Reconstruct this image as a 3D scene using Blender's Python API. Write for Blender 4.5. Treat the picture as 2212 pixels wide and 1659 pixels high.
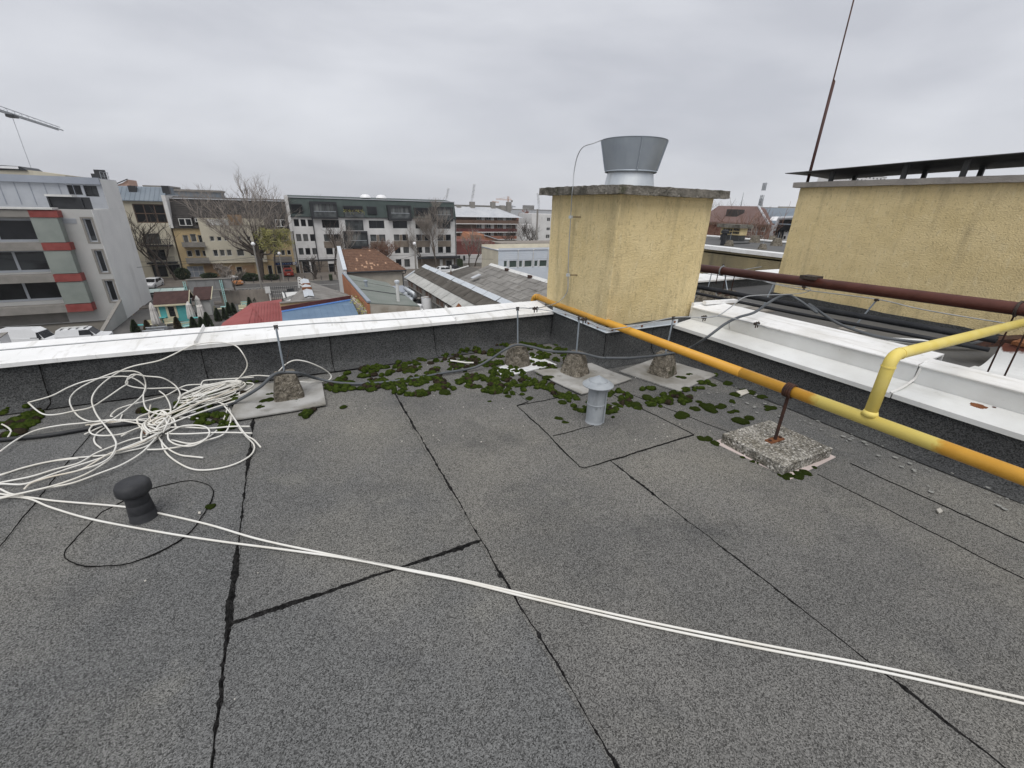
import bpy, math, random
from mathutils import Vector, Matrix, noise
V = Vector
R = math.radians
scene = bpy.context.scene
COL = scene.collection
for o in list(bpy.data.objects): bpy.data.objects.remove(o)

# ------------------------------------------------------------------ camera
CAM_H = 1.35                                   # eye height above the roof membrane (z = 0)
PITCH, ROLL, YAW, FOC = R(22.64), R(1.578), R(-27.443), 917.27   # focal length in units of a 2212 px wide frame
cp, sp, cr, sr, cy, sy = math.cos(PITCH), math.sin(PITCH), math.cos(ROLL), math.sin(ROLL), math.cos(YAW), math.sin(YAW)
RZ = Matrix(((cy, -sy, 0), (sy, cy, 0), (0, 0, 1)))
_rt, _up, _fw = V((1, 0, 0)), V((0, sp, cp)), V((0, cp, -sp))
C_RT, C_UP, C_FW = RZ @ (_rt * cr + _up * sr), RZ @ (-_rt * sr + _up * cr), RZ @ _fw
cam_d = bpy.data.cameras.new('camera')
cam_d.sensor_width = 36; cam_d.lens = 36 * FOC / 2212
cam_d.clip_start = .05; cam_d.clip_end = 6000
cam = bpy.data.objects.new('camera', cam_d); COL.objects.link(cam)
m = Matrix.Identity(4)
for i in range(3):
    m[i][0], m[i][1], m[i][2] = C_RT[i], C_UP[i], -C_FW[i]
m.translation = V((0, 0, CAM_H))
cam.matrix_world = m
scene.camera = cam

# ------------------------------------------------------------------ world: an even grey overcast with soft cloud banks
SUN_EL, SUN_AZ = R(60), R(-122)                # direction towards the hidden sun (azimuth from +X, anticlockwise)
w = bpy.data.worlds.new('World'); scene.world = w; w.use_nodes = True
nt = w.node_tree; nt.nodes.clear()
def N(t, **k):
    n = nt.nodes.new(t)
    for a, b in k.items():
        setattr(n, a, b)
    return n
def LK(a, b): nt.links.new(a, b)
out = N('ShaderNodeOutputWorld')
tc = N('ShaderNodeTexCoord')
mp = N('ShaderNodeMapping'); mp.inputs['Scale'].default_value = (1.1, 1.1, 4.2); mp.inputs['Location'].default_value = (3.3, 1.7, .4)
n1 = N('ShaderNodeTexNoise'); n1.inputs['Scale'].default_value = 1.5; n1.inputs['Detail'].default_value = 5; n1.inputs['Roughness'].default_value = .5
n1.inputs['Distortion'].default_value = .3
ramp = N('ShaderNodeValToRGB')
ramp.color_ramp.elements[0].position = .36; ramp.color_ramp.elements[0].color = (.375, .385, .42, 1)
ramp.color_ramp.elements[1].position = .66; ramp.color_ramp.elements[1].color = (.52, .53, .56, 1)
LK(tc.outputs['Generated'], mp.inputs['Vector']); LK(mp.outputs['Vector'], n1.inputs['Vector']); LK(n1.outputs['Fac'], ramp.inputs['Fac'])
bg_cloud = N('ShaderNodeBackground'); bg_cloud.inputs['Strength'].default_value = 1.0
LK(ramp.outputs['Color'], bg_cloud.inputs['Color'])
sky = N('ShaderNodeTexSky', sky_type='NISHITA', sun_disc=False, sun_elevation=SUN_EL, sun_rotation=R(90) - SUN_AZ)
bg_sky = N('ShaderNodeBackground'); bg_sky.inputs['Strength'].default_value = .08
LK(sky.outputs['Color'], bg_sky.inputs['Color'])
mx = N('ShaderNodeMixShader'); mx.inputs['Fac'].default_value = .95
LK(bg_sky.outputs[0], mx.inputs[1]); LK(bg_cloud.outputs[0], mx.inputs[2]); LK(mx.outputs[0], out.inputs['Surface'])

# ------------------------------------------------------------------ sun behind cloud
sd = bpy.data.lights.new('sun', 'SUN'); sd.energy = 1.5; sd.angle = R(50); sd.color = (1, .975, .94)
sun = bpy.data.objects.new('sun', sd); COL.objects.link(sun)
sdir = V((math.cos(SUN_EL) * math.cos(SUN_AZ), math.cos(SUN_EL) * math.sin(SUN_AZ), math.sin(SUN_EL)))
sun.rotation_euler = sdir.to_track_quat('Z', 'Y').to_euler()
sun.location = (0, 0, 60)
vs = scene.view_settings
vs.view_transform = 'Standard'; vs.look = 'None'; vs.exposure = 0.6; vs.gamma = 1; vs.use_curve_mapping = False

# ------------------------------------------------------------------ photo pixels -> points on a known plane
CP = V((0, 0, CAM_H))
def ray(p): return C_RT * (p[0] - 1106) + C_UP * (829.5 - p[1]) + C_FW * FOC
def on_z(p, z=0.):
    d = ray(p); return CP + d * ((z - CAM_H) / d.z)
def on_y(p, y):
    d = ray(p); return CP + d * (y / d.y)
def on_x(p, x):
    d = ray(p); return CP + d * (x / d.x)
def FR(ox, oy, s): return lambda x, y: ((ox + x * s) / 1.82278, (oy + y * s) / 1.82278)
Z1 = FR(0, 600, 700 / 1452); Z2 = FR(450, 650, 700 / 1936); Z3 = FR(1100, 700, 800 / 2212); Z4 = FR(1700, 650, 550 / 1521)
Z5 = FR(2050, 500, 900 / 1757); Z6 = FR(2700, 700, 600 / 1659); Z7 = FR(3000, 500, 1032 / 1902); Z8 = FR(500, 950, 900 / 2212)
A1 = FR(0, 1250, 1000 / 2074); A2 = FR(900, 1200, 800 / 2212); A3 = FR(1700, 1150, 800 / 2212); A4 = FR(2300, 1100, 1000 / 2074)
A5 = FR(3100, 1100, 932 / 1718); B1 = FR(2700, 1000, 500 / 2212); B2 = FR(3600, 1150, 432 / 2048); B3 = FR(2780, 700, 400 / 2074)
D1 = FR(0, 1220, 440 / 2212); D2 = FR(500, 1080, 500 / 2212); D3 = FR(0, 380, 500 / 2212); D4 = FR(1000, 1040, 400 / 2212); D6 = FR(1550, 900, 450 / 2133)

# ------------------------------------------------------------------ mesh helpers
class MB:
    def __init__(s): s.v = []; s.f = []
    def add(s, vs, fs):
        b = len(s.v); s.v += [tuple(q) for q in vs]; s.f += [tuple(i + b for i in q) for q in fs]; return s
    def box(s, x0, x1, y0, y1, z0, z1):
        return s.add([(x0, y0, z0), (x1, y0, z0), (x1, y1, z0), (x0, y1, z0), (x0, y0, z1), (x1, y0, z1), (x1, y1, z1), (x0, y1, z1)],
                     [(0, 3, 2, 1), (4, 5, 6, 7), (0, 1, 5, 4), (1, 2, 6, 5), (2, 3, 7, 6), (3, 0, 4, 7)])
    def bar(s, a, b, wd, h):
        """rectangular bar from a to b, wd across (horizontal), h tall"""
        a, b = V(a), V(b); t = (b - a).normalized()
        u = t.cross(V((0, 0, 1)))
        u = V((1, 0, 0)) if u.length < 1e-4 else u.normalized()
        n = u.cross(t).normalized()
        vs = [q + u * (sx * wd / 2) + n * (sz * h / 2) for q in (a, b) for sx, sz in ((-1, -1), (1, -1), (1, 1), (-1, 1))]
        return s.add(vs, [(0, 1, 2, 3), (4, 7, 6, 5), (0, 4, 5, 1), (1, 5, 6, 2), (2, 6, 7, 3), (3, 7, 4, 0)])
    def prism(s, poly, ext):
        n = len(poly); e = V(ext)
        vs = [V(q) for q in poly] + [V(q) + e for q in poly]
        return s.add(vs, [tuple(range(n))[::-1], tuple(range(n, 2 * n))] + [(i, (i + 1) % n, n + (i + 1) % n, n + i) for i in range(n)])
    def tube(s, pts, r, n=8, caps=True, closed=False):
        pts = [V(q) for q in pts]; k = len(pts)
        rr = r if isinstance(r, (list, tuple)) else [r] * k
        t = (pts[1] - pts[0]).normalized()
        u = t.cross(V((0, 0, 1)))
        if u.length < 1e-3: u = t.cross(V((1, 0, 0)))
        u.normalize(); vs = []
        for i in range(k):
            a = pts[max(i - 1, 0)]; b = pts[min(i + 1, k - 1)]
            t2 = b - a
            if t2.length > 1e-9: t = t2.normalized()
            u = (u - t * u.dot(t))
            if u.length < 1e-6: u = t.orthogonal()
            u.normalize(); w_ = t.cross(u)
            for j in range(n):
                an = 2 * math.pi * j / n
                vs.append(pts[i] + (u * math.cos(an) + w_ * math.sin(an)) * rr[i])
        fs = [(i * n + j, i * n + (j + 1) % n, (i + 1) * n + (j + 1) % n, (i + 1) * n + j) for i in range(k - 1) for j in range(n)]
        if caps: fs += [tuple(range(n))[::-1], tuple(range((k - 1) * n, k * n))]
        return s.add(vs, fs)
    def lathe(s, prof, c, n=24, caps=True, fold=0, nf=8):
        c = V(c); vs = []
        for r, z in prof:
            for j in range(n):
                an = 2 * math.pi * j / n
                q = r * (1 + fold * math.cos(nf * an))
                vs.append(c + V((q * math.cos(an), q * math.sin(an), z)))
        k = len(prof)
        fs = [(i * n + j, i * n + (j + 1) % n, (i + 1) * n + (j + 1) % n, (i + 1) * n + j) for i in range(k - 1) for j in range(n)]
        if caps: fs += [tuple(range(n))[::-1], tuple(range((k - 1) * n, k * n))]
        return s.add(vs, fs)
    def loft(s, rings):
        n = len(rings[0]); vs = [q for r_ in rings for q in r_]; k = len(rings)
        fs = [(i * n + j, i * n + (j + 1) % n, (i + 1) * n + (j + 1) % n, (i + 1) * n + j) for i in range(k - 1) for j in range(n)]
        return s.add(vs, fs + [tuple(range(n))[::-1], tuple(range((k - 1) * n, k * n))])
    def grid(s, fn, nu, nv):
        vs = [fn(i / nu, j / nv) for j in range(nv + 1) for i in range(nu + 1)]
        return s.add(vs, [(j * (nu + 1) + i, j * (nu + 1) + i + 1, (j + 1) * (nu + 1) + i + 1, (j + 1) * (nu + 1) + i) for j in range(nv) for i in range(nu)])
    def mesh(s, name, mat, smooth=False):
        me = bpy.data.meshes.new(name); me.from_pydata(s.v, [], s.f); me.validate(); me.update()
        if mat: me.materials.append(mat)
        if smooth: me.polygons.foreach_set('use_smooth', [True] * len(me.polygons))
        return me
    def build(s, name, mat, parent=None, smooth=False, label=None, cat=None, group=None, kind=None):
        return link(name, s.mesh(name, mat, smooth), parent, label, cat, group, kind)
def tag(o, label=None, cat=None, group=None, kind=None):
    for k, v_ in (('label', label), ('category', cat), ('group', group), ('kind', kind)):
        if v_: o[k] = v_
    return o
def link(name, data, parent=None, label=None, cat=None, group=None, kind=None):
    o = bpy.data.objects.new(name, data); COL.objects.link(o)
    if parent is not None:
        o.parent = parent
        o.matrix_parent_inverse = Matrix.Translation(-V(parent.location))   # parts are modelled in world coordinates
    return tag(o, label, cat, group, kind)
def thing(name, label, cat, loc=(0, 0, 0), group=None, kind=None):
    o = bpy.data.objects.new(name, None); COL.objects.link(o); o.location = loc; o.empty_display_size = .1
    return tag(o, label, cat, group, kind)
def copy_tree(o, parent=None):
    c = o.copy(); COL.objects.link(c)
    if parent is not None: c.parent = parent
    for ch in list(o.children): copy_tree(ch, c)
    return c
def spline(pts, n=8):
    pts = [V(q) for q in pts]; o = []
    P = [pts[0] * 2 - pts[1]] + pts + [pts[-1] * 2 - pts[-2]]
    for i in range(1, len(P) - 2):
        a, b, c, d = P[i - 1:i + 3]
        for k in range(n):
            t = k / n
            o.append(.5 * ((2 * b) + (c - a) * t + (2 * a - 5 * b + 4 * c - d) * t * t + (3 * b - a - 3 * c + d) * t ** 3))
    return o + [pts[-1]]
def nz(p, s=1., seed=0.): return noise.noise(V(p) * s + V((seed, seed * 1.7, -seed)))

# ------------------------------------------------------------------ procedural materials
def mat(name, c, c2=None, scale=6., rough=.8, lo=.35, hi=.65, metal=0., bump=0., bscale=60., stretch=(1, 1, 1), spec=.35, detail=6.,
        stains=(), grain=None, coord='pos'):
    """c/c2 mixed by noise; stains = [(colour, scale, lo, hi, stretch, amount)]; grain = (amount, scale) per-grain lightness"""
    mt = bpy.data.materials.new(name); mt.use_nodes = True
    t = mt.node_tree; b = t.nodes['Principled BSDF']
    b.inputs['Roughness'].default_value = rough; b.inputs['Metallic'].default_value = metal; b.inputs['Specular IOR Level'].default_value = spec
    if coord == 'pos': src = t.nodes.new('ShaderNodeNewGeometry').outputs['Position']
    else: src = t.nodes.new('ShaderNodeTexCoord').outputs['Object']
    def noise_(sc, st, det=detail, rg=.55):
        mp_ = t.nodes.new('ShaderNodeMapping'); mp_.inputs['Scale'].default_value = st; t.links.new(src, mp_.inputs['Vector'])
        n = t.nodes.new('ShaderNodeTexNoise'); n.inputs['Scale'].default_value = sc; n.inputs['Detail'].default_value = det; n.inputs['Roughness'].default_value = rg
        t.links.new(mp_.outputs['Vector'], n.inputs['Vector']); return n.outputs['Fac']
    def rng(fac, a, z_, t0=0., t1=1.):
        n = t.nodes.new('ShaderNodeMapRange'); n.inputs['From Min'].default_value = a; n.inputs['From Max'].default_value = z_
        n.inputs['To Min'].default_value = t0; n.inputs['To Max'].default_value = t1
        t.links.new(fac, n.inputs['Value']); return n.outputs['Result']
    def mix(f, a, z_, mode='MIX'):
        n = t.nodes.new('ShaderNodeMix'); n.data_type = 'RGBA'; n.blend_type = mode
        if hasattr(f, 'is_linked') or hasattr(f, 'links'): t.links.new(f, n.inputs[0])
        else: n.inputs[0].default_value = f
        for s_, i in ((a, 6), (z_, 7)):
            if isinstance(s_, tuple): n.inputs[i].default_value = (*s_, 1)
            else: t.links.new(s_, n.inputs[i])
        return n.outputs[2]
    colr = c
    if c2: colr = mix(rng(noise_(scale, stretch), lo, hi), c, c2)
    for sc_, s2, l2, h2, st2, am in stains:
        colr = mix(rng(noise_(s2, st2), l2, h2, 0, am), colr, sc_)
    if grain:
        vo = t.nodes.new('ShaderNodeTexVoronoi'); vo.inputs['Scale'].default_value = grain[1]; t.links.new(src, vo.inputs['Vector'])
        sx = t.nodes.new('ShaderNodeSeparateColor'); t.links.new(vo.outputs['Color'], sx.inputs[0])
        g = rng(sx.outputs[0], 0, 1, 1 - grain[0], 1 + grain[0])
        cb = t.nodes.new('ShaderNodeCombineColor')
        for i in range(3): t.links.new(g, cb.inputs[i])
        colr = mix(1.0, colr, cb.outputs[0], 'MULTIPLY')
    if isinstance(colr, tuple): b.inputs['Base Color'].default_value = (*colr, 1)
    else: t.links.new(colr, b.inputs['Base Color'])
    if bump:
        bp = t.nodes.new('ShaderNodeBump'); bp.inputs['Strength'].default_value = bump; bp.inputs['Distance'].default_value = .02 if bscale > 40 else .05
        t.links.new(noise_(bscale, (1, 1, 1), 4), bp.inputs['Height']); t.links.new(bp.outputs['Normal'], b.inputs['Normal'])
    return mt
S1 = (1, 1, 1)
M = {}
M['felt'] = mat('granulated roofing felt', (.112, .113, .111), (.160, .158, .151), 1.3, .95, .3, .7, bump=.5, bscale=260, spec=.15, grain=(.72, 330),
                stains=[((.235, .222, .19), .55, .46, .66, S1, .7), ((.20, .195, .175), 3.1, .58, .66, S1, .35), ((.078, .079, .079), 1.5, .55, .70, S1, .6), ((.07, .07, .068), 7, .64, .72, S1, .35), ((.27, .27, .26), 210, .66, .72, S1, .4), ((.05, .05, .05), 190, .66, .72, S1, .4)])
M['felt_warm'] = mat('warm granulated felt', (.117, .116, .111), (.169, .165, .155), 1.3, .95, .3, .7, bump=.5, bscale=260, spec=.15, grain=(.72, 330),
                stains=[((.235, .222, .19), .55, .46, .66, S1, .7), ((.20, .195, .175), 3.1, .58, .66, S1, .35), ((.078, .079, .079), 1.5, .55, .70, S1, .6), ((.07, .07, .068), 7, .64, .72, S1, .35), ((.27, .27, .26), 210, .66, .72, S1, .4), ((.05, .05, .05), 190, .66, .72, S1, .4)])
M['felt_cool'] = mat('cool granulated felt', (.108, .110, .109), (.155, .155, .151), 1.3, .95, .3, .7, bump=.5, bscale=260, spec=.15, grain=(.72, 330),
                stains=[((.235, .222, .19), .55, .46, .66, S1, .7), ((.20, .195, .175), 3.1, .58, .66, S1, .35), ((.078, .079, .079), 1.5, .55, .70, S1, .6), ((.07, .07, .068), 7, .64, .72, S1, .35), ((.27, .27, .26), 210, .66, .72, S1, .4), ((.05, .05, .05), 190, .66, .72, S1, .4)])
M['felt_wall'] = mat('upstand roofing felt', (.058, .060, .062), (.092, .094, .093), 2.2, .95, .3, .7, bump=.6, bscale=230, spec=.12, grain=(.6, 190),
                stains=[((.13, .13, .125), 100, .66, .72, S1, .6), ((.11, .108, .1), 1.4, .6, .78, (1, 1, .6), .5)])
M['bitumen'] = mat('bitumen seam', (.010, .010, .010), (.034, .033, .032), 45, .95, .4, .7, bump=.8, bscale=170, spec=.08, grain=(.5, 260))
M['mast'] = mat('dark red-brown mast paint', (.045, .018, .015), (.065, .028, .022), 9, .6)
M['moss'] = mat('moss', (.020, .036, .004), (.078, .112, .016), 30, .95, .35, .7, bump=1., bscale=240, spec=.1, stains=[((.05, .038, .02), 9, .6, .7, S1, .75), ((.15, .18, .035), 60, .6, .72, S1, .6)], coord='obj')
M['moss_dead'] = mat('dry moss', (.022, .018, .012), (.06, .045, .03), 40, .95, bump=1., bscale=200, spec=.1, coord='obj')
M['white_metal'] = mat('white painted sheet metal', (.80, .80, .79), (.70, .70, .68), 3., .45, .45, .8, spec=.4, bump=.10, bscale=7,
                stains=[((.50, .475, .42), 1.8, .52, .74, (1, 1, 1), .55), ((.40, .39, .35), 14, .60, .72, S1, .45), ((.46, .44, .39), 7, .56, .68, (3, .35, 1), .4), ((.35, .34, .31), 40, .68, .74, S1, .5), ((.4, .42, .33), 5, .66, .8, (3, .5, 1), .4)])
M['white_metal_b'] = mat('weathered white sheet metal', (.68, .69, .68), (.54, .54, .52), 2.2, .5, .4, .75, spec=.4, bump=.04, bscale=9,
                stains=[((.36, .35, .31), 2.6, .56, .75, (1.5, .6, 1), .5), ((.32, .31, .28), 30, .66, .74, S1, .4)])
M['render'] = mat('yellow roughcast render', (.63, .505, .265), (.72, .59, .335), 2.4, .95, .3, .7, bump=.55, bscale=70, spec=.15,
                stains=[((.43, .35, .20), 9, .52, .72, (1, 1, .12), .7), ((.26, .23, .145), 2.6, .56, .76, (1, 1, .22), .65), ((.72, .61, .37), 22, .56, .68, (1, 1, .35), .5), ((.36, .29, .165), 45, .56, .68, (1, 1, .5), .55), ((.30, .25, .15), 110, .6, .7, S1, .5)])
M['render_dirty'] = mat('dirty yellow render', (.30, .25, .145), (.21, .18, .115), 1.2, .95, .35, .65, bump=.4, bscale=40, spec=.15, stains=[((.12, .11, .085), 3, .55, .7, (1, 1, .2), .6)])
M['conc_cap'] = mat('mossy concrete coping', (.20, .185, .16), (.085, .08, .066), 9, .95, .4, .62, bump=1., bscale=45, spec=.15,
                stains=[((.38, .35, .30), 16, .6, .68, S1, .8), ((.05, .06, .02), 6, .6, .72, S1, .6)])
M['conc_cap2'] = mat('grey concrete coping', (.29, .27, .245), (.22, .205, .19), 3, .9, .4, .65, bump=.4, bscale=60, spec=.2, stains=[((.15, .14, .125), 5, .56, .7, (1, 1, .4), .6)])
M['conc_block'] = mat('rough concrete block', (.23, .205, .165), (.10, .088, .07), 22, .95, .38, .62, bump=1.2, bscale=55, spec=.15,
                stains=[((.36, .33, .29), 48, .6, .68, S1, .8), ((.035, .04, .018), 10, .6, .7, S1, .7)], grain=(.35, 160))
M['conc_slab'] = mat('exposed aggregate slab', (.31, .295, .26), (.17, .158, .132), 9, .95, .38, .6, bump=.6, bscale=95, spec=.2,
                stains=[((.56, .54, .50), 70, .54, .62, S1, .9), ((.045, .04, .03), 75, .56, .64, S1, .8), ((.14, .125, .09), 5, .55, .7, S1, .6)], grain=(.5, 110))
M['zinc'] = mat('dull galvanised steel', (.27, .305, .345), (.34, .375, .41), 5, .5, .3, .7, metal=.35, bump=.05, bscale=12, spec=.4, stains=[((.24, .27, .30), 6, .58, .75, (1, 1, .3), .5)])
M['zinc_light'] = mat('bright galvanised steel', (.50, .54, .58), (.62, .65, .67), 6, .45, metal=.3, bump=.05, bscale=14, stains=[((.30, .31, .31), 7, .6, .72, (1, 1, .15), .6)])
M['vent_grey'] = mat('grey painted vent', (.25, .272, .292), (.33, .352, .37), 9, .6, spec=.3, stains=[((.16, .17, .18), 14, .52, .68, (1, 1, .25), .6), ((.06, .06, .06), 24, .62, .70, (1, 1, .5), .7)])
M['board'] = mat('weathered grey board', (.27, .264, .247), (.38, .375, .36), 5, .85, .35, .65, bump=.15, bscale=30, stains=[((.17, .158, .13), 2.6, .47, .62, S1, .75), ((.11, .10, .08), 8, .6, .72, S1, .6), ((.2, .11, .06), 6, .7, .76, S1, .6)])
M['board_white'] = mat('white board', (.66, .67, .68), (.50, .50, .49), 6, .7, .4, .7, stains=[((.2, .2, .17), 7, .62, .74, S1, .5)])
M['pink_sheet'] = mat('pale pink backing sheet', (.58, .49, .46), (.50, .43, .40), 8, .85)
M['steel'] = mat('grey steel rod', (.26, .30, .34), (.34, .38, .42), 20, .5, metal=.3)
M['wire'] = mat('aluminium conductor', (.33, .345, .355), (.43, .44, .45), 14, .45, metal=.4)
M['wire_dark'] = mat('weathered conductor', (.17, .18, .19), (.24, .25, .26), 14, .55, metal=.2)
M['clamp'] = mat('blackened clamp', (.025, .022, .02), (.07, .05, .04), 60, .7)
M['conduit'] = mat('grey corrugated conduit', (.07, .078, .086), (.10, .108, .116), 8, .55)
M['conduit_black'] = mat('black corrugated conduit', (.02, .021, .023), (.035, .036, .038), 12, .55)
M['cable'] = mat('white cable sheath', (.72, .71, .67), (.62, .59, .52), 5, .5, .4, .75, spec=.4)
M['cable_old'] = mat('yellowed cable sheath', (.62, .56, .46), (.70, .67, .60), 8, .5)
M['rubber'] = mat('black rubber', (.022, .023, .026), (.04, .041, .044), 9, .7, bump=.1, bscale=40, coord='obj')
M['gas'] = mat('ochre gas pipe paint', (.58, .29, .035), (.66, .35, .05), 7, .45, bump=.05, bscale=60, stains=[((.2, .08, .02), 22, .72, .76, S1, .8), ((.4, .22, .05), 9, .62, .75, S1, .3)])
M['gas_pale'] = mat('pale yellow gas pipe paint', (.69, .55, .13), (.74, .61, .19), 9, .5, stains=[((.66, .36, .05), 16, .7, .78, S1, .6)])
def repaint():
    """ochre pipe brushed over with pale yellow between y = .6 and 1.15, ragged brush ends"""
    mt = M['gas'].copy(); mt.name = 'partly repainted gas pipe'; t = mt.node_tree; b = t.nodes['Principled BSDF']; old = b.inputs['Base Color'].links[0].from_socket
    g = t.nodes.new('ShaderNodeNewGeometry'); sx = t.nodes.new('ShaderNodeSeparateXYZ'); t.links.new(g.outputs['Position'], sx.inputs[0])
    n = t.nodes.new('ShaderNodeTexNoise'); n.inputs['Scale'].default_value = 22; n.inputs['Detail'].default_value = 5; t.links.new(g.outputs['Position'], n.inputs['Vector'])
    a = t.nodes.new('ShaderNodeMath'); a.operation = 'MULTIPLY_ADD'; t.links.new(n.outputs['Fac'], a.inputs[0]); a.inputs[1].default_value = .16; t.links.new(sx.outputs[1], a.inputs[2])
    c = t.nodes.new('ShaderNodeMath'); c.operation = 'SUBTRACT'; t.links.new(a.outputs[0], c.inputs[0]); c.inputs[1].default_value = .955
    d = t.nodes.new('ShaderNodeMath'); d.operation = 'ABSOLUTE'; t.links.new(c.outputs[0], d.inputs[0])
    r = t.nodes.new('ShaderNodeMapRange'); r.inputs['From Min'].default_value = .25; r.inputs['From Max'].default_value = .29; r.inputs['To Min'].default_value = 1; r.inputs['To Max'].default_value = 0; t.links.new(d.outputs[0], r.inputs['Value'])
    m_ = t.nodes.new('ShaderNodeMix'); m_.data_type = 'RGBA'; t.links.new(r.outputs[0], m_.inputs[0]); t.links.new(old, m_.inputs[6]); m_.inputs[7].default_value = (.71, .57, .15, 1); t.links.new(m_.outputs[2], b.inputs['Base Color'])
    return mt
M['gas_mix'] = repaint()
M['iron'] = mat('rusted dark iron', (.035, .022, .02), (.08, .035, .022), 30, .75, metal=.2)
M['rust'] = mat('rust', (.13, .045, .018), (.22, .09, .035), 26, .9, bump=.4, bscale=80)
M['pipe_brown'] = mat('red oxide pipe', (.070, .020, .013), (.095, .030, .020), 6, .5, spec=.4, stains=[((.05, .018, .014), 9, .6, .72, S1, .6), ((.18, .08, .06), 30, .68, .74, S1, .4)])
M['insul'] = mat('black pipe insulation', (.018, .020, .024), (.03, .032, .036), 8, .7, bump=.2, bscale=60)
M['felt_far'] = mat('smooth grey felt', (.085, .086, .088), (.12, .118, .112), 1.1, .85, .3, .7, spec=.3, bump=.15, bscale=40, stains=[((.17, .165, .155), 1.6, .58, .75, (1, .5, 1), .5)])
M['tin_dark'] = mat('dark weathered sheet', (.055, .058, .06), (.085, .085, .082), 4, .6, metal=.2, spec=.4, stains=[((.16, .155, .14), 5, .6, .72, (.5, 1, 1), .6)])
M['chip'] = mat('pale chip', (.55, .52, .46), (.42, .40, .36), 30, .9)
M['glass'] = mat('dark window glass', (.008, .009, .011), (.02, .022, .025), .4, .1, spec=.25)
M['glass_b'] = mat('window with half-drawn blind', (.05, .055, .058), (.012, .013, .015), .9, .15, .45, .55, spec=.25, stretch=(.2, .2, 1))
M['glass_c'] = mat('net-curtained window', (.13, .13, .125), (.05, .052, .052), 1.4, .3, spec=.25, stretch=(1, 1, .15))
M['glass_lit'] = mat('pale curtained glass', (.10, .11, .11), (.035, .04, .042), 1.2, .2, spec=.4)
M['frost'] = mat('frosted green glass', (.19, .215, .195), (.245, .27, .245), .5, .35, spec=.4)
M['trim_white'] = mat('white trim', (.62, .62, .60), (.54, .54, .52), 2, .6)
M['trim_dark'] = mat('anthracite trim', (.022, .024, .027), (.032, .034, .038), 2, .5)
M['lichen'] = mat('grey lichen', (.21, .212, .20), (.27, .27, .255), 40, .95)
def skirt_mat():
    """white sheet metal rusting from its folded top edge downwards (ragged rust edge)"""
    mt = M['white_metal_b'].copy(); mt.name = 'rusting white sheet'; t = mt.node_tree; b = t.nodes['Principled BSDF']; old = b.inputs['Base Color'].links[0].from_socket
    g = t.nodes.new('ShaderNodeNewGeometry'); sx = t.nodes.new('ShaderNodeSeparateXYZ'); t.links.new(g.outputs['Position'], sx.inputs[0])
    n = t.nodes.new('ShaderNodeTexNoise'); n.inputs['Scale'].default_value = 9; n.inputs['Detail'].default_value = 6; t.links.new(g.outputs['Position'], n.inputs['Vector'])
    a = t.nodes.new('ShaderNodeMath'); a.operation = 'MULTIPLY_ADD'; t.links.new(n.outputs['Fac'], a.inputs[0]); a.inputs[1].default_value = .16; t.links.new(sx.outputs[2], a.inputs[2])
    r = t.nodes.new('ShaderNodeMapRange'); r.inputs['From Min'].default_value = .405; r.inputs['From Max'].default_value = .425; t.links.new(a.outputs[0], r.inputs['Value'])
    m_ = t.nodes.new('ShaderNodeMix'); m_.data_type = 'RGBA'; t.links.new(r.outputs[0], m_.inputs[0]); t.links.new(old, m_.inputs[6]); m_.inputs[7].default_value = (.12, .035, .018, 1); t.links.new(m_.outputs[2], b.inputs['Base Color'])
    return mt
M['skirt'] = skirt_mat()
# ================================================================== OUR ROOF
rnd = random.Random(7)
roof = MB().box(-4.2, 3.30, -3.2, 3.83, -12, -.012).build('roof', M['felt'], kind='structure')
def roof_z(x, y): return .0022 * nz((x, y, 0), 1.7) + .004 * nz((x, y, 3), .45)
def sheet(x0, x1, y0, y1, z, name='roofing_sheet', mt=None, parent=None, jit=.004, seed=0):
    nu = max(4, int((x1 - x0) / .09)); nv = max(4, int((y1 - y0) / .09))
    def fn(a, b):
        x = x0 + (x1 - x0) * a; y = y0 + (y1 - y0) * b
        if a in (0, 1): x += jit * nz((0, y, seed), 9) * 1.6
        if b in (0, 1): y += jit * nz((x, 0, seed), 9) * 1.6
        return (x, y, z + roof_z(x, y))
    mb = MB().grid(fn, nu, nv)
    top = list(mb.v); loop = [i for i in range(nu + 1)] + [j * (nu + 1) + nu for j in range(1, nv + 1)] + [nv * (nu + 1) + i for i in range(nu - 1, -1, -1)] + [j * (nu + 1) for j in range(nv - 1, 0, -1)]
    b = len(mb.v); mb.v += [(top[i][0], top[i][1], z - .009) for i in loop]; n = len(loop)
    mb.f += [(loop[i], b + i, b + (i + 1) % n, loop[(i + 1) % n]) for i in range(n)]
    return mb.build(name, mt or M['felt'], parent or roof)
XS = [-4.15, -3.1, -2.18, -1.245, -.375, .565, 1.50, 2.47, 3.30]
SEAMZ = []
for i in range(len(XS) - 1):
    z = .002 + .0045 * ((i * 3) % 4) / 3; fm = M[('felt', 'felt_cool', 'felt_cool', 'felt_cool', 'felt', 'felt_warm', 'felt_warm', 'felt')[i]]
    if i == 4:
        sheet(XS[i] - .012, XS[i + 1] + .012, -3.1, 1.345, z + .002, mt=M['felt_cool'], seed=i); sheet(XS[i] - .012, XS[i + 1] + .012, 1.325, 3.78, z, mt=fm, seed=i + .5)
    else: sheet(XS[i] - .012, XS[i + 1] + .012, -3.1, 3.78, z, mt=fm, seed=i)
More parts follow.
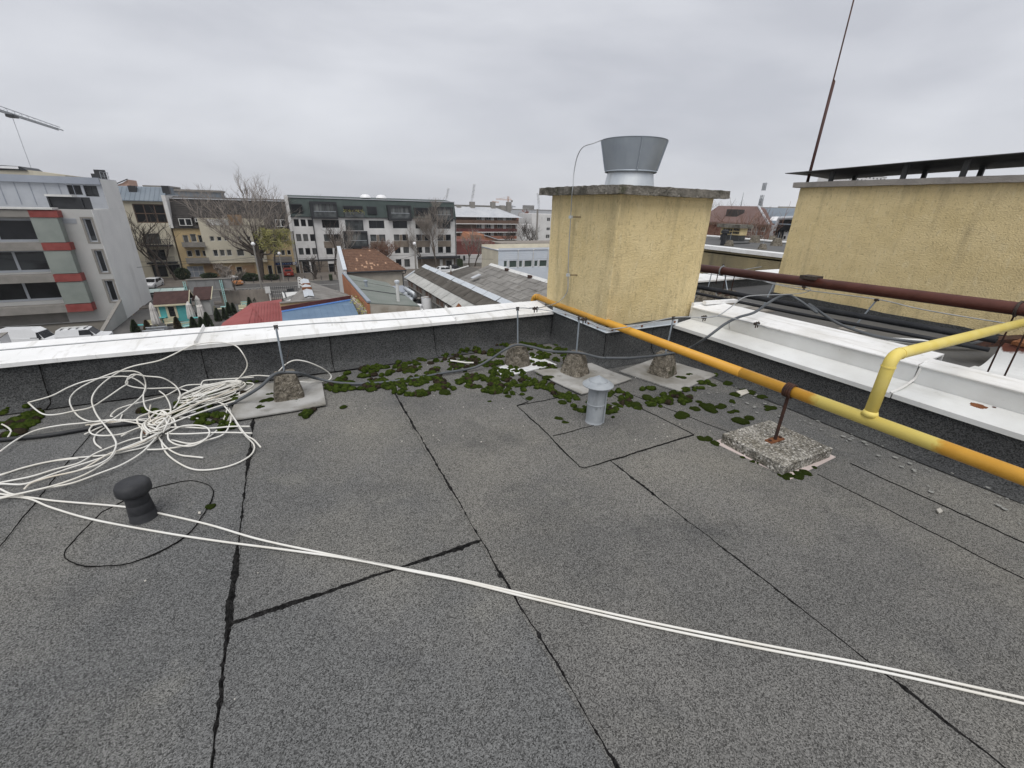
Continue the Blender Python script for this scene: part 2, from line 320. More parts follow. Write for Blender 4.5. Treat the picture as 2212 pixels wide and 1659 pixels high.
def seam(pts, wd=.010, seed=0, parent=None, name='bitumen_seam', z=.008, step=.011, gap=None):
    """an uneven bead of bitumen squeezed out along a sheet edge"""
    P = []
    for a, b in zip(pts[:-1], pts[1:]):
        a, b = V(a), V(b); k = max(2, int((b - a).length / step))
        P += [a.lerp(b, q / k) for q in range(k)]
    P.append(V(pts[-1])); vs = []; fs = []; k = len(P)
    for i, q in enumerate(P):
        t = (P[min(i + 1, k - 1)] - P[max(i - 1, 0)]).normalized(); u = V((-t.y, t.x, 0))
        j = .006 * nz((q.x, q.y, seed), 8) + .003 * nz((q.x, q.y, seed), 31)
        hw = wd * (.16 + .85 * max(0, nz((q.x, q.y, seed + 4), 4.5) + .22) + .7 * max(0, nz((q.x, q.y, seed + 2), 34))) / 2
        c = q + u * j; ha = hw * (1 + .55 * nz((q.x, q.y, seed + 1), 70)) + .0012 * nz((q.x, q.y, 8), 150); hb = hw * (1 + .55 * nz((q.x, q.y, seed + 7), 70)) + .0012 * nz((q.x, q.y, 3), 150)
        vs += [(*(c - u * max(ha, .0008)).xy, z - .006), (c.x, c.y, z + roof_z(c.x, c.y) + .0012 + hw * .10), (*(c + u * max(hb, .0008)).xy, z - .006)]
        if i: fs += [((i - 1) * 3, i * 3, i * 3 + 1, (i - 1) * 3 + 1), ((i - 1) * 3 + 1, i * 3 + 1, i * 3 + 2, (i - 1) * 3 + 2)]
    return MB().add(vs, fs).build(name, M['bitumen'], parent or roof)
for i, x in enumerate(XS[1:-1]):
    wd = {3: .034, 4: .036, 5: .04}.get(i, .012)
    if i == 5: seam([(x, -3, 0), (x - .01, 1.60, 0)], .042, i)
    elif i == 6: seam([(x, -3, 0), (x, 1.0, 0)], .009, i); seam([(x - .03, 1.5, 0), (x - .22, 2.3, 0)], .012, i)
    else: seam([(x, -3, 0), (x, 1.4, 0), (x + .008, 3.3, 0)], wd, i)
seam([(-.365, .995 * 1.35, 0), (.1, 1.34, 0), (.56, 1.335, 0)], .032, 11)
seam([(2.77, .985, 0), (2.775, .1, 0), (2.8, -2, 0)], .009, 12)
seam([(3.265, 2.6, 0), (3.262, 1.67, 0), (3.27, .4, 0), (3.27, -2, 0)], .007, 13)
# felt patch round the grey vent, laid over the sheets
def patch(poly, z, name='felt_patch', seed=0, sub=14, wd=.008):
    P = [V((*q, 0)) for q in poly]; c = sum(P, V()) / len(P); ring = []
    for a, b in zip(P, P[1:] + P[:1]):
        k = max(1, int((b - a).length / .05)); ring += [a.lerp(b, q / k) for q in range(k)]
    mb = MB(); n = len(ring); L = 6
    vs = []
    for l in range(1, L + 1):
        for q in ring:
            p = c.lerp(q, l / L); vs.append((p.x, p.y, z + roof_z(p.x, p.y)))
    vs.append((c.x, c.y, z + roof_z(c.x, c.y)))
    fs = [((l - 1) * n + i, (l - 1) * n + (i + 1) % n, l * n + (i + 1) % n, l * n + i) for l in range(1, L) for i in range(n)]
    fs += [(L * n, (i) % n, (i + 1) % n)[::1] for i in range(n)]
    b = len(vs); vs += [(q.x, q.y, z - .008) for q in ring]
    fs += [((L - 1) * n + i, (L - 1) * n + (i + 1) % n, b + (i + 1) % n, b + i) for i in range(n)]
    mb.add(vs, fs).build(name, M['felt_warm'] if seed == 21 else M['felt_cool'], roof)
    if wd: seam([(q.x, q.y, 0) for q in ring + ring[:1]], wd, seed, z=z + .004)
patch([(1.325, 2.47), (1.32, 2.07), (1.285, 1.62), (1.30, 1.597), (2.18, 1.616), (2.174, 1.74), (2.10, 2.46)], .0085, seed=21, wd=.011)
seam([(1.335, 1.98, 0), (1.50, 1.985, 0), (1.66, 1.99, 0)], .009, 22, z=.012)
seam([(1.33, 2.47, 0), (1.44, 2.50, 0)], .007, 23, z=.012); seam([(1.44, 2.5, 0), (1.43, 2.75, 0)], .008, 24)
oval = [(-.943, 2.238), (-.985, 2.06), (-.985, 1.97), (-.904, 1.874), (-.80, 1.82), (-.718, 1.811), (-.60, 1.87), (-.54, 1.981), (-.51, 2.12), (-.52, 2.25), (-.62, 2.36), (-.80, 2.35)]
patch([tuple(q.xy) for q in spline([(*q, 0) for q in oval + oval[:1]], 4)[:-1]], .0075, seed=25, wd=.006)

# ---- left parapet: felt-faced upstand under a white capping
par = thing('parapet', 'low felt-faced parapet with white sheet metal capping along the roof edge, cable tangle below', 'parapet', (-.8, 3.9, 0))
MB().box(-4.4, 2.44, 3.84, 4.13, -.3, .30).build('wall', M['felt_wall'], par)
def upstand(x0, x1, seed, name='upstand_sheet'):
    nu = max(3, int((x1 - x0) / .06)); nv = 9
    prof = [(3.70, .009), (3.752, .012), (3.786, .026), (3.806, .055), (3.816, .10), (3.82, .15), (3.821, .20), (3.821, .25), (3.822, .29), (3.822, .318)]
    def fn(a, b):
        y, z = prof[round(b * nv)]; x = x0 + (x1 - x0) * a
        k = .006 * nz((x, z * 2, seed), 3.1) + .003 * nz((x, z, seed), 11)
        return (x, y - k * (1 if b < .95 else .3), z + (.003 if b < .2 else 0))
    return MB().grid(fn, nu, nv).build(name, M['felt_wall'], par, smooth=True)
JX = [-4.4, -3.4, -2.5, -1.605, -.70, .212, 1.13, 2.452]
for i in range(len(JX) - 1): upstand(JX[i] - .01, JX[i + 1], i * 3.3)
for i, x in enumerate(JX[1:-1]):
    tr = .0
    mb = MB(); pr = [(3.69, .014), (3.775, .026), (3.797, .06), (3.806, .13), (3.809, .30)]
    pr = spline([(x + .02 * nz((x, q[1], 2), 5), *q) for q in pr], 5)
    mb.tube(pr, [.0035 * (.5 + abs(nz((x, q[2], 7), 40)) * 1.6) for q in pr], 5).build('bitumen_seam', M['bitumen'], par)
mb = MB(); pr = [(x, 3.695 + .004 * nz((x, 0, 1), 6), .013) for x in [(-4.3 + .03 * k) for k in range(222)]]
mb.tube(pr, [.0028 * (.6 + abs(nz((q[0], 3, 3), 9))) for q in pr], 4).build('bitumen_seam', M['bitumen'], par)
CAPP = [(3.800, .300), (3.788, .300), (3.788, .328), (3.796, .333), (4.165, .372), (4.165, .30), (4.155, .30), (4.155, .362), (3.80, .322)]
def capping(x0, x1, dz=0, seed=0):
    mb = MB(); n = len(CAPP); k = max(2, int((x1 - x0) / .12)); rings = []
    for i in range(k + 1):
        x = x0 + (x1 - x0) * i / k
        rings.append([(x, y, z + dz + .0025 * nz((x, y, seed), 2.2)) for y, z in CAPP])
    return mb.loft(rings).build('capping_sheet', M['white_metal'], par)
CX = [-4.45, -2.75, -.722, 1.10, 1.345, 2.452]
for i in range(len(CX) - 1): capping(CX[i] + .001, CX[i + 1] - .001, .001 * (i % 2), i)
for i, x in enumerate(CX[1:-1]):
    h = .028 if i != 2 else .016
    sk = .02
    MB().prism([(x - .008, 3.79, .31), (x + .008, 3.79, .31), (x + .008, 3.79, .336), (x - .008, 3.79, .336)], (0, .012, 0)).build('capping_joint', M['white_metal'], par)
    MB().add([(x - .011, 3.80, .33), (x + .011, 3.80, .33), (x + .003, 3.80, .333 + h), (x - .003, 3.80, .333 + h), (x - .011 + sk, 4.16, .366), (x + .011 + sk, 4.16, .366), (x + .003 + sk, 4.16, .372 + h), (x - .003 + sk, 4.16, .372 + h)],
             [(0, 1, 2, 3), (7, 6, 5, 4), (0, 4, 5, 1), (1, 5, 6, 2), (2, 6, 7, 3), (3, 7, 4, 0)]).build('standing_seam', M['white_metal'], par)

# ---- chimney stack on its felt-wrapped curb
ch = thing('chimney_stack', 'square chimney stack of yellow render under a mossy concrete slab, metal cowl on top', 'chimney', (3.0, 3.45, 0))
def rbox(x0, x1, y0, y1, z0, z1, d, amp, sc, seed=0, rag=0):
    """box with a divided, slightly uneven skin"""
    mb = MB()
    def P(x, y, z):
        q = V((x, y, z)); n_ = V((nz(q, sc, seed), nz(q, sc, seed + 9), nz(q, sc, seed + 17))) * amp
        if rag and z < z0 + .001: n_.z += rag * nz(q, 14, seed + 3)
        return tuple(q + n_)
    nx, ny, nzz = (max(2, int((b - a) / d)) for a, b in ((x0, x1), (y0, y1), (z0, z1)))
    L = lambda a, b, t: a + (b - a) * t
    mb.grid(lambda a, b: P(L(x0, x1, a), y0, L(z0, z1, b)), nx, nzz); mb.grid(lambda a, b: P(x0, L(y1, y0, a), L(z0, z1, b)), ny, nzz)
    mb.grid(lambda a, b: P(x1, L(y0, y1, a), L(z0, z1, b)), ny, nzz); mb.grid(lambda a, b: P(L(x1, x0, a), y1, L(z0, z1, b)), nx, nzz)
    mb.grid(lambda a, b: P(L(x0, x1, a), L(y0, y1, b), z1), nx, ny); mb.grid(lambda a, b: P(L(x0, x1, a), L(y1, y0, b), z0), nx, ny)
    return mb
curb = rbox(2.452, 3.56, 2.915, 3.99, .0, .372, .05, .009, 4, 1).build('felt_curb', M['felt_wall'], ch)
rbox(2.478, 3.572, 2.962, 4.0, .362, 1.478, .045, .004, 9, 2, rag=.02).build('rendered_shaft', M['render'], ch)
rbox(2.375, 3.668, 2.872, 4.09, 1.466, 1.533, .022, .005, 16, 3).build('coping_slab', M['conc_cap'], ch)
# cant strip where felt turns up round the curb
mb = MB(); cs = [(.0, .012), (-.045, .016)]
for (a, b, n_) in (((2.452, 3.80), (2.452, 2.915), (-1, 0)), ((2.452, 2.915), (3.29, 2.915), (0, -1))):
    pf = [(.085, .010), (.04, .018), (.016, .045), (.006, .10), (.004, .20), (.003, .33)]
    k = 14
    mb.grid(lambda u, v_: (lambda o_, z_: (a[0] + (b[0] - a[0]) * u + n_[0] * o_ + (.085 if 0 else 0), a[1] + (b[1] - a[1]) * u + n_[1] * o_ , z_ + .004 * nz((u * 9, z_ * 9, n_[0]), 1.3)))(*pf[round(v_ * 5)]), k, 5)
mb.grid(lambda u, v_: (lambda o_, z_: (2.452 - o_ * math.cos(u * math.pi / 2), 2.915 - o_ * math.sin(u * math.pi / 2), z_))(*[(.085, .010), (.04, .018), (.016, .045), (.006, .10), (.004, .20), (.003, .33)][round(v_ * 5)]), 6, 5)
mb.build('curb_fillet', M['felt_wall'], ch, smooth=True)
for pth in ([(2.449, 2.909, .34), (2.443, 2.90, .10)], [(3.02, 2.911, .33), (3.025, 2.905, .14), (3.06, 2.86, .02)], [(2.45, 3.80, .30), (2.40, 3.76, .05)]):
    q = spline(pth, 6) if len(pth) > 2 else [V(pth[0]).lerp(V(pth[1]), k / 8) for k in range(9)]
    MB().tube(q, [.004 * (.5 + abs(nz(p_, 30))) for p_ in q], 5).build('bitumen_seam', M['bitumen'], ch)
bar = MB().box(2.440, 2.449, 2.903, 3.80, .335, .375).box(2.428, 2.449, 2.903, 3.80, .331, .335).build('clamping_bar', M['zinc_light'], ch)
MB().box(2.440, 3.315, 2.894, 2.903, .335, .375).box(2.428, 3.315, 2.882, 2.903, .331, .335).build('clamping_bar', M['zinc_light'], ch)
for x in (2.50, 2.85, 3.27):
    MB().tube([(x, 2.894, .355), (x, 2.886, .355)], .011, 8).build('bolt', M['rust'], ch)
for y in (3.02, 3.16, 3.55):
    MB().tube([(2.440, y, .355), (2.432, y, .355)], .011, 8).build('bolt', M['rust'], ch)
# cowl
cw = thing('chimney_cowl', 'flared galvanised metal cowl standing on the chimney slab', 'cowl', (2.985, 3.46, 1.53))
cc = (2.985, 3.46, 1.528)
MB().lathe([(.238, 0), (.233, .012), (.203, .168), (.198, .168), (.225, .012)], cc, 48, caps=False).build('base_cone', M['zinc_light'], cw, smooth=False)
MB().lathe([(.232, .142), (.239, .148), (.234, .156), (.294, .398), (.299, .405), (.292, .409), (.283, .398), (.222, .154), (.19, .144)], cc, 56, caps=False).build('flared_hood', M['zinc'], cw)
for an in (-2.05, -.9, .3, 1.5, 2.65):
    d = V((math.cos(an), math.sin(an), 0))
    MB().bar(V(cc) + d * .238 + V((0, 0, .156)), V(cc) + d * .298 + V((0, 0, .398)), .011, .011).build('folded_seam', M['zinc'], cw)
    for k in range(6): 
        q = V(cc) + d * (.244 + .0100 * k) + V((0, 0, .17 + .041 * k)); MB().lathe([(.004, -.004), (.004, .004)], q, 6).build('rivet', M['zinc_light'], cw)

# ---- right parapet with a stepped white capping
rp = thing('stepped_parapet', 'low felt-faced parapet with two-step white metal capping beside the yellow gas pipe', 'parapet', (3.5, 1, 0))
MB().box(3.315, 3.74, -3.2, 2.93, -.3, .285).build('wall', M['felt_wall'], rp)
for i, (y0, y1) in enumerate(((-3.2, -1.4), (-1.42, .25), (.23, 1.45), (1.43, 2.91))):
    prof = [(3.17, .010), (3.235, .014), (3.268, .028), (3.285, .055), (3.293, .10), (3.296, .16), (3.297, .22), (3.298, .29)]
    def fn(a, b):
        x, z = prof[round(b * 7)]; y = y0 + (y1 - y0) * a
        return (x - .006 * nz((y, z * 2, i), 3), y, z)
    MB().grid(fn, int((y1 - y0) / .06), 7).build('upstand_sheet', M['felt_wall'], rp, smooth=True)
def stepcap(y0, y1, back, name, seed, parts=True):
    def ext(pr, nm, mt):
        k = max(2, int((y1 - y0) / .15)); rings = []
        for i in range(k + 1):
            y = y0 + (y1 - y0) * i / k; rings.append([(x, y, z + .003 * nz((x * 2, y, seed), 1.6)) for x, z in pr])
        MB().loft(rings).build(nm, mt, rp)
    ext([(3.285, .292), (3.272, .292), (3.272, .322), (3.280, .327), (3.498, .362), (3.498, .352), (3.285, .316)], 'lower_tread', M['white_metal_b'])
    ext([(3.501, .350), (3.501, .474), (3.51, .474), (3.51, .350)], 'riser', M['white_metal_b'])
    ext([(3.49, .474), (3.486, .482), (3.49, .488), (back, .512), (back, .36), (back - .01, .36), (back - .01, .502), (3.505, .476)], 'upper_tread', M['white_metal'])
stepcap(1.095, 2.905, 3.83, 'a', 1); stepcap(-3.2, 1.088, 3.625, 'b', 4)
MB().tube(spline([(3.272, 1.10, .325), (3.35, 1.085, .352), (3.47, 1.09, .372), (3.50, 1.085, .40), (3.502, 1.08, .47), (3.56, 1.085, .505)], 6), .008, 6).build('joint_bead', M['white_metal'], rp)
MB().lathe([(.016, 0), (.016, .006), (.0, .01)], (3.49, .70, .352), 10).build('bolt', M['iron'], rp)
MB().grid(lambda a, b: (3.415 + .045 * a, .715 + .075 * b, .3495 + .012 * a + .0016 - .006 * (1 if (a - .5) ** 2 + (b - .5) ** 2 > .2 + .12 * nz((a * 4, b * 4, 0), 1) else 0)), 12, 12).build('rust_stain', M['rust'], rp)
rbox(3.51, 3.80, 2.905, 2.935, .34, .515, .05, .003, 8).build('end_flashing', M['white_metal'], rp)
MB().bar((3.60, 2.86, .525), (3.98, 2.80, .53), .05, .03).build('flashing_strip', M['white_metal'], rp)
# ---- lower roof next door
adj = MB().box(3.30, 9.5, -3.2, 5.35, -12, .135).build('neighbouring_roof', M['felt_far'], kind='structure')
def adj_fn(a, b):
    x, y = 3.62 + 5.7 * a, -3.2 + 8.2 * b
    return (x, y, .15 + .02 * nz((x, y, 5), .9) + .006 * nz((x, y, 9), 3))
MB().grid(adj_fn, 50, 70).build('felt_surface', M['felt_far'], adj, smooth=True)
# ================================================================== ON THE ROOF
# ---- lightning conductor posts: concrete foot, rod, clamp
def foot(cx, cy, b, t, h, rot, seed, round_=.0):
    """truncated pyramid with chipped, uneven skin"""
    mb = MB(); n = 32; L = 9; rings = []
    for l in range(L + 1):
        f = l / L; hw = (b + (t - b) * f) / 2; ring = []
        for j in range(n):
            an = 2 * math.pi * j / n; c_, s_ = math.cos(an), math.sin(an)
            e = 8 - 5.4 * round_; rr = hw / ((abs(c_) ** e + abs(s_) ** e) ** (1 / e))
            p = V((c_ * rr, s_ * rr, h * f)); k = 1 + (.025 + .035 * round_) * nz((p.x, p.y, p.z), 22, seed) + .028 * nz((p.x, p.y, p.z), 60, seed)
            ring.append((p.x * k, p.y * k, p.z + (.006 * nz((p.x, p.y, 1), 25, seed) if l == L else 0)))
        rings.append(ring)
    rings.append([(x * .88, y * .88, z + .002) for x, y, z in rings[-1]])
    mb.loft(rings); ca, sa = math.cos(rot), math.sin(rot)
    mb.v = [(cx + x * ca - y * sa, cy + x * sa + y * ca, z) for x, y, z in mb.v]
    return mb
def conductor_post(label, x, y, z0, b, t, h, rot, seed, top, round_=0., lean=(0, 0), group='lightning conductor posts', rod='steel'):
    p = thing('conductor_post', label, 'conductor post', (x, y, z0), group)
    mb = foot(x, y, b, t, h, rot, seed, round_); mb.v = [(q[0], q[1], q[2] + z0) for q in mb.v]
    mb.build('concrete_foot', M['conc_block'], p)
    tx, ty = x + lean[0], y + lean[1]
    MB().tube([(x, y, z0 + h - .03), (tx, ty, top)], .0068, 8).build('rod', M[rod], p)
    cl = MB().box(tx - .012, tx + .012, ty - .006, ty + .006, top - .008, top + .002).box(tx - .014, tx + .014, ty - .007, ty + .007, top + .009, top + .015)
    cl.tube([(tx - .011, ty, top - .018), (tx - .011, ty, top + .016)], .0028, 6).tube([(tx + .011, ty, top - .018), (tx + .011, ty, top + .016)], .0028, 6)
    cl.build('clamp', M['clamp'] if rod == 'steel' else M['iron'], p)
    return p
conductor_post('concrete-footed conductor post on a large grey board beside the cable tangle', -.148, 3.30, .008, .205, .135, .185, .05, 1, .535)
conductor_post('conductor post with mossy rounded foot on the broken white board', 1.745, 3.265, .006, .225, .14, .18, .2, 2, .533, .9, (-.03, -.03))
conductor_post('conductor post with rough rounded foot on a stained board just behind the grey vent', 2.105, 2.86, .008, .225, .13, .19, .35, 3, .505, .7, (-.015, -.02))
conductor_post('conductor post with square foot on a grey board below the chimney corner', 2.815, 2.53, .008, .21, .128, .195, .3, 4, .52, .05, (0, -.02))
# boards under the feet
def board(label, poly, z, th, mt, bow=0., name='board'):
    c = sum((V((*q, 0)) for q in poly), V()) / len(poly); mb = MB(); n = len(poly); vs = []; L = 8
    def pt(a, b):
        p0 = V((*poly[0], 0)); p1 = V((*poly[1], 0)); p2 = V((*poly[2], 0)); p3 = V((*poly[3], 0))
        q = p0.lerp(p1, a).lerp(p3.lerp(p2, a), b); r_ = (q - c).length
        return q, z + bow * r_ * r_ + .002 * nz(q, 5)
    mb.grid(lambda a, b: (lambda q, z_: (q.x, q.y, z_ + th))(*pt(a, b)), L, L)
    mb.grid(lambda a, b: (lambda q, z_: (q.x, q.y, z_))(*pt(b, a)), L, L)
    for e in range(4):
        f_ = [lambda t: (t, 0), lambda t: (1, t), lambda t: (1 - t, 1), lambda t: (0, 1 - t)][e]
        mb.grid(lambda u, v_: (lambda q, z_: (q.x, q.y, z_ + th * v_))(*pt(*f_(1 - u))), L, 1)
    return mb.build(name, mt, label=label, cat='board')
board('large grey weathered board under the conductor post beside the cable tangle', [(-.47, 3.62), (-.512, 3.0), (.082, 3.012), (.092, 3.56)], .008, .009, M['board'], .06)
board('white board broken and half hidden by moss', [(1.467, 3.22), (1.489, 3.02), (2.075, 3.105), (2.023, 3.41)], .006, .007, M['board_white'])
board('stained pale board with curled rim just behind the grey vent', [(1.775, 3.01), (1.866, 2.42), (2.45, 2.515), (2.375, 2.98)], .007, .009, M['board'], .09)
board('grey square board under the post below the chimney corner', [(2.49, 2.72), (2.642, 2.165), (3.245, 2.302), (3.10, 2.87)], .007, .011, M['board'], .02)

# ---- vents
vt = thing('vent_pipe', 'grey metal vent pipe with conical rain hat', 'vent', (1.70, 2.04, 0))
vc = (1.70, 2.04, 0)
MB().lathe([(.062, .005), (.060, .012), (.0575, .02), (.0575, .138), (.0605, .141), (.0605, .147), (.0575, .15), (.0575, .262), (.052, .262), (.052, .2)], vc, 40).build('pipe', M['vent_grey'], vt)
MB().lathe([(.040, .25), (.040, .292)], vc, 20).build('throat', M['clamp'], vt)
hat = MB().lathe([(.088, .274), (.1015, .279), (.1025, .284), (.075, .306), (.062, .308), (.060, .313), (.0, .348)], vc, 48, caps=False).build('rain_hat', M['vent_grey'], vt)
MB().tube([(1.745, 1.995, .01), (1.745, 1.997, .255)], .006, 6).build('folded_seam', M['vent_grey'], vt)
for an in (.4, 2.5, 4.6): MB().bar((1.70 + .054 * math.cos(an), 2.04 + .054 * math.sin(an), .25), (1.70 + .07 * math.cos(an), 2.04 + .07 * math.sin(an), .292), .012, .004).build('bracket', M['zinc'], vt)
bv = thing('rubber_vent', 'black rubber mushroom vent on the roof felt', 'vent', (-.762, 2.12, 0))
bc = (-.762, 2.12, 0)
VS = .9
MB().lathe([(r_ * VS, z_ * VS) for r_, z_ in ((.066, .002), (.056, .01), (.054, .05), (.052, .052), (.053, .055), (.050, .10), (.048, .102), (.049, .106), (.046, .175))], bc, 40).build('stem', M['rubber'], bv, smooth=True)
MB().lathe([(r_ * VS, z_ * VS) for r_, z_ in ((.044, .165), (.064, .160), (.070, .167), (.0715, .18), (.070, .205), (.062, .219), (.048, .2235), (.03, .221), (.0, .220))], bc, 48, caps=False).build('cap', M['rubber'], bv, smooth=True)

# ---- corrugated conduit tied to the posts
def corrug(path, r, pitch, mtl, label, group=None, n=10):
    P = [V(q) for q in path]; out_ = [P[0]]; acc = 0
    for a, b in zip(P[:-1], P[1:]):
        L = (b - a).length; d = pitch / 2 - acc
        while d <= L: out_.append(a.lerp(b, d / L)); d += pitch / 2
        acc = L - (d - pitch / 2)
    rr = [r if i % 2 else r * .86 for i in range(len(out_))]
    return MB().tube(out_, rr, n).build('corrugated_conduit', mtl, smooth=True, label=label, cat='conduit', group=group)
def gz(p, h=.02): return on_z(p, h)
cd = [on_z(A1(1700, 770), .02), on_z(A1(1900, 700), .03), on_y(A2(330, 905), 3.22), on_y(A2(480, 770), 3.24), on_y(A2(600, 735), 3.275), on_y(A2(760, 745), 3.27), on_z(A2(950, 800), .07), on_z(A2(1200, 850), .025), on_z(A2(1500, 858), .022), on_z(A2(1800, 832), .022), on_z(A2(2100, 790), .025),
      on_z(A3(100, 885), .03), on_z(A3(450, 825), .04), on_y(A3(640, 730), 3.22), on_y(A3(800, 625), 3.20), on_y(A3(930, 575), 3.205), on_y(A3(1080, 595), 3.15), on_y(A3(1300, 645), 3.0), on_y(A3(1600, 660), 2.80), on_y(A3(1850, 715), 2.72), on_y(A3(2150, 722), 2.6), on_y(A4(180, 642), 2.55), on_y(A4(400, 640), 2.5), on_y(A4(680, 610), 2.48), on_x(A4(850, 565), 2.98), on_z(A4(1000, 475), .40), on_z(A4(1150, 365), .50), on_z(A4(1260, 310), .535), on_z(A4(1390, 270), .565), on_z(A4(1500, 195), .62), on_z(A4(1600, 140), .655), on_z(A4(1680, 130), .655), on_z(A4(1770, 180), .61), on_z(A4(1900, 270), .56),
      on_z(A5(160, 180), .565), on_z(A5(350, 310), .535), on_z(A5(600, 400), .528), on_z(A5(850, 445), .527), on_z(A5(1100, 462), .50), on_z(A5(1350, 462), .47), on_z(A5(1500, 400), .50)]
corrug(spline(cd, 14), .0115, .009, M['conduit'], 'grey corrugated conduit looping between the conductor posts and over the stepped parapet')
c2 = [on_z(A1(-700, 1050), .02), on_z(A1(-300, 1030), .02), on_z(A1(0, 1000), .02), on_z(A1(400, 960), .02), on_z(A1(800, 895), .02), on_z(A1(1100, 860), .02), on_z(A1(1400, 815), .02), on_z(A1(1700, 770), .02)]
corrug(spline(c2, 10), .0135, .011, M['conduit_black'], 'black corrugated conduit lying under the cable tangle')
MB().tube(spline([on_y(A2(605, 745), 3.27), on_y(A2(625, 650), 3.26), on_y(A2(665, 440), 3.25)], 5), .0022, 5).build('cable_tie', M['clamp'], label='thin black cable tie tail standing up from the post beside the cable tangle', cat='cable tie')

# ---- conductor wires
WY = 3.30
def wire(pts, label, mt='wire', r=.0042, n=6, k=8, grp='lightning conductor wires'):
    return MB().tube(spline(pts, k), r, n).build('conductor_wire', M[mt], smooth=True, label=label, cat='wire', group=grp)
wire([(-4.2, 3.32, .525), (-2.2, 3.31, .535), (-.148, 3.30, .541), (.3, 3.28, .535), (.8, 3.26, .525), (1.3, 3.24, .528), (1.715, 3.235, .539), (1.80, 3.19, .539), on_y(A3(1130, 180), 3.13), on_y(A3(1400, 225), 3.0), (2.09, 2.84, .511), on_y(A3(1870, 400), 2.70), on_y(A3(2000, 398), 2.67), on_y(A3(2212, 368), 2.62), on_y(A4(450, 375), 2.58), (2.815, 2.51, .526), on_z(A4(980, 310), .535), on_z(A4(1100, 300), .545), on_z(A4(1220, 320), .545), on_z(A4(1410, 365), .54), on_z(A4(1510, 402), .535)],
     'long conductor wire held on the posts along the parapet and round the chimney')
wire([on_z(A4(930, 315), .535), on_z(A4(1080, 300), .55), on_z(A4(1180, 240), .60), on_z(A4(1300, 150), .66), on_z(A4(1420, 130), .67), on_z(A4(1640, 124), .67), on_z(A4(1780, 112), .66), on_z(A4(1850, 85), .66), on_z(A4(1800, 60), .64), on_z(A4(1650, 48), .62), on_y(A4(1450, 10), 3.6), on_y(B1(800, 400), 3.9), on_y(B1(300, 335), 4.3)],
     'bare conductor wire bending over the stepped parapet and back under the brown pipe')
hood = on_y(Z5(625, 100), 3.35)
wire([hood, on_x(Z5(560, 125), 2.45), on_x(Z5(480, 155), 2.40), on_x(Z5(435, 230), 2.39), on_x(Z5(410, 350), 2.385), on_x(Z5(403, 450), 2.36), on_x(Z5(395, 520), 2.36), on_x(Z5(385, 690), 2.40), on_x(Z5(370, 950), 2.41), on_x(Z5(365, 1140), 2.41), on_x(Z5(362, 1250), 2.40), on_x(Z5(330, 1310), 2.38), on_y(Z5(270, 1355), 3.45), on_y(Z5(150, 1388), 3.22), on_y(Z5(70, 1390), 3.19)],
     'grey conductor wire running from the cowl rim down the chimney side')
for n_, (a, b) in enumerate((((385, 692), (465, 692)), ((365, 1138), (438, 1138)))):
    p0 = on_x(Z5(*a), 2.405); q = thing('standoff_bracket', ['upper', 'lower'][n_] + ' wire bracket fixed to the chimney side', 'bracket', tuple(p0), 'wire brackets on the chimney')
    p1 = V((2.49, p0.y - .16 + .0, p0.z)); p1 = on_x(Z5(*b), 2.482)
    MB().tube([p0, p1], .0045, 6).build('arm', M['iron'], q)
    MB().box(p0.x - .012, p0.x + .012, p0.y - .016, p0.y + .016, p0.z - .013, p0.z + .013).build('clip', M['zinc_light'], q)
def wclamp(p, label):
    q = thing('wire_clamp', label, 'clamp', tuple(p), 'wire clamps')
    for s_ in (-1, 1):
        MB().box(p.x - .012 + s_ * .013, p.x + .011 + s_ * .013, p.y - .011, p.y + .011, p.z - .009, p.z + .010).build('jaw', M['clamp'], q)
        MB().tube([p + V((s_ * .013, -.004, -.032)), p + V((s_ * .013, -.004, .018))], .0048, 6).build('bolt', M['clamp'], q)
wclamp(on_y(A3(1130, 180), 3.13), 'blackened twin-bolt clamp joining the wires above the parapet corner')
wclamp(on_z(A4(980, 310), .535), 'blackened twin-bolt clamp on the wire in front of the stepped parapet')
wclamp(on_z(A4(1410, 362), .54), 'small clamp near the free end of the wire over the stepped parapet')
wclamp(on_z(A4(1797, 62), .64), 'twin-bolt clamp under the brown pipe')
p_ = on_y(A3(1660, 298), 2.80); wclamp(p_, 'bright clamp block on the wire behind the grey vent')
MB().tube(spline([on_z(B1(770, 1180), .52), on_z(B1(755, 1250), .42), on_z(B1(780, 1330), .355), on_z(B1(860, 1400), .35), on_z(B1(950, 1440), .348)], 5), .0022, 5).build('thin_wire', M['wire_dark'], label='thin curled wire hanging onto the lower white tread', cat='wire')

# ---- ochre gas pipe on its stand
gp = thing('gas_pipe', 'long ochre gas pipe with a pale yellow branch crossing the stepped parapet', 'pipe', (2.5, 1, .4))
GR = .0325
def pipe(pts, r, nm, mt, par_, n=16): return MB().tube(pts, r, n).build(nm, M[mt], par_, smooth=True)
GX, GZ = 2.495, .402
pipe([(GX, -3.1, GZ), (GX, 1.6, GZ)], GR, 'main_pipe', 'gas_mix', gp)
elb = [(GX, 4.235 + .085 * math.sin(k * math.pi / 16), GZ - .085 * (1 - math.cos(k * math.pi / 16))) for k in range(9)]
pipe([(GX, 1.595, GZ), (GX, 4.235, GZ)], GR, 'main_pipe', 'gas', gp); pipe(elb + [(GX, 4.32, -1.5)], GR, 'elbow', 'gas', gp)
for y in (3.12, 4.20): MB().tube([(GX, y - .006, GZ), (GX, y + .006, GZ)], GR + .0035, 16).build('weld', M['gas'] if y > 1 else M['gas_pale'], gp, smooth=True)
TY = .885; TZ = .745
el2 = [(GX + .05 * (1 - math.cos(k * math.pi / 12)), TY, TZ - .05 + .05 * math.sin(k * math.pi / 12)) for k in range(7)]
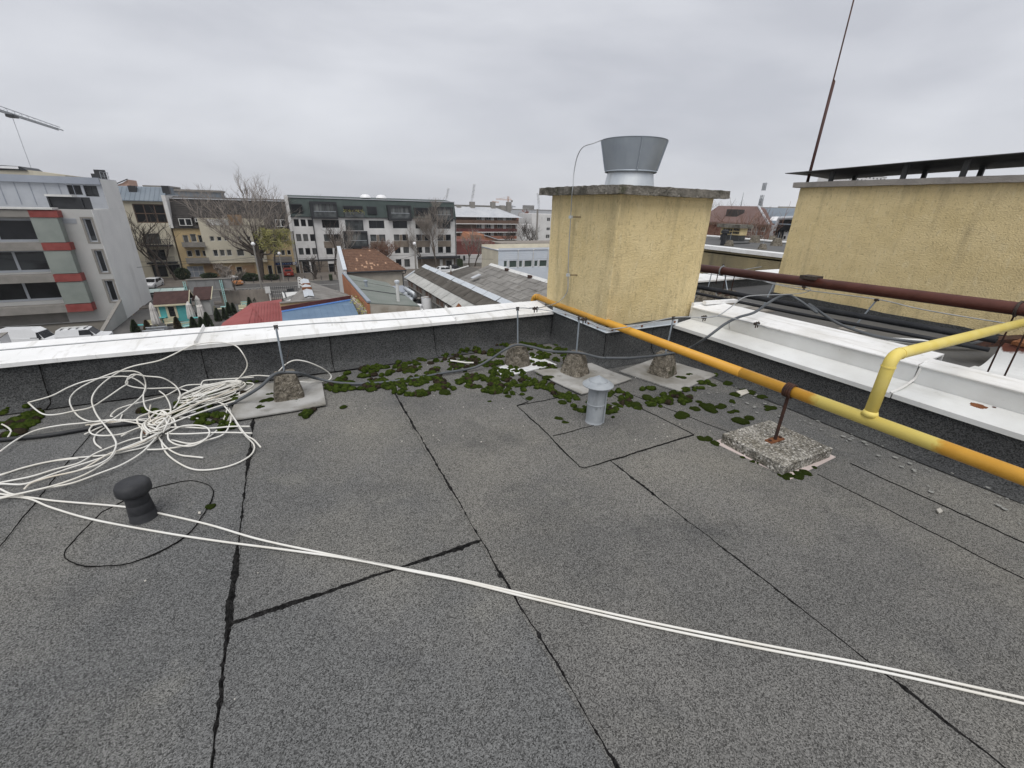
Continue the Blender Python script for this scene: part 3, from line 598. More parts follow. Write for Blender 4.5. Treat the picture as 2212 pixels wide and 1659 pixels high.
pipe([(GX, TY, GZ)] + el2 + [(4.35, TY, TZ + .006)], .0275, 'branch', 'gas_pale', gp)
MB().tube([(GX, TY, GZ + .024), (GX, TY, GZ + .05)], [.038, .029], 16).build('tee_weld', M['gas_pale'], gp, smooth=True)
MB().tube([(GX, TY, TZ - .062), (GX, TY, TZ - .055)], .030, 16).build('weld', M['gas_pale'], gp); MB().tube([(GX + .06, TY, TZ), (GX + .067, TY, TZ)], .030, 16).build('weld', M['gas_pale'], gp)
st = thing('pipe_stand', 'rusty iron rod stand holding up the ochre gas pipe', 'pipe stand', (2.495, 1.29, .07))
MB().tube([(2.495, 1.285, .07), (2.495, 1.285, .37)], .0095, 10).build('rod', M['iron'], st)
cl = [(2.495 + .038 * math.cos(a_), 1.285, GZ + .038 * math.sin(a_)) for a_ in [k * math.pi / 12 for k in range(25)]]
mb = MB()
for off in (-.018, -.006, .006, .018): mb.tube([(x, y + off, z) for x, y, z in cl], .0068, 6)
mb.build('pipe_clip', M['iron'], st)
MB().box(2.43, 2.56, 1.262, 1.308, .068, .076).build('foot_plate', M['rust'], st)
for x in (2.445, 2.545): MB().lathe([(.009, 0), (.009, .008), (.0, .01)], (x, 1.285, .076), 6).build('bolt', M['iron'], st)
sl = rbox(2.265, 2.725, 1.075, 1.475, .008, .069, .012, .0025, 34, 5)
sl.build('concrete_slab', M['conc_slab'], label='rough exposed-aggregate concrete slab under the gas pipe stand', cat='slab')
board('pale pink backing sheet showing under the concrete slab', [(2.225, 1.50), (2.278, 1.035), (2.765, 1.06), (2.76, 1.51)], .005, .0035, M['pink_sheet'], name='backing_sheet')

# ---- brown pipe, hangers and insulated pipes behind the stepped parapet
bp = thing('brown_pipe', 'thick red-oxide pipe running low past the big yellow chimney block', 'pipe', (4.5, 1, .75))
def BZ(y): return .716 + (3.7 - y) * .0245
pipe([(4.5, -3.1, BZ(-3.1)), (4.5, 4.6, BZ(4.6))], .046, 'pipe', 'pipe_brown', bp, 20)
MB().box(4.43, 4.57, 2.36, 2.50, BZ(2.43) + .030, BZ(2.43) + .062).build('saddle', M['clamp'], bp)
for y in (1.02, 3.42):
    MB().tube([(4.5 + .05 * math.cos(a_), y, BZ(y) + .05 * math.sin(a_)) for a_ in [k * math.pi / 12 for k in range(25)]], .009, 6).build('pipe_clip', M['clamp'] if y < 2 else M['wire_dark'], bp)
for y, zb in ((3.47, .565), (3.36, .475), (3.25, .49), (1.03, .25), (.94, .25)):
    MB().tube([(4.5 + (.0 if y > 2 else .02), y, BZ(y) - .04), (4.5 + (.0 if y > 2 else .05), y, zb)], .0055, 6).build('hanger_rod', M['iron'], bp)
for (x, z0, r, lb) in ((4.5, .498, .026, 'thicker black insulated pipe hung below the brown pipe'), (4.44, .43, .0165, 'thinner black insulated pipe running beside the thicker insulated one')):
    MB().tube([(x, 1.05, z0 + .05), (x, 1.6, z0 + .036), (x, 2.4, z0 + .012), (x, 3.3, z0 - .004), (x, 4.6, z0 - .02)], r, 14).build('insulated_pipe', M['insul'], smooth=True, label=lb, cat='pipe', group='insulated pipes')
for y in (3.36, 3.25): MB().box(4.42, 4.54, y - .012, y + .012, .468, .478).build('hanger_plate', M['iron'], bp)
for i, (dz, r, mtn) in enumerate(((.25, .03, 'white_metal_b'),)):
    MB().tube([on_z(B2(-500, 900), .23), on_z(B2(0, 925), .23), on_z(B2(600, 960), .23), on_z(B2(1300, 985), .23)], r, 12).build('white_pipe', M[mtn], smooth=True, label='white plastic pipe lying on the neighbouring roof under the yellow branch', cat='pipe')
# conductor posts next door
conductor_post('conductor post with pale-topped foot close behind the chimney on the neighbouring roof', 5.36, 4.25, .15, .25, .15, .17, .2, 6, .62, .1, (.02, 0), 'posts on the neighbouring roof')
conductor_post('conductor post with squat dark foot on a board on the neighbouring roof', 5.46, 3.99, .15, .27, .17, .19, .1, 7, .66, .2, (.05, .2), 'posts on the neighbouring roof')
board('thin pale board under the squat dark foot on the neighbouring roof', [(5.25, 4.15), (5.2, 3.7), (5.85, 3.62), (5.8, 4.1)], .158, .012, M['board'])
pl = thing('wire_holder', 'steel rod wire holder on a small timber plate near the big chimney block', 'wire holder', (5.57, 2.42, .15), 'rod wire holders')
MB().box(5.47, 5.67, 2.32, 2.52, .15, .17).build('plate', M['conc_cap2'], pl); MB().tube([(5.57, 2.42, .16), (5.60, 2.30, .52)], .008, 8).build('rod', M['steel'], pl)
MB().box(5.58, 5.63, 2.285, 2.315, .51, .535).build('clamp', M['clamp'], pl)
pl2 = thing('wire_holder', 'steel rod wire holder on a timber plate next to the thin pale board', 'wire holder', (5.55, 3.5, .15), 'rod wire holders')
MB().box(5.42, 5.68, 3.40, 3.62, .15, .175).build('plate', M['conc_cap2'], pl2); MB().tube([(5.55, 3.5, .16), (5.60, 3.46, .5)], .008, 8).build('rod', M['steel'], pl2)
wire([(5.42, 4.19, .62), (5.5, 3.7, .56), (5.6, 3.46, .51), (5.62, 3.0, .50), (5.605, 2.3, .53), (5.62, 1.8, .50), (5.7, .5, .5), (5.7, -2.5, .5)], 'conductor wire strung low in front of the big yellow chimney block', r=.0055)
# back parapet of the neighbouring roof
bpw = thing('back_parapet', 'felt-faced back parapet with white capping behind the hung pipes', 'parapet', (6.5, 5, .15))
MB().box(3.9, 9.4, 4.93, 5.2, .0, .30).build('wall', M['felt_wall'], bpw)
MB().prism([(3.9, 4.90, .285), (3.9, 4.90, .312), (3.9, 5.32, .352), (3.9, 5.32, .30)], (2.55, 0, 0)).build('capping_sheet', M['white_metal'], bpw)
MB().prism([(6.452, 4.905, .285), (6.452, 4.905, .308), (6.452, 5.315, .346), (6.452, 5.315, .30)], (2.9, 0, 0)).build('capping_sheet', M['white_metal'], bpw)
wire([(4.2, 4.95, .47), (5.2, 4.9, .49), (5.9, 4.95, .45), (6.7, 4.9, .44), (7.3, 4.8, .50)], 'slack conductor wire along the back parapet', r=.006)

# ---- big chimney block on the right
bk = thing('chimney_block', 'long yellow rendered chimney block under a dark sheet cover on short posts', 'chimney', (6.9, 1, .15))
rbox(6.385, 7.45, -3.2, 3.95, .12, .275, .12, .012, 4, 8).build('felt_curb', M['felt_wall'], bk)
rbox(6.40, 7.43, -3.2, 3.925, .262, 1.70, .07, .006, 7, 9, rag=.02).build('rendered_body', M['render'], bk)
rbox(6.335, 7.50, -3.2, 4.0, 1.692, 1.755, .06, .004, 9, 10).build('coping_slab', M['conc_cap2'], bk)
for i, y in enumerate((3.60, 2.82, 2.30, 1.55, .95, .2, -.8)):
    zc_ = 1.868 + (4.13 - y) * .03; MB().box(6.45, 6.49, y - .022, y + .022, 1.75, zc_ + .004).build('post', M['tin_dark'], bk); MB().box(7.22, 7.26, y + .10, y + .144, 1.75, zc_ - .012).build('post', M['tin_dark'], bk)
for i, (y0, y1) in enumerate(((1.30, 4.13), (-.7, 1.31), (-3.2, -.69))):
    a0 = 1.868 + (4.13 - y1) * .030; a1 = 1.868 + (4.13 - y0) * .030
    rings = [[(6.30, y, a), (6.30, y, a + .008), (6.85, y, a + .008), (7.5, y, a - .014), (7.5, y, a - .022), (6.85, y, a)] for y, a in ((y1, a0), ((y0 + y1) / 2, (a0 + a1) / 2 + .004), (y0, a1))]
    MB().loft(rings).build('cover_sheet', M['tin_dark'], bk)
ms = thing('mast', 'slim tapering rust-brown mast rising from the end of the chimney block', 'mast', (6.6, 3.97, 1.70))
MB().tube([(6.62, 3.985, 1.45), (6.62, 3.99, 2.945)], .0185, 12).build('lower_tube', M['mast'], ms, smooth=True)
MB().tube([(6.62, 3.99, 2.94), (6.62, 4.0, 2.97), (6.62, 4.02, 4.6)], [.0185, .009, .0075], 10).build('upper_rod', M['iron'], ms, smooth=True)
MB().box(6.57, 6.66, 3.93, 3.99, 1.5, 1.53).build('bracket', M['iron'], ms)
# rusty white flashing near the right edge
fl = thing('duct_skirt', 'white sheet metal duct skirt with a rusted rim beside the stepped parapet', 'duct', (4.6, .5, .15))
rings = []
for k in range(9):
    t = k / 8; rings.append([(5.20 + .17 * t ** .6 + dx, y, .165 + .215 * t ** 1.4) for dx, y in ((0, 1.25 - .05 * t), (.012, 1.25 - .05 * t), (.012, -2.5), (0, -2.5))])
MB().loft(rings).build('skirt', M['skirt'], fl)
MB().prism([(5.10, 1.27, .160), (5.21, 1.27, .160), (5.21, -2.5, .160), (5.10, -2.5, .160)], (0, 0, .012)).build('base_flange', M['white_metal_b'], fl)
MB().box(5.35, 5.75, -2.5, 1.16, .382, .41).build('rusted_rim', M['rust'], fl)
MB().bar((5.16, 1.36, .36), (5.7, 1.16, .385), .10, .06).build('timber', M['iron'], fl)
MB().box(3.632, 3.80, -3, 1.07, .15, .44).build('gap_shade_block', M['insul'], label='black block painting the shade of the gap behind the narrow end of the white capping', cat='kerb')  # added black block paints the shade in the gap behind the capping

# ---- moss
def cushion(mb, c, rx, ry, h, rot, seed, sub):
    import bmesh
    bm = bmesh.new(); bmesh.ops.create_icosphere(bm, subdivisions=sub, radius=1)
    ca, sa = math.cos(rot), math.sin(rot); vs = []; bm.verts.ensure_lookup_table(); keep = {}
    for v_ in bm.verts:
        q = v_.co; n_ = 1 + .30 * nz(q, 1.7, seed) + .16 * nz(q, 4.5, seed) + .07 * nz(q, 11, seed)
        x, y, z = q.x * rx * n_, q.y * ry * n_, max(q.z, -.1) * h * (1 + .25 * nz(q, 5, seed + 3))
        vs.append((c[0] + x * ca - y * sa, c[1] + x * sa + y * ca, c[2] + z))
    mb.add(vs, [tuple(v_.index for v_ in f.verts) for f in bm.faces]); bm.free()
rm = random.Random(21)
def inpoly(p, poly):
    ins = False; n = len(poly)
    for i in range(n):
        (x0, y0), (x1, y1) = poly[i], poly[(i + 1) % n]
        if (y0 > p[1]) != (y1 > p[1]) and p[0] < (x1 - x0) * (p[1] - y0) / (y1 - y0) + x0: ins = not ins
    return ins
# moss carpet along the parapet foot (too many cushions to count)
BOARDS = [[(-.47, 3.45), (-.512, 3.0), (.082, 3.012), (.092, 3.56)], [(1.8, 3.0), (1.866, 2.42), (2.45, 2.515), (2.375, 2.98)], [(2.49, 2.72), (2.642, 2.165), (3.245, 2.302), (3.10, 2.87)]]
beds = [([(640, 868), (700, 822), (790, 795), (900, 778), (1010, 758), (1100, 748), (1215, 742), (1240, 790), (1200, 800), (1170, 835), (1120, 860), (1060, 850), (960, 845), (900, 860), (850, 850), (760, 842), (700, 868), (660, 905)], 1250, .42),
        ([(0, 890), (60, 880), (95, 895), (80, 925), (30, 945), (0, 945)], 130, .5), ([(290, 890), (400, 868), (500, 840), (560, 825), (600, 850), (560, 880), (545, 905), (500, 930), (420, 925), (370, 910)], 170, .42),
        ([(1170, 812), (1260, 870), (1250, 880), (1160, 835)], 40, .3), ([(1190, 850), (1260, 862), (1330, 880), (1330, 905), (1240, 890)], 40, .4), ([(1310, 850), (1410, 840), (1440, 880), (1360, 890), (1320, 875)], 60, .42), ([(1420, 850), (1530, 800), (1560, 815), (1500, 850), (1470, 880), (1420, 870)], 70, .42)]
mcar = MB(); mdead = MB()
for poly, cnt, thr in beds:
    x0, x1 = min(p[0] for p in poly), max(p[0] for p in poly); y0, y1 = min(p[1] for p in poly), max(p[1] for p in poly)
    k = 0; tries = 0
    while k < cnt and tries < cnt * 30:
        tries += 1; p = (rm.uniform(x0, x1), rm.uniform(y0, y1))
        if not inpoly(p, poly): continue
        g = on_z(p, 0)
        if g.y > 3.80 or nz((g.x, g.y, 0), 7, 4) + .5 * nz((g.x, g.y, 0), 19, 4) < -.02 or any(inpoly((g.x, g.y), q) for q in BOARDS): continue
        k += 1; r = rm.uniform(.008, .030)
        hz = .008 + max(0, g.y - 3.73) * .35
        cushion(mdead if rm.random() < .15 else mcar, (g.x, g.y, hz), r * rm.uniform(.9, 1.5), r, r * rm.uniform(.7, 1.15), rm.uniform(0, 3), rm.uniform(0, 90), 2)
mcar.build('moss_carpet', M['moss'], smooth=True, label='dark green moss carpet along the foot of the parapet', cat='moss', kind='stuff')
mdead.build('dry_moss', M['moss_dead'], smooth=True, label='dry blackish moss scattered through the green moss carpet', cat='moss', kind='stuff')
# separate cushions
protos = []
for i in range(6):
    mb = MB()
    for j in range([1, 2, 3, 4, 3, 5][i]): cushion(mb, (rm.uniform(-.5, .5) * (i > 0), rm.uniform(-.35, .35) * (i > 0), 0), .62, .5, .42, rm.uniform(0, 3), i * 11 + j, 3)
    protos.append(mb.mesh('moss_cushion', M['moss'], True))
mossy = [(742, 881, 14, 'lone round moss cushion beside the large grey board'), (457, 1093, 13, 'lone moss cushion between the black vent and the bitumen seam'), (1468, 897, 24, None), (1535, 885, 24, None), (1555, 880, 16, None), (1500, 800 + 85, 14, None), (1590, 890, 12, None), (1630, 852, 16, None), (1645, 858, 15, None), (1665, 882, 13, None), (1577, 892, 9, None), (1600, 912, 22, None), (1618, 905, 18, None), (1640, 848, 18, None), (1585, 855, 16, None), (1690, 880, 0, None),
         (1520, 949, 17, None), (1545, 960, 13, None), (1604, 990, 9, None), (1622, 997, 8, None), (1638, 1003, 7, None), (1700, 1032, 16, None), (1722, 1030, 17, None), (1740, 1024, 14, None), (1758, 1012, 9, None), (1690, 1030, 10, None), (1352, 872, 20, None), (1376, 880, 22, None), (1340, 866, 14, None), (1400, 862, 20, None), (1215, 872, 20, None), (1203, 856, 13, None), (1205, 907, 13, None), (1222, 914, 9, None), (1250, 888, 15, None), (1312, 893, 16, None), (1306, 866, 12, None), (1148, 864, 14, None), (1095, 858, 12, None), (1072, 845, 18, None), (1030, 838, 16, None), (962, 850, 20, None), (925, 848, 14, None), (905, 852, 10, None), (1058, 868, 7, None), (640, 870, 14, None), (655, 897, 12, None), (562, 884, 17, None), (545, 853, 14, None), (1565, 828, 16, None), (1540, 833, 14, None), (1605, 845, 10, None), (1480, 865, 18, None), (1455, 850, 16, None), (1510, 870, 12, None), (1430, 872, 14, None), (1655, 885, 9, None), (1580, 868, 10, None), (1265, 880, 10, None), (1330, 875, 12, None)]
def moss_label(g):
    spots_ = (((2.5, 1.15), 'small green moss cushion along the edge of the pink backing sheet under the slab'), ((2.62, 1.75), 'green moss cushion on open felt between the concrete slab and the square board'), ((1.75, 2.25), 'green moss cushion on the felt patch close round the grey vent'), ((2.35, 2.35), 'green moss cushion on felt between the stained board and the square board'), ((1.2, 2.75), 'green moss cushion fringing the moss carpet in front of the broken white board'), ((0, 3.0), 'green moss cushion fringing the large grey board beside the cable tangle'))
    return min(spots_, key=lambda q: (V(q[0]) - g.xy).length)[1]
for k, (px, py, r, lb) in enumerate(mossy):
    if not r: continue
    g = on_z((px, py), 0); sc = r / FOC * (g - CP).length * .95
    o = link('moss_cushion', protos[k % 6], None, lb or moss_label(g), 'moss', None if lb else 'scattered moss cushions')
    o.location = (g.x, g.y, .006); o.rotation_euler.z = rm.uniform(0, 6.28); o.scale = (sc, sc * rm.uniform(.75, 1), sc * .62)
# moss cushions clinging to the feet and boards
for k, (px, py, r) in enumerate(((1415, 808, 9), (1470, 815, 12), (1490, 808, 9), (1185, 815, 18), (1170, 800, 14), (1062, 820, 13), (1090, 818, 12), (575, 865, 14), (582, 850, 8))):
    g = on_z((px, py), .02); sc = r / FOC * (g - CP).length
    o = link('moss_cushion', protos[(k + 2) % 6], None, 'small moss cushion growing on a board by a concrete foot', 'moss', 'moss cushions on the boards')
    o.location = (g.x, g.y, .016); o.rotation_euler.z = rm.uniform(0, 6.28); o.scale = (sc, sc * .8, sc * .5)
# ---- litter
def chip(label, pts, z, th, mt, cat='debris', name='debris_chip', group=None):
    return MB().prism([(*on_z(p, z).xy, z) for p in pts], (0, 0, th)).build(name, mt, label=label, cat=cat, group=group)
chip('pale arrow-shaped stone chip on bare felt near the right seam', [(2022, 1102), (2030, 1099), (2036, 1106), (2028, 1110)], .012, .006, M['chip'])
chip('pale flat chip beside moss in front of the stepped parapet', [(1590, 846), (1612, 842), (1618, 849), (1600, 856)], .012, .006, M['chip'])
chip('small off-white chip in front of the left vent', [(428, 1107), (433, 1106), (434, 1110), (429, 1111)], .012, .004, M['chip'])
rl = random.Random(5); lit = MB(); spots = MB()
for k in range(120):
    p = (rl.uniform(640, 1700), rl.uniform(760, 960)) if k < 100 else (rl.uniform(0, 2212), rl.uniform(900, 1650)); g = on_z(p, 0)
    if g.y > 3.68 or g.x > 3.2 or g.y < .3: continue
    r = rl.uniform(.002, .006) * (1 if g.y > 1.6 else .5); lit.lathe([(r, 0), (r * .8, r * .5), (0, r * .7)], (g.x, g.y, .010), 5, caps=False)
lit.build('litter_crumbs', M['chip'], label='tiny pale crumbs and grit scattered over the roof felt', cat='debris', kind='stuff')
for k in range(110):
    y = rl.uniform(.2, 2.2); x = rl.gauss(3.05, .13)
    if x > 3.2: continue
    r = rl.uniform(.004, .015) ; n = 9; ring = [(x + r * math.cos(a_) * (1 + .3 * nz((x, y, a_), 3)), y + r * math.sin(a_) * (1 + .3 * nz((y, x, a_), 3)), .0125 + .004 * (k % 3) / 3) for a_ in [2 * math.pi * j / n for j in range(n)]]
    spots.add(ring, [tuple(range(n))])
spots.build('lichen_spots', M['lichen'], label='pale grey lichen discs on the felt below the gas pipe', cat='lichen', kind='stuff')
for px, lb in (((1280, 960), None),): pass
chip('curved white cable offcut on the moss near the conduit', [A3(200, 742), A3(205, 752), A3(370, 775), A3(455, 775), A3(457, 768), A3(370, 766)], .035, .006, M['cable'], 'offcut', 'cable_offcut')
chip('brown dead leaf under the cable tangle', [A1(1160, 930), A1(1200, 905), A1(1265, 915), A1(1250, 940), A1(1180, 955)], .02, .003, M['rust'], 'leaf', 'dead_leaf')
# ---- white cables
def cpt(p, h):
    q = on_z(p, h)
    if q.y > 3.70:
        q = on_y(p, 3.70)
        if q.z > .30: q = on_y(p, 3.772)
    return q
rc = random.Random(3)
def cable(f, pts, label, h=.014, grp='tangled white cables', r=.0047, mt='cable', k=7, wob=.0):
    P = []
    for i, p in enumerate(pts):
        hh = h if not isinstance(h, (list, tuple)) else h[i]
        P.append(cpt(f(*p) if f else p, hh + (rc.uniform(0, wob))))
    S = [V((q.x, q.y, max(q.z, r + .006))) for q in spline(P, k)]
    return MB().tube(S, r, 6).build('cable', M[mt], smooth=True, label=label, cat='cable', group=grp)
pairl = 'one of two white cables running side by side across the open felt'
VW = None
cable(VW, [(-300, 1050), (-60, 1062), (60, 1074), (120, 1082), (270, 1095), (340, 1108), (450, 1133), (560, 1165), (700, 1195), (870, 1228), (1000, 1253), (1150, 1287), (1400, 1343), (1650, 1393), (1900, 1440), (2212, 1508), (2500, 1572)], 'white cable running behind the black vent then straight across the open felt', .012, 'white cables across the felt')
cable(VW, [(-300, 1068), (-60, 1075), (50, 1075), (110, 1096), (200, 1122), (350, 1150), (480, 1170), (620, 1188), (760, 1208), (870, 1230), (1000, 1256), (1150, 1293), (1400, 1351), (1650, 1402), (1900, 1450), (2212, 1520), (2500, 1588)], 'white cable passing in front of the black vent and across the open felt', .012, 'white cables across the felt')
CL = {0: 'white cable strand fanning out of the heap, highest of the bundle above the black vent', 3: 'white cable strand running lowest from the heap to the black vent side', 5: 'yellowed cable strand in the bundle leaving the heap past the black vent', 6: 'white cable with a hook bend left of the knot', 11: 'round white cable loop just right of the knot', 12: 'wide white cable loop sagging onto bare felt right of the knot', 13: 'short white cable end pointing onto bare felt below the knot', 19: 'short straight white cable stub on the moss right of the knot', 20: 'white cable arching over the flattened coil', 22: 'white cable with a small square kink behind the flattened coil', 25: 'very short cable end where the two long cables meet', 26: 'white cable hook curling over the left moss patch', 7: 'yellowed cable strand passing through the knot', 23: 'yellowed short cable standing up at the knot', 17: 'white cable crossing down past the board corner', 18: 'white cable curving from the coil back under the round loop', 14: 'white cable skirting the round loop towards the board', 9: 'white cable end sticking out left below the knot'}
tl = 'tangled white cable strand lying in the heap by the parapet'
cable(A1, [(230, 695), (420, 640), (560, 570), (700, 520), (900, 485), (1060, 487), (1160, 540), (1190, 590), (1150, 650), (1060, 730), (980, 790), (880, 850), (740, 885)], 'white cable with a sharp kink looping up against the parapet', .05)
cable(A1, [(230, 695), (310, 765), (380, 795), (480, 790), (600, 765), (740, 735), (850, 670), (980, 580), (1040, 540), (1040, 500), (1090, 465), (1200, 480), (1330, 495), (1430, 555), (1470, 620), (1460, 680), (1420, 740)], tl, .06)
cable(A1, [(0, 1095), (150, 990), (300, 920), (500, 880), (700, 860), (900, 835), (1100, 840), (1250, 850), (1340, 880)], tl, .03)
cable(A1, [(960, 440), (1100, 440), (1170, 480), (1190, 560), (1170, 640), (1190, 740), (1260, 780), (1350, 800)], tl, .07)
cable(A1, [(1950, 500), (2005, 430), (2018, 370), (1980, 290), (1930, 235), (1850, 210), (1750, 200), (1600, 220), (1500, 260), (1400, 310), (1290, 355), (1100, 395), (980, 440), (860, 520), (780, 600), (750, 670), (765, 740), (800, 810), (880, 910), (940, 1000), (945, 1060), (900, 1140), (800, 1200), (640, 1250)], 'white cable making the highest loop, up over the parapet capping', .06)
cable(A1, [(960, 440), (800, 500), (660, 570), (590, 630), (570, 690), (600, 760), (660, 820), (760, 850), (950, 840), (1150, 870), (1300, 920)], tl, .05)
cable(A1, [(1300, 600), (1350, 640), (1390, 720), (1390, 800), (1370, 860), (1330, 940)], tl, .05)
for k, pts in enumerate(([(-200, 1330), (0, 1285), (250, 1215), (500, 1160), (750, 1135), (900, 1120), (1050, 1090), (1200, 1050), (1320, 960)], [(-200, 1395), (0, 1350), (250, 1300), (450, 1240), (640, 1190), (780, 1110), (900, 1060), (1060, 1000), (1200, 970)],
    [(-200, 1390), (0, 1360), (200, 1360), (400, 1290), (600, 1220), (820, 1150), (980, 1090), (1180, 1030), (1300, 960)], [(-200, 1500), (0, 1470), (150, 1440), (400, 1390), (600, 1350), (820, 1270), (1000, 1200), (1150, 1110), (1250, 1010), (1320, 920)], [(-200, 1505), (0, 1478), (200, 1430), (450, 1370), (700, 1280), (880, 1170), (960, 1090), (1080, 1040), (1200, 990), (1310, 930)],
    [(200, 1400), (260, 1350), (420, 1300), (640, 1250), (760, 1190), (900, 1110), (1100, 1045), (1280, 960)], [(830, 1070), (780, 1030), (770, 985), (800, 940), (880, 890), (980, 850), (1150, 850), (1300, 890)], [(700, 880), (900, 855), (1100, 850), (1300, 850), (1370, 880)], [(690, 955), (860, 880), (1000, 850), (1200, 830), (1360, 850)],
    [(990, 970), (1090, 920), (1200, 880), (1320, 860), (1450, 800), (1600, 770)], [(760, 880), (730, 920), (760, 955), (860, 965), (1000, 950), (1120, 905), (1250, 870)], [(1370, 940), (1380, 1000), (1450, 1040), (1560, 1050), (1660, 1010), (1710, 950), (1690, 900), (1600, 880), (1480, 890), (1380, 940)], [(1320, 1000), (1330, 1060), (1380, 1130), (1480, 1200), (1580, 1240), (1700, 1245), (1850, 1220), (1980, 1170), (2060, 1110), (2074, 1040), (2000, 960), (1940, 880), (1870, 740)],
    [(1290, 970), (1340, 1040), (1400, 1090), (1480, 1125), (1560, 1135), (1660, 1145)], [(1180, 1080), (1330, 1075), (1500, 1050), (1700, 1000), (1830, 950), (1880, 860), (1890, 790)], [(1330, 900), (1500, 895), (1700, 905), (1900, 890), (2040, 890)], [(1350, 950), (1550, 950), (1750, 940), (1900, 940), (2060, 945)],
    [(1830, 720), (1890, 790), (1950, 880), (2010, 960), (2074, 1000), (2130, 1060)], [(1860, 715), (1840, 800), (1790, 900), (1690, 985), (1560, 1030), (1400, 1000)], [(1400, 820), (1500, 815), (1620, 825)], [(920, 810), (905, 800), (960, 750), (1060, 715), (1200, 680), (1350, 640), (1480, 570), (1560, 550), (1750, 545), (1900, 530)], [(1110, 465), (1030, 520), (1060, 560), (1200, 580), (1400, 575), (1500, 590), (1650, 640), (1780, 690), (1860, 720)],
    [(1640, 570), (1650, 530), (1690, 512), (1880, 500), (2074, 488)], [(1230, 715), (1215, 790), (1240, 850), (1300, 900)], [(1000, 790), (980, 840), (960, 880)], [(0, 1400), (90, 1440), (190, 1450)], [(0, 865), (60, 895), (90, 930), (65, 980)], [(0, 1290), (200, 1225), (420, 1175), (640, 1150)])):
    cable(A1, pts, CL.get(k, tl), .012 + .006 * (k % 6), mt='cable_old' if k in (5, 7, 23) else 'cable')
cable(A2, [(0, 870), (120, 800), (300, 770), (470, 775), (540, 730), (620, 650), (720, 605), (850, 620), (1000, 680), (1090, 740), (1118, 790), (1060, 830), (900, 845), (760, 838)], 'white cable loop standing up behind the conductor post on the large board', [.03, .04, .05, .1, .17, .22, .24, .22, .15, .08, .04, .02, .02, .02])
# the flat coil: loops of one long cable beside the board
cen = on_z(A1(1790, 640), 0); ax = (on_z(A1(1540, 720), 0) - on_z(A1(2040, 560), 0)) * .5; ay = V((-ax.y, ax.x, 0)).normalized()
for k in range(11):
    off = V((rc.uniform(-.05, .05), rc.uniform(-.05, .05), 0)); sa_, sb_ = rc.uniform(.65, 1.15), rc.uniform(.06, .17); ph = rc.uniform(-.15, .15)
    pts = []
    for j in range(13):
        a_ = j / 12 * 2 * math.pi * rc.uniform(.97, 1.0) + ph; q = cen + off + ax * (sa_ * math.cos(a_)) + ay * (sb_ * math.sin(a_)) + V((rc.uniform(-.012, .012), rc.uniform(-.012, .012), 0))
        pts.append(V((q.x, min(q.y, 3.68), .013 + .007 * (k % 7) + .01 * abs(math.sin(a_)))))
    MB().tube(spline(pts, 6), .0052, 6).build('cable', M['cable'], smooth=True, label='white cable loop in the flattened coil resting against the large board', cat='cable', group='coiled white cable loops')
for k in range(7):
    a_, b_ = on_z(A1(1290 + rc.uniform(-60, 60), 930 + rc.uniform(-50, 40)), 0), on_z(A1(1880 + rc.uniform(-60, 120), 640 + rc.uniform(-70, 80)), 0)
    mid = a_.lerp(b_, .5) + V((rc.uniform(-.05, .05), rc.uniform(-.06, .06), 0))
    MB().tube(spline([V((a_.x, a_.y, .02 + .006 * k)), V((mid.x, mid.y, .03 + .006 * k)), V((b_.x, min(b_.y, 3.68), .02 + .006 * k))], 8), .0052, 6).build('cable', M['cable_old'] if k % 3 == 0 else M['cable'], smooth=True, label=tl, cat='cable', group='tangled white cables')
for k in range(9):   # knot in the middle of the heap
    c_ = on_z(A1(1310 + rc.uniform(-40, 40), 880 + rc.uniform(-60, 40)), .03); r_ = rc.uniform(.05, .13); pts = []
    for j in range(9):
        a_ = j / 8 * 2 * math.pi; pts.append(V((c_.x + r_ * math.cos(a_) * rc.uniform(.7, 1.2) * .6, c_.y + r_ * math.sin(a_) * rc.uniform(.8, 1.3), .015 + rc.uniform(0, .05))))
    MB().tube(spline(pts, 6), .0052, 6).build('cable', M['cable'], smooth=True, label='short white cable loop knotted in the middle of the heap', cat='cable', group='knotted white cable loops')
# ================================================================== TOWN: materials
GZ0 = -12.0
M['asphalt'] = mat('asphalt', (.075, .073, .07), (.11, .105, .10), .5, .9, bump=.2, bscale=12, stains=[((.16, .15, .14), .8, .6, .75, (1, .15, 1), .4)])
M['ground'] = mat('town ground', (.10, .092, .08), (.14, .13, .11), .12, .95, stains=[((.07, .075, .05), .3, .55, .7, S1, .6)])
M['paving'] = mat('brown paving', (.13, .112, .095), (.175, .155, .135), .6, .9, stains=[((.09, .08, .07), 1.5, .55, .7, S1, .5)])
M['paint_white'] = mat('road paint', (.55, .55, .53), (.42, .41, .39), 4, .8)
M['plaster_white'] = mat('white plaster', (.68, .675, .66), (.58, .57, .555), .5, .9, stains=[((.33, .32, .30), .9, .58, .74, (1, 1, .35), .5)])
M['plaster_cream'] = mat('cream plaster', (.58, .54, .43), (.50, .46, .37), .6, .9, stains=[((.34, .31, .25), 1.2, .6, .75, (1, 1, .3), .5)])
M['plaster_yellow'] = mat('yellow plaster', (.50, .385, .21), (.43, .33, .19), .7, .9, stains=[((.30, .24, .15), 1.2, .6, .75, (1, 1, .3), .5)])
M['plaster_grey'] = mat('grey roughcast', (.40, .40, .385), (.45, .445, .43), .5, .95, bump=.3, bscale=14, stains=[((.19, .19, .18), .5, .62, .78, (1, 1, .3), .4), ((.16, .155, .145), 2.6, .7, .76, S1, .7)])
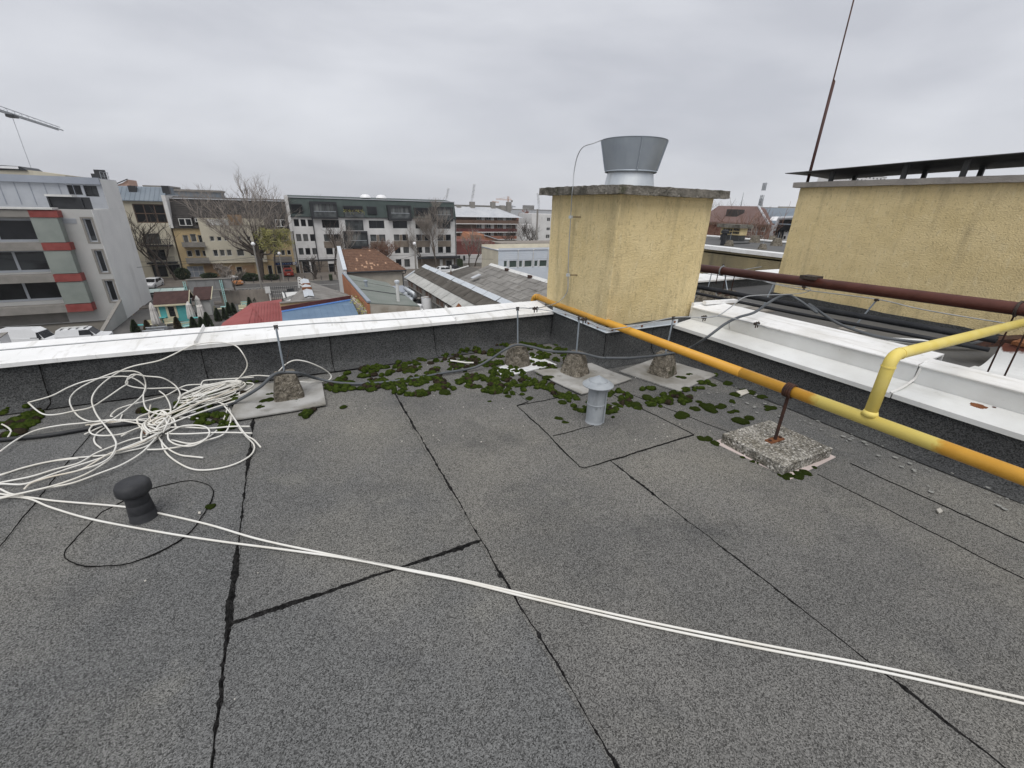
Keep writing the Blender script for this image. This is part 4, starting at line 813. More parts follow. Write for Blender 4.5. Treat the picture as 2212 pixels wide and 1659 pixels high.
M['plaster_grey_lit'] = mat('grey roughcast with gable light painted in', (.68, .68, .665), (.74, .74, .72), .4, .95, bump=.3, bscale=14, stains=[((.28, .28, .27), .4, .6, .78, (1, 1, .3), .4), ((.17, .165, .15), 1.6, .72, .77, (1, 1, 2), .8)])  # same roughcast as the front; the gable's brighter light is put into the colour
M['red_panel'] = mat('faded red panel', (.20, .042, .036), (.25, .062, .054), 1.5, .8, stains=[((.16, .05, .042), 2, .6, .75, S1, .5)])
M['slab_grey'] = mat('grey balcony slab', (.20, .19, .172), (.25, .235, .215), 1.2, .9)
M['cladding'] = mat('pale metal cladding', (.36, .38, .41), (.42, .44, .47), .8, .5, metal=.2)
M['fascia'] = mat('blue grey fascia', (.26, .285, .33), (.30, .325, .37), .8, .6)
M['green_clad'] = mat('dark green metal cladding', (.034, .050, .047), (.047, .066, .061), .7, .6, metal=.1)
M['brown_stone'] = mat('brown stone cladding', (.17, .14, .11), (.22, .185, .15), .8, .9)
M['orange_brick'] = mat('orange brick', (.30, .20, .115), (.24, .155, .09), 1.5, .9, bump=.3, bscale=6)
M['slate'] = mat('dark brown shingles', (.040, .036, .034), (.062, .056, .052), 1.2, .85, stains=[((.09, .082, .074), 2, .58, .72, (1, 1, .2), .5)])
M['tile_brown'] = mat('brown clay tile', (.115, .062, .040), (.165, .092, .06), 2.5, .85, stains=[((.05, .036, .03), 3, .58, .72, S1, .6)])
M['tile_pale'] = mat('pale replacement tile', (.42, .26, .17), (.36, .22, .14), 3, .85)
M['tile_orange'] = mat('orange roof tile', (.33, .145, .075), (.27, .11, .055), 1.2, .9)
M['tile_red'] = mat('dull red roof', (.155, .052, .045), (.20, .07, .06), .6, .85)
M['red_roof'] = mat('red painted sheet roof', (.245, .06, .056), (.29, .085, .08), .5, .75, stains=[((.19, .055, .052), 1.2, .55, .72, (1, .3, 1), .6)])
M['blue_roof'] = mat('blue painted sheet roof', (.105, .165, .245), (.135, .205, .29), .5, .6, stains=[((.09, .15, .22), .8, .55, .72, (1, .2, 1), .6), ((.22, .30, .40), 1, .62, .75, (.3, 1, 1), .4)])
M['blue_edge'] = mat('bright blue edging', (.14, .32, .74), (.18, .37, .78), 2, .5)
M['fibre'] = mat('lichened fibre cement', (.155, .148, .138), (.235, .226, .212), .5, .95, .3, .7, stains=[((.085, .078, .066), 1.1, .52, .7, (.5, 1.6, 1), .75), ((.34, .325, .30), 2, .62, .74, (.5, 1.6, 1), .5)])
M['fibre_dark'] = mat('mossy dark fibre cement', (.062, .056, .048), (.105, .096, .084), .8, .95, stains=[((.17, .16, .145), 6, .64, .72, S1, .5)])
M['fibre_light'] = mat('pale corrugated sheet', (.33, .33, .315), (.42, .42, .40), .8, .8, stains=[((.19, .185, .165), 2.2, .55, .7, (.4, 2, 1), .6)])
M['felt_green'] = mat('green-grey felt', (.155, .175, .155), (.20, .215, .195), .5, .9, stains=[((.11, .12, .105), 1.2, .6, .75, (1, .4, 1), .5)])
M['wall_old'] = mat('old peeling plaster', (.42, .385, .33), (.30, .265, .215), 1.1, .95, .4, .65, bump=.4, bscale=5, stains=[((.31, .125, .06), .7, .60, .68, S1, .9)])
M['wall_cream2'] = mat('cream house wall', (.46, .425, .36), (.38, .35, .295), .8, .95, stains=[((.24, .21, .165), .7, .6, .75, (1, 1, .4), .5)])
M['brick_red'] = mat('red brick', (.25, .105, .07), (.31, .14, .095), 1.5, .9)
M['brick_orange'] = mat('orange-red brick wall', (.40, .17, .085), (.33, .14, .07), 1.6, .9, stains=[((.2, .1, .06), 1.5, .58, .72, S1, .5)])
M['roof_brown2'] = mat('plum brown tiled roof', (.125, .078, .068), (.155, .10, .088), .5, .9)
M['roof_blue2'] = mat('blue-grey sheet roof', (.14, .17, .20), (.175, .205, .235), .4, .7)
M['roof_pale'] = mat('pale grey sheet roof', (.40, .415, .44), (.48, .49, .505), .35, .7, stains=[((.30, .305, .32), 1.2, .56, .7, S1, .6)])
M['maroon'] = mat('maroon boarding', (.085, .022, .022), (.11, .034, .03), 1, .8)
M['brown_wood'] = mat('dark brown boarding', (.10, .062, .045), (.14, .09, .065), 1, .8)
M['teal'] = mat('turquoise boarding', (.085, .36, .36), (.11, .42, .415), 1.5, .6)
M['mint'] = mat('pale mint glass', (.50, .62, .58), (.58, .68, .64), 2, .4)
M['teal_pale'] = mat('pale turquoise paint', (.30, .55, .53), (.38, .60, .57), 2, .6)
M['cream_wood'] = mat('cream painted wood', (.60, .56, .40), (.52, .48, .34), 3, .7)
M['canvas'] = mat('off-white canvas', (.60, .58, .55), (.48, .46, .435), 3, .9, stains=[((.36, .33, .31), 6, .58, .72, (1, 1, .2), .5)])
M['bark'] = mat('grey-brown bark', (.085, .070, .057), (.13, .112, .094), 3, .95, stains=[((.05, .042, .034), 6, .55, .7, (1, 1, .3), .6)])
M['bark_dark'] = mat('dark bark', (.050, .040, .033), (.082, .066, .054), 3, .95)
M['twig'] = mat('bare twigs', (.20, .172, .148), (.27, .238, .208), 1.2, .95)
M['twig_red'] = mat('russet twigs', (.14, .075, .052), (.19, .11, .078), 1.2, .95)
M['leaf_green'] = mat('dark evergreen leaves', (.020, .033, .014), (.042, .06, .026), 2.5, .8, coord='pos')
M['leaf_bronze'] = mat('bronzed conifer leaves', (.05, .045, .022), (.085, .062, .032), 3, .8)
M['leaf_yellow'] = mat('yellow-green leaves', (.24, .24, .07), (.31, .29, .10), 1.5, .8)
M['leaf_russet'] = mat('russet leaves', (.14, .062, .045), (.19, .09, .066), 1.5, .85)
M['car_white'] = mat('white car paint', (.72, .73, .74), (.68, .69, .70), 1, .25, spec=.5)
M['car_red'] = mat('red car paint', (.33, .035, .02), (.36, .045, .028), 1, .25, spec=.5)
M['car_black'] = mat('black car paint', (.015, .015, .017), (.022, .022, .025), 1, .2, spec=.5)
M['car_orange'] = mat('orange van paint', (.36, .15, .065), (.42, .19, .08), 1, .35)
M['tyre'] = mat('tyre rubber', (.012, .012, .012), (.02, .02, .02), 10, .8)
M['billboard'] = mat('grey billboard back', (.20, .20, .20), (.25, .25, .245), 1.1, .7, stains=[((.15, .15, .15), 1, .55, .7, (1, 1, .2), .5)])
M['fence_conc'] = mat('stained concrete fence', (.21, .185, .16), (.27, .24, .205), .9, .95, stains=[((.12, .105, .09), 1.6, .52, .7, (1, 1, .15), .7)])
M['lamp_white'] = mat('white globe', (.8, .8, .8), (.75, .75, .76), 2, .3)
M['haze_steel'] = mat('distant steel', (.30, .32, .34), (.36, .38, .40), 1, .7)
M['haze_orange'] = mat('crane orange', (.42, .25, .16), (.46, .28, .19), 1, .7)
M['office_clad'] = mat('pale blue-white cladding', (.55, .60, .66), (.60, .64, .69), .6, .6)
M['sign_blue'] = mat('dark blue sign', (.02, .035, .14), (.03, .05, .18), 1, .5)
M['banner_blue'] = mat('light blue banner', (.13, .27, .55), (.16, .31, .60), 1, .6)
M['glass_bay'] = mat('curtained bay glass', (.17, .18, .175), (.05, .055, .056), .9, .2, .42, .6, spec=.4, stretch=(1, 1, .1))
M['glass_green'] = mat('dark green glass', (.05, .075, .065), (.07, .095, .085), .4, .2, spec=.4)
M['skin'] = mat('skin', (.45, .28, .20), (.48, .31, .23), 4, .6)
M['cloth_white'] = mat('pale coat cloth', (.55, .53, .50), (.48, .46, .43), 8, .9)
M['cloth_dark'] = mat('dark cloth', (.02, .02, .025), (.035, .034, .04), 8, .9)
M['graf'] = mat('graffiti paint', (.03, .03, .035), (.45, .20, .12), .9, .8, .48, .55, stains=[((.6, .58, .5), 1.4, .60, .64, S1, .9), ((.35, .05, .05), 1.1, .62, .66, S1, .9), ((.05, .15, .3), 1.3, .64, .68, S1, .8)])

# ================================================================== GROUND
ground = MB().grid(lambda a, b: (-600 + 1500 * a, 6 + 850 * b, GZ0 - .06), 2, 2).build('ground', M['ground'], kind='structure')
road = MB().box(-60, 120, 71.5, 85.8, GZ0 - .05, GZ0).build('road', M['asphalt'], kind='structure')
pav = MB().box(-60, 120, 85.95, 96.2, GZ0 - .05, GZ0 + .12).build('pavement', M['paving'], kind='structure')
MB().box(-60, 120, 85.8, 85.95, GZ0 - .05, GZ0 + .13).build('kerb', M['slab_grey'], pav)
nearp = MB().box(-60, 10, 69.6, 71.35, GZ0 - .05, GZ0 + .12).build('pavement', M['paving'], kind='structure')
MB().box(-60, 10, 71.35, 71.5, GZ0 - .05, GZ0 + .13).build('kerb', M['slab_grey'], nearp)
yard = MB().box(-17.9, 13, 14, 69.55, GZ0 - .05, GZ0 + .004).build('yard', M['asphalt'], kind='structure')
for y in (75.2, 81.6): MB().box(-40, 60, y, y + .14, GZ0 - .01, GZ0 + .004).build('lane_line', M['paint_white'], road)
for k in range(16): MB().box(-40 + 6 * k, -37 + 6 * k, 78.4, 78.54, GZ0 - .01, GZ0 + .004).build('lane_dash', M['paint_white'], road)

# ================================================================== building helpers (fronts look towards -Y)
def rect(f, Y, x0, y0, x1, y1):
    xc, yc = (x0 + x1) / 2, (y0 + y1) / 2
    return (on_y(f(x0, yc), Y).x, on_y(f(x1, yc), Y).x, on_y(f(xc, y1), Y).z, on_y(f(xc, y0), Y).z)
def holed_wall(x0, x1, z0, z1, holes, Y, dep):
    xs = sorted({x0, x1, *[h[0] for h in holes], *[h[1] for h in holes]}); zs = sorted({z0, z1, *[h[2] for h in holes], *[h[3] for h in holes]})
    xs = [x for x in xs if x0 <= x <= x1]; zs = [z for z in zs if z0 <= z <= z1]
    mb = MB()
    def inside(x, z): return any(h[0] < x < h[1] and h[2] < z < h[3] for h in holes)
    for i in range(len(xs) - 1):
        for j in range(len(zs) - 1):
            if not inside((xs[i] + xs[i + 1]) / 2, (zs[j] + zs[j + 1]) / 2):
                mb.add([(xs[i], Y, zs[j]), (xs[i + 1], Y, zs[j]), (xs[i + 1], Y, zs[j + 1]), (xs[i], Y, zs[j + 1])], [(0, 1, 2, 3)])
    for a, b, c, d in holes:
        q = [(a, c), (b, c), (b, d), (a, d)]
        for k in range(4):
            (xa, za), (xb, zb) = q[k], q[(k + 1) % 4]
            mb.add([(xa, Y, za), (xb, Y, zb), (xb, Y + dep, zb), (xa, Y + dep, za)], [(0, 1, 2, 3)])
    return mb
RWIN = random.Random(77)
def window(par_, h, Y, fm='trim_dark', pm='glass', nx=1, nz_=1, fw=.07, sill=None, name='window'):
    if pm == 'glass': pm = RWIN.choice(('glass', 'glass', 'glass', 'glass_b', 'glass_c'))
    x0, x1, z0, z1 = h; mb = MB()
    for a, b, c, d in ((x0, x1, z1 - fw, z1), (x0, x1, z0, z0 + fw), (x0, x0 + fw, z0 + fw, z1 - fw), (x1 - fw, x1, z0 + fw, z1 - fw)): mb.box(a, b, Y - .05, Y + .03, c, d)
    for k in range(1, nx + 1 - 0):
        if k < nx: x = x0 + (x1 - x0) * k / nx; mb.box(x - fw / 2, x + fw / 2, Y - .045, Y + .03, z0 + fw, z1 - fw)
    for k in range(1, nz_): z = z0 + (z1 - z0) * k / nz_; mb.box(x0 + fw, x1 - fw, Y - .04, Y + .03, z - fw / 2, z + fw / 2)
    o = mb.build(name, M[fm], par_)
    MB().box(x0 + .01, x1 - .01, Y - .01, Y + .02, z0 + .01, z1 - .01).build('pane', M[pm], o)
    if sill: MB().box(x0 - .08, x1 + .08, Y - .32, Y - .06, z0 - .07, z0).build('sill', M[sill], o)
    return o
def block(par_, nm, x0, x1, y0, y1, z0, z1, mt): return MB().box(x0, x1, y0, y1, z0, z1).build(nm, M[mt], par_)

# ------------------------------------------------------------------ white apartment house with dark green attic
GY = 96.0
gb = thing('apartment_house', 'long white apartment house with dark green metal attic and boxy bay windows', 'building', (18, GY, GZ0))
gx0 = on_y(Z3(125, 420), GY).x; gx1 = on_y(Z3(1922, 455), GY).x
zt0 = on_y(Z3(500, 225), GY).z; zg = on_y(Z3(1000, 434), GY).z; zb1 = on_y(Z3(800, 885), GY).z
R3 = lambda *q: rect(Z3, GY, *q)
f4 = [(158, 450, 213, 528), (235, 453, 288, 528), (310, 455, 363, 530), (465, 458, 650, 545), (720, 460, 915, 575), (975, 465, 1143, 550), (1235, 470, 1393, 550), (1482, 475, 1635, 553), (1720, 477, 1862, 555)]
f3 = [(185, 613, 238, 690), (260, 613, 313, 690), (336, 615, 387, 690), (487, 615, 560, 690), (595, 615, 668, 690), (992, 618, 1057, 690), (1088, 618, 1155, 690), (1247, 617, 1308, 685), (1340, 617, 1402, 685), (1490, 617, 1550, 685), (1583, 617, 1640, 685), (1725, 618, 1783, 685), (1812, 618, 1868, 685)]
f2 = [(212, 765, 263, 838), (286, 765, 337, 838), (360, 765, 408, 835), (510, 765, 582, 835), (613, 765, 680, 835), (800, 765, 900, 835), (1000, 760, 1060, 825), (1090, 758, 1160, 822), (1258, 757, 1320, 822), (1350, 755, 1412, 820), (1498, 755, 1555, 818), (1586, 755, 1640, 818), (1728, 752, 1783, 818), (1812, 750, 1868, 818)]
f1 = [(255, 910, 330, 1035), (350, 910, 400, 1030), (540, 935, 610, 1040), (700, 900, 780, 1000), (1270, 885, 1330, 960), (1362, 885, 1422, 970)]
recess = R3(1508, 872, 1925, 1000)
holes = [R3(*q) for q in f4 + f3 + f2 + f1]
recess = (recess[0], gx1 - .3, GZ0 + .2, recess[3]); holes.append(recess)
holed_wall(gx0, gx1, GZ0, zg, holes, GY, .25).build('wall', M['plaster_white'], gb)
block(gb, 'core', gx0 + .01, gx1 - .01, GY + .26, GY + 12, GZ0, zg, 'plaster_white')
for k, h in enumerate(holes[:-1]): window(gb, h, GY + .2, nx=2 if h[1] - h[0] > 2 else 1, pm='glass_lit' if k in (4, 12, 14, 22) else 'glass')
block(gb, 'lobby_front', recess[0], recess[1], GY + .2, GY + .25, recess[2], recess[3], 'brown_stone')
for q in ((1750, 890, 1780, 985), (1880, 890, 1900, 985)): h = R3(*q); block(gb, 'white_pillar', h[0], h[1], GY + .05, GY + .19, h[2], h[3], 'trim_white')
h = R3(1815, 895, 1890, 985); window(gb, h, GY + .15, 'trim_white', 'glass', 1, 1)
h = R3(1500, 852, 1935, 872); block(gb, 'canopy', h[0], h[1], GY - 1.2, GY - .01, h[2], h[3], 'trim_dark')
# brown stone panels
for q in ((487, 692, 680, 763), (992, 692, 1155, 757), (1247, 687, 1412, 754), (1490, 687, 1640, 753), (1725, 687, 1868, 750), (562, 617, 593, 690), (1310, 619, 1338, 684), (1552, 619, 1581, 684), (1785, 620, 1810, 684), (1059, 620, 1086, 689)):
    h = R3(*q); block(gb, 'stone_panel', h[0], h[1], GY - .04, GY - .005, h[2], h[3], 'brown_stone')
h = R3(222, 888, 640, 905); block(gb, 'string_course', gx0 + .1, h[1], GY - .12, GY - .005, h[2], h[3], 'trim_dark')
for q in ((222, 908, 252, 1048), (402, 908, 535, 1045), (614, 905, 695, 1040)): h = R3(*q); block(gb, 'stone_panel', h[0], h[1], GY - .06, GY - .005, GZ0 + .12, h[3], 'brown_stone')
# attic: sloping dark green cladding with seams, openings for the windows
att = MB(); dy = 1.1; back = 7.5
att.prism([(gx0, GY - .12, zg), (gx0, GY - .12 + dy, zt0), (gx0, GY + back, zt0 + .5), (gx0, GY + 12, zt0), (gx0, GY + 12, zg)], (gx1 - gx0, 0, 0)).build('attic', M['green_clad'], gb)
ns = 62
for k in range(ns + 1):
    x = gx0 + .05 + (gx1 - gx0 - .1) * k / ns
    MB().bar((x, GY - .15, zg + .02), (x, GY - .15 + dy, zt0 - .02), .05, .05).build('cladding_seam', M['green_clad'], gb)
MB().box(gx0 - .1, gx1 + .1, GY - .3, GY - .13, zg - .09, zg + .06).build('eaves_trim', M['trim_dark'], gb)
MB().box(gx0 - .1, gx1 + .1, GY + dy - .3, GY + dy + .25, zt0, zt0 + .14).build('roof_edge', M['roof_pale'], gb)
MB().box(gx0 - .55, gx0 - .02, GY - .25, GY + 12, GZ0 + 8, zt0 + .35).build('party_wall', M['plaster_white'], gb)
for q, nm, inner in (((335, 262, 625, 442), 'bay_window', (370, 285, 610, 425)), ((1175, 302, 1425, 462), 'bay_window', (1205, 320, 1405, 440)), ((1645, 320, 1875, 472), 'bay_window', (1680, 335, 1855, 455)), ((700, 580, 958, 762), 'bay_window', (730, 600, 945, 735))):
    h = R3(*q); i_ = R3(*inner); Yb = GY - .9
    bw = holed_wall(h[0], h[1], h[2], h[3], [i_], Yb, .35)
    bw.box(h[0], h[1], Yb + .36, GY + 1.5, h[2], h[3])
    for a, b in ((h[0], h[0] + .02), (h[1] - .02, h[1])): bw.box(a, b, Yb, Yb + .36, h[2], h[3])
    bw.box(h[0], h[1], Yb, Yb + .36, h[3] - .02, h[3] + .04).box(h[0], h[1], Yb, Yb + .36, h[2] - .04, h[2] + .02)
    o = bw.build(nm, M['trim_dark'], gb)
    n = 4; fw = .08; mb = MB()
    for k in range(n + 1): x = i_[0] + (i_[1] - i_[0]) * k / n; mb.box(x - .05, x + .05, Yb + .24, Yb + .31, i_[2], i_[3])
    mb.build('mullions', M['trim_dark'], o)
    MB().box(i_[0], i_[1], Yb + .29, Yb + .33, i_[2], i_[3]).build('pane', M['glass_bay'], o)
    MB().box(i_[0], i_[1], Yb + .02, Yb + .06, i_[2] + .95, i_[2] + 1.03).build('handrail', M['cladding'], o)
    MB().box(i_[0], i_[1], Yb + .03, Yb + .05, i_[2], i_[2] + .95).build('glass_railing', M['glass_lit'], o)
for q in ((132, 292, 245, 372), (962, 320, 1055, 392), (1475, 332, 1620, 402), (705, 312, 905, 428)):
    h = R3(*q); Yb = GY - .16
    o = MB().box(h[0] - .1, h[1] + .1, Yb, GY + 1.2, h[2] - .1, h[3] + .12).build('dormer', M['trim_dark'], gb)
    MB().box(h[0], h[1], Yb - .03, Yb - .005, h[2], h[3]).build('pane', M['glass'], o)
o = R3(705, 372, 912, 430); MB().box(o[0], o[1], GY - 1.0, GY - .95, o[2], o[3]).box(o[0], o[1], GY - .95, GY - .2, o[2], o[2] + .12).build('balcony', M['glass_lit'], gb)
for k in range(10):
    x = o[0] + (o[1] - o[0]) * (k + .5) / 10; q = MB()
    for j in range(26): p = V((x + rc.uniform(-.35, .35), GY - .8 + rc.uniform(-.25, .2), o[2] + .5 + rc.uniform(0, .9))); d = V((rc.uniform(-1, 1), rc.uniform(-1, 1), rc.uniform(-.4, 1))) * .14; e = d.orthogonal().normalized() * .08; q.add([p, p + d + e, p + d * 1.6, p + d - e], [(0, 1, 2, 3)])
    q.build('balcony_plant', M['leaf_bronze'] if k % 3 else M['leaf_yellow'], gb)
for x in (on_y(Z3(395, 700), GY).x, on_y(Z3(1918, 700), GY).x): MB().tube([(x, GY - .2, GZ0), (x, GY - .2, zg)], .09, 6).build('downpipe', M['trim_dark'], gb)
for k, px in enumerate((940, 1110)): p = on_y(Z3(px, 236), GY + 5); MB().lathe([(1.1, 0), (1.0, .35), (.6, .62), (0, .7)], (p.x, GY + 5, zt0 + .4), 14, caps=False).build('roof_dome', M['lamp_white'], gb, smooth=True)

# ------------------------------------------------------------------ yellow and white terrace with dark shingle mansard
yb = thing('mansard_house', 'yellow and white house with dark shingled mansard roof and small balconies', 'building', (-7, GY, GZ0))
R2 = lambda *q: rect(Z2, GY, *q)
yx0 = on_y(Z2(690, 900), GY).x; yx1 = gx0 - .6
xa = on_y(Z2(985, 900), GY).x; xb = on_y(Z2(1640, 900), GY).x
ze = on_y(Z2(830, 672), GY).z; zr = on_y(Z2(1000, 375), GY + 2.5).z; zw = on_y(Z2(1250, 580), GY - .4).z; zg1 = on_y(Z2(1250, 1062), GY).z
wl = [(750, 762, 810, 858), (830, 750, 895, 840), (915, 762, 975, 855), (790, 930, 850, 1000), (880, 920, 935, 995), (960, 930, 1015, 995)]
wr = [(1770, 765, 1830, 830), (1850, 765, 1900, 820), (1740, 925, 1790, 985), (1815, 925, 1860, 985), (1882, 925, 1925, 980)]
gf = [(800, 1100, 980, 1222), (1180, 1105, 1250, 1200), (1330, 1105, 1400, 1200), (1675, 1090, 1725, 1200), (1770, 1090, 1925, 1185)]
hl = [R2(*q) for q in wl + wr + gf]
holed_wall(yx0, yx1, GZ0, ze, hl, GY, .25).build('wall', M['plaster_yellow'], yb); block(yb, 'core', yx0 + .01, yx1 - .01, GY + .26, GY + 11, GZ0, ze, 'plaster_yellow')
for k, h in enumerate(hl):
    if k == len(wl) + len(wr): window(yb, h, GY + .2, 'trim_white', 'fascia', 3, 2, name='garage_door')
    else: window(yb, h, GY + .2, 'trim_white', 'glass', 2 if h[1] - h[0] > 1.6 else 1, 1, .09)
ww = [(1040, 775, 1090, 830), (1120, 780, 1168, 828), (1195, 775, 1245, 825), (1320, 775, 1385, 825), (1440, 775, 1485, 825), (1078, 922, 1130, 995), (1150, 922, 1205, 992), (1225, 920, 1280, 990), (1335, 920, 1415, 992), (1480, 920, 1530, 990)]
Yw = GY - .5
hw_ = [rect(Z2, Yw, *q) for q in ww]
holed_wall(xa, xb, zg1, zw, hw_, Yw, .25).build('white_bay_wall', M['plaster_cream'], yb); block(yb, 'bay_core', xa, xb, Yw + .255, GY - .01, zg1, zw, 'plaster_cream')
for a, b in ((xa - .02, xa), (xb, xb + .02)): block(yb, 'bay_side', a, b, Yw, GY - .01, zg1, zw, 'plaster_cream')
for h in hw_: window(yb, h, Yw + .2, 'trim_white', 'glass', 1, 1, .09)
for k, q in enumerate(((1000, 590, 1240, 655), (1240, 540, 1395, 655), (1400, 590, 1630, 655))):
    h = rect(Z2, Yw - .1, *q); block(yb, 'attic_panel', h[0] + .02, h[1] - .02, Yw - .1, Yw - .004, h[2], h[3], ['trim_white', 'orange_brick', 'plaster_cream'][k])
MB().prism([(yx0, GY - .3, ze - .25), (yx0, GY - .3, ze), (yx0, GY + 2.2, zr), (yx0, GY + 6, zr + .4), (yx0, GY + 11, ze), (yx0, GY + 11, ze - .25)], (yx1 - yx0, 0, 0)).build('mansard_roof', M['slate'], yb)
for k in range(1, 15):
    t = k / 15; MB().box(yx0 + .3, yx1 - .3, GY - .36 + 2.5 * t, GY - .2 + 2.5 * t, ze + (zr - ze) * t - .03, ze + (zr - ze) * t + .05).build('shingle_course', M['slate'], yb)
MB().box(yx0 - .3, yx0 + .25, GY - .5, GY + 11, ze - .2, zr + .5).build('party_wall', M['plaster_white'], yb)
MB().box(yx0 + .3, yx1, GY + 2.0, GY + 2.4, zr, zr + .16).build('ridge_trim', M['roof_pale'], yb)
for q in ((705, 580, 845, 660), (1755, 592, 1870, 672), (880, 575, 940, 620)):
    h = rect(Z2, GY - .3, *q); o = MB().box(h[0] - .12, h[1] + .12, GY - .42, GY + 1.6, h[2] - .1, h[3] + .25).build('dormer', M['slate'], yb)
    mb = MB(); mb.box(h[0], h[1], GY - .46, GY - .425, h[2], h[3]); w_ = mb.build('frame', M['trim_white'], o)
    n = 2
    for k in range(n): a = h[0] + (h[1] - h[0]) * k / n + .1; MB().box(a, a + (h[1] - h[0]) / n - .2, GY - .475, GY - .463, h[2] + .12, h[3] - .1).build('pane', M['glass'], w_)
for q in ((735, 832, 990, 885), (780, 1002, 1035, 1062), (1730, 990, 1936, 1050)):
    h = rect(Z2, GY - 1.0, *q); o = thing('balcony_holder', '', '') if False else None
    b = MB().box(h[0], h[1], GY - 1.1, GY - .004, h[2] - .12, h[2] + .08).build('balcony', M['slab_grey'], yb)
    MB().box(h[0], h[1], GY - 1.1, GY - 1.04, h[2] + .09, h[3] - .1).build('railing', M['slab_grey'], b)
h = R2(1755, 1058, 1936, 1086); b = MB().box(h[0], h[1] + .8, GY - .25, GY - .02, h[2], h[3]).build('shop_sign', M['sign_blue'], yb)
MB().tube([(h[1] + .35, GY - .27, (h[2] + h[3]) / 2), (h[1] + .35, GY - .255, (h[2] + h[3]) / 2)], .28, 14).build('round_emblem', M['trim_white'], b)
for k in range(6): MB().box(h[0] + .35 + k * .42, h[0] + .35 + k * .42 + .26, GY - .262, GY - .252, (h[2] + h[3]) / 2 - .12, (h[2] + h[3]) / 2 + .12).build('sign_lettering', M['banner_blue'], b)
for q in ((990, 1070, 1170, 1225), (1400, 1090, 1540, 1230), (1255, 1090, 1325, 1225)): h = R2(*q); block(yb, 'brick_panel', h[0], h[1], GY - .05, GY - .005, GZ0 + .13, h[3], 'orange_brick')
# low grey sheds/roof behind and cream house at the left
cb = thing('cream_house', 'cream house with large dark windows, grey sheet roof and bare trees in front', 'building', (-20, GY, GZ0))
cx0, cx1 = yx0 - 13.5, yx0 - .35; CYY = GY + .6
Rc = lambda *q: rect(Z2, CYY, *q)
cw_ = [(220, 425, 560, 630), (320, 745, 500, 860), (370, 920, 560, 1040), (420, 1085, 575, 1220), (590, 1085, 725, 1190)]
hc = [Rc(*q) for q in cw_]
zc = on_y(Z2(380, 395), CYY).z
holed_wall(cx0, cx1, GZ0, zc, hc, CYY, .3).build('wall', M['plaster_cream'], cb); block(cb, 'core', cx0, cx1, CYY + .31, CYY + 10, GZ0, zc, 'plaster_cream')
for k, h in enumerate(hc): window(cb, h, CYY + .25, 'brown_wood' if k == 0 else 'trim_dark', 'glass', 3, 2 if k == 0 else 1, .14)
MB().prism([(cx0, CYY - .5, zc), (cx0, CYY - .5, zc + .12), (cx0, CYY + 3.4, zc + 2.2), (cx0, CYY + 10, zc + 2.4), (cx0, CYY + 10, zc)], (cx1 - cx0 + .2, 0, 0)).build('roof', M['roof_blue2'], cb)
for k in range(20): x = cx0 + .4 + (cx1 - cx0 - .4) * k / 20; MB().bar((x, CYY - .5, zc + .14), (x, CYY + 3.4, zc + 2.22), .06, .06).build('standing_seam', M['roof_blue2'], cb)
for px in (205, 565): p = on_y(Z2(px, 260), CYY + 2.5); block(cb, 'chimney', p.x - .5, p.x + .5, CYY + 1.8, CYY + 3, zc + 1.2, p.z + .5, 'trim_dark')
for q in ((300, 850, 690, 885), (350, 1045, 720, 1075)):
    h = rect(Z2, CYY - 1.2, *q); b = MB().box(h[0], cx1 - .3, CYY - 1.3, CYY - .004, h[2], h[2] + .2).build('balcony', M['trim_dark'], cb)
    mb = MB()
    for k in range(24): x = h[0] + (cx1 - .4 - h[0]) * k / 23; mb.box(x - .02, x + .02, CYY - 1.28, CYY - 1.24, h[2] + .2, h[2] + 1.1)
    mb.box(h[0], cx1 - .35, CYY - 1.29, CYY - 1.23, h[2] + 1.1, h[2] + 1.16).build('railing', M['trim_dark'], b)

# ------------------------------------------------------------------ grey corner building with red-ended balconies
lb = thing('corner_building', 'grey roughcast building with red-ended balconies and a blank pale gable', 'building', (-30, 70, GZ0))
LX = -18.0; LY = 64.3; LYB = on_x(Z1(1150, 800), LX).y + 1.2; LYB = 76.2
ztop = on_x(Z1(985, 238), LX).z; Ys = on_x(Z1(825, 250), LX).y
R1 = lambda *q: rect(Z1, LY, *q)
LXL = -52.
zpar = on_y(Z1(300, 462), LY).z
wn = [R1(703, 540, 772, 732), R1(795, 800, 858, 982), R1(878, 1045, 945, 1218)]
wb = [rect(Z1, LY, -900, 535, 330, 735), rect(Z1, LY, -900, 802, 425, 995), rect(Z1, LY, -900, 1062, 530, 1240), rect(Z1, LY, -700, 1315, 575, 1480)]
wb = [(max(q[0], LXL + 1), *q[1:]) for q in wb]; wb[3] = (wb[3][0], wb[3][1], GZ0 + .05, wb[3][3])
holed_wall(LXL, LX, GZ0, zpar, wn + wb, LY, .45).build('wall', M['plaster_grey'], lb)
block(lb, 'core', LXL, LX - .02, LY + .46, LYB, GZ0, zpar, 'plaster_grey')
rbox(LX - .03, LX, LY + .002, LYB, GZ0, zpar, 1.2, .02, .6).build('gable_wall', M['plaster_grey_lit'], lb)
for h in wn:
    window(lb, h, LY + .30, 'cladding', 'glass', 1, 1, .12)
    mb = MB()
    for a, b, c, d in ((h[0] - .18, h[1] + .18, h[3], h[3] + .16), (h[0] - .18, h[1] + .18, h[2] - .16, h[2]), (h[0] - .18, h[0], h[2], h[3]), (h[1], h[1] + .18, h[2], h[3])): mb.box(a, b, LY - .03, LY - .002, c, d)
    mb.build('window_surround', M['slab_grey'], lb)
for k, h in enumerate(wb[:3]):
    o = window(lb, h, LY + .40, 'cladding', 'glass', max(3, int((h[1] - h[0]) / 2.6)), 1, .22)
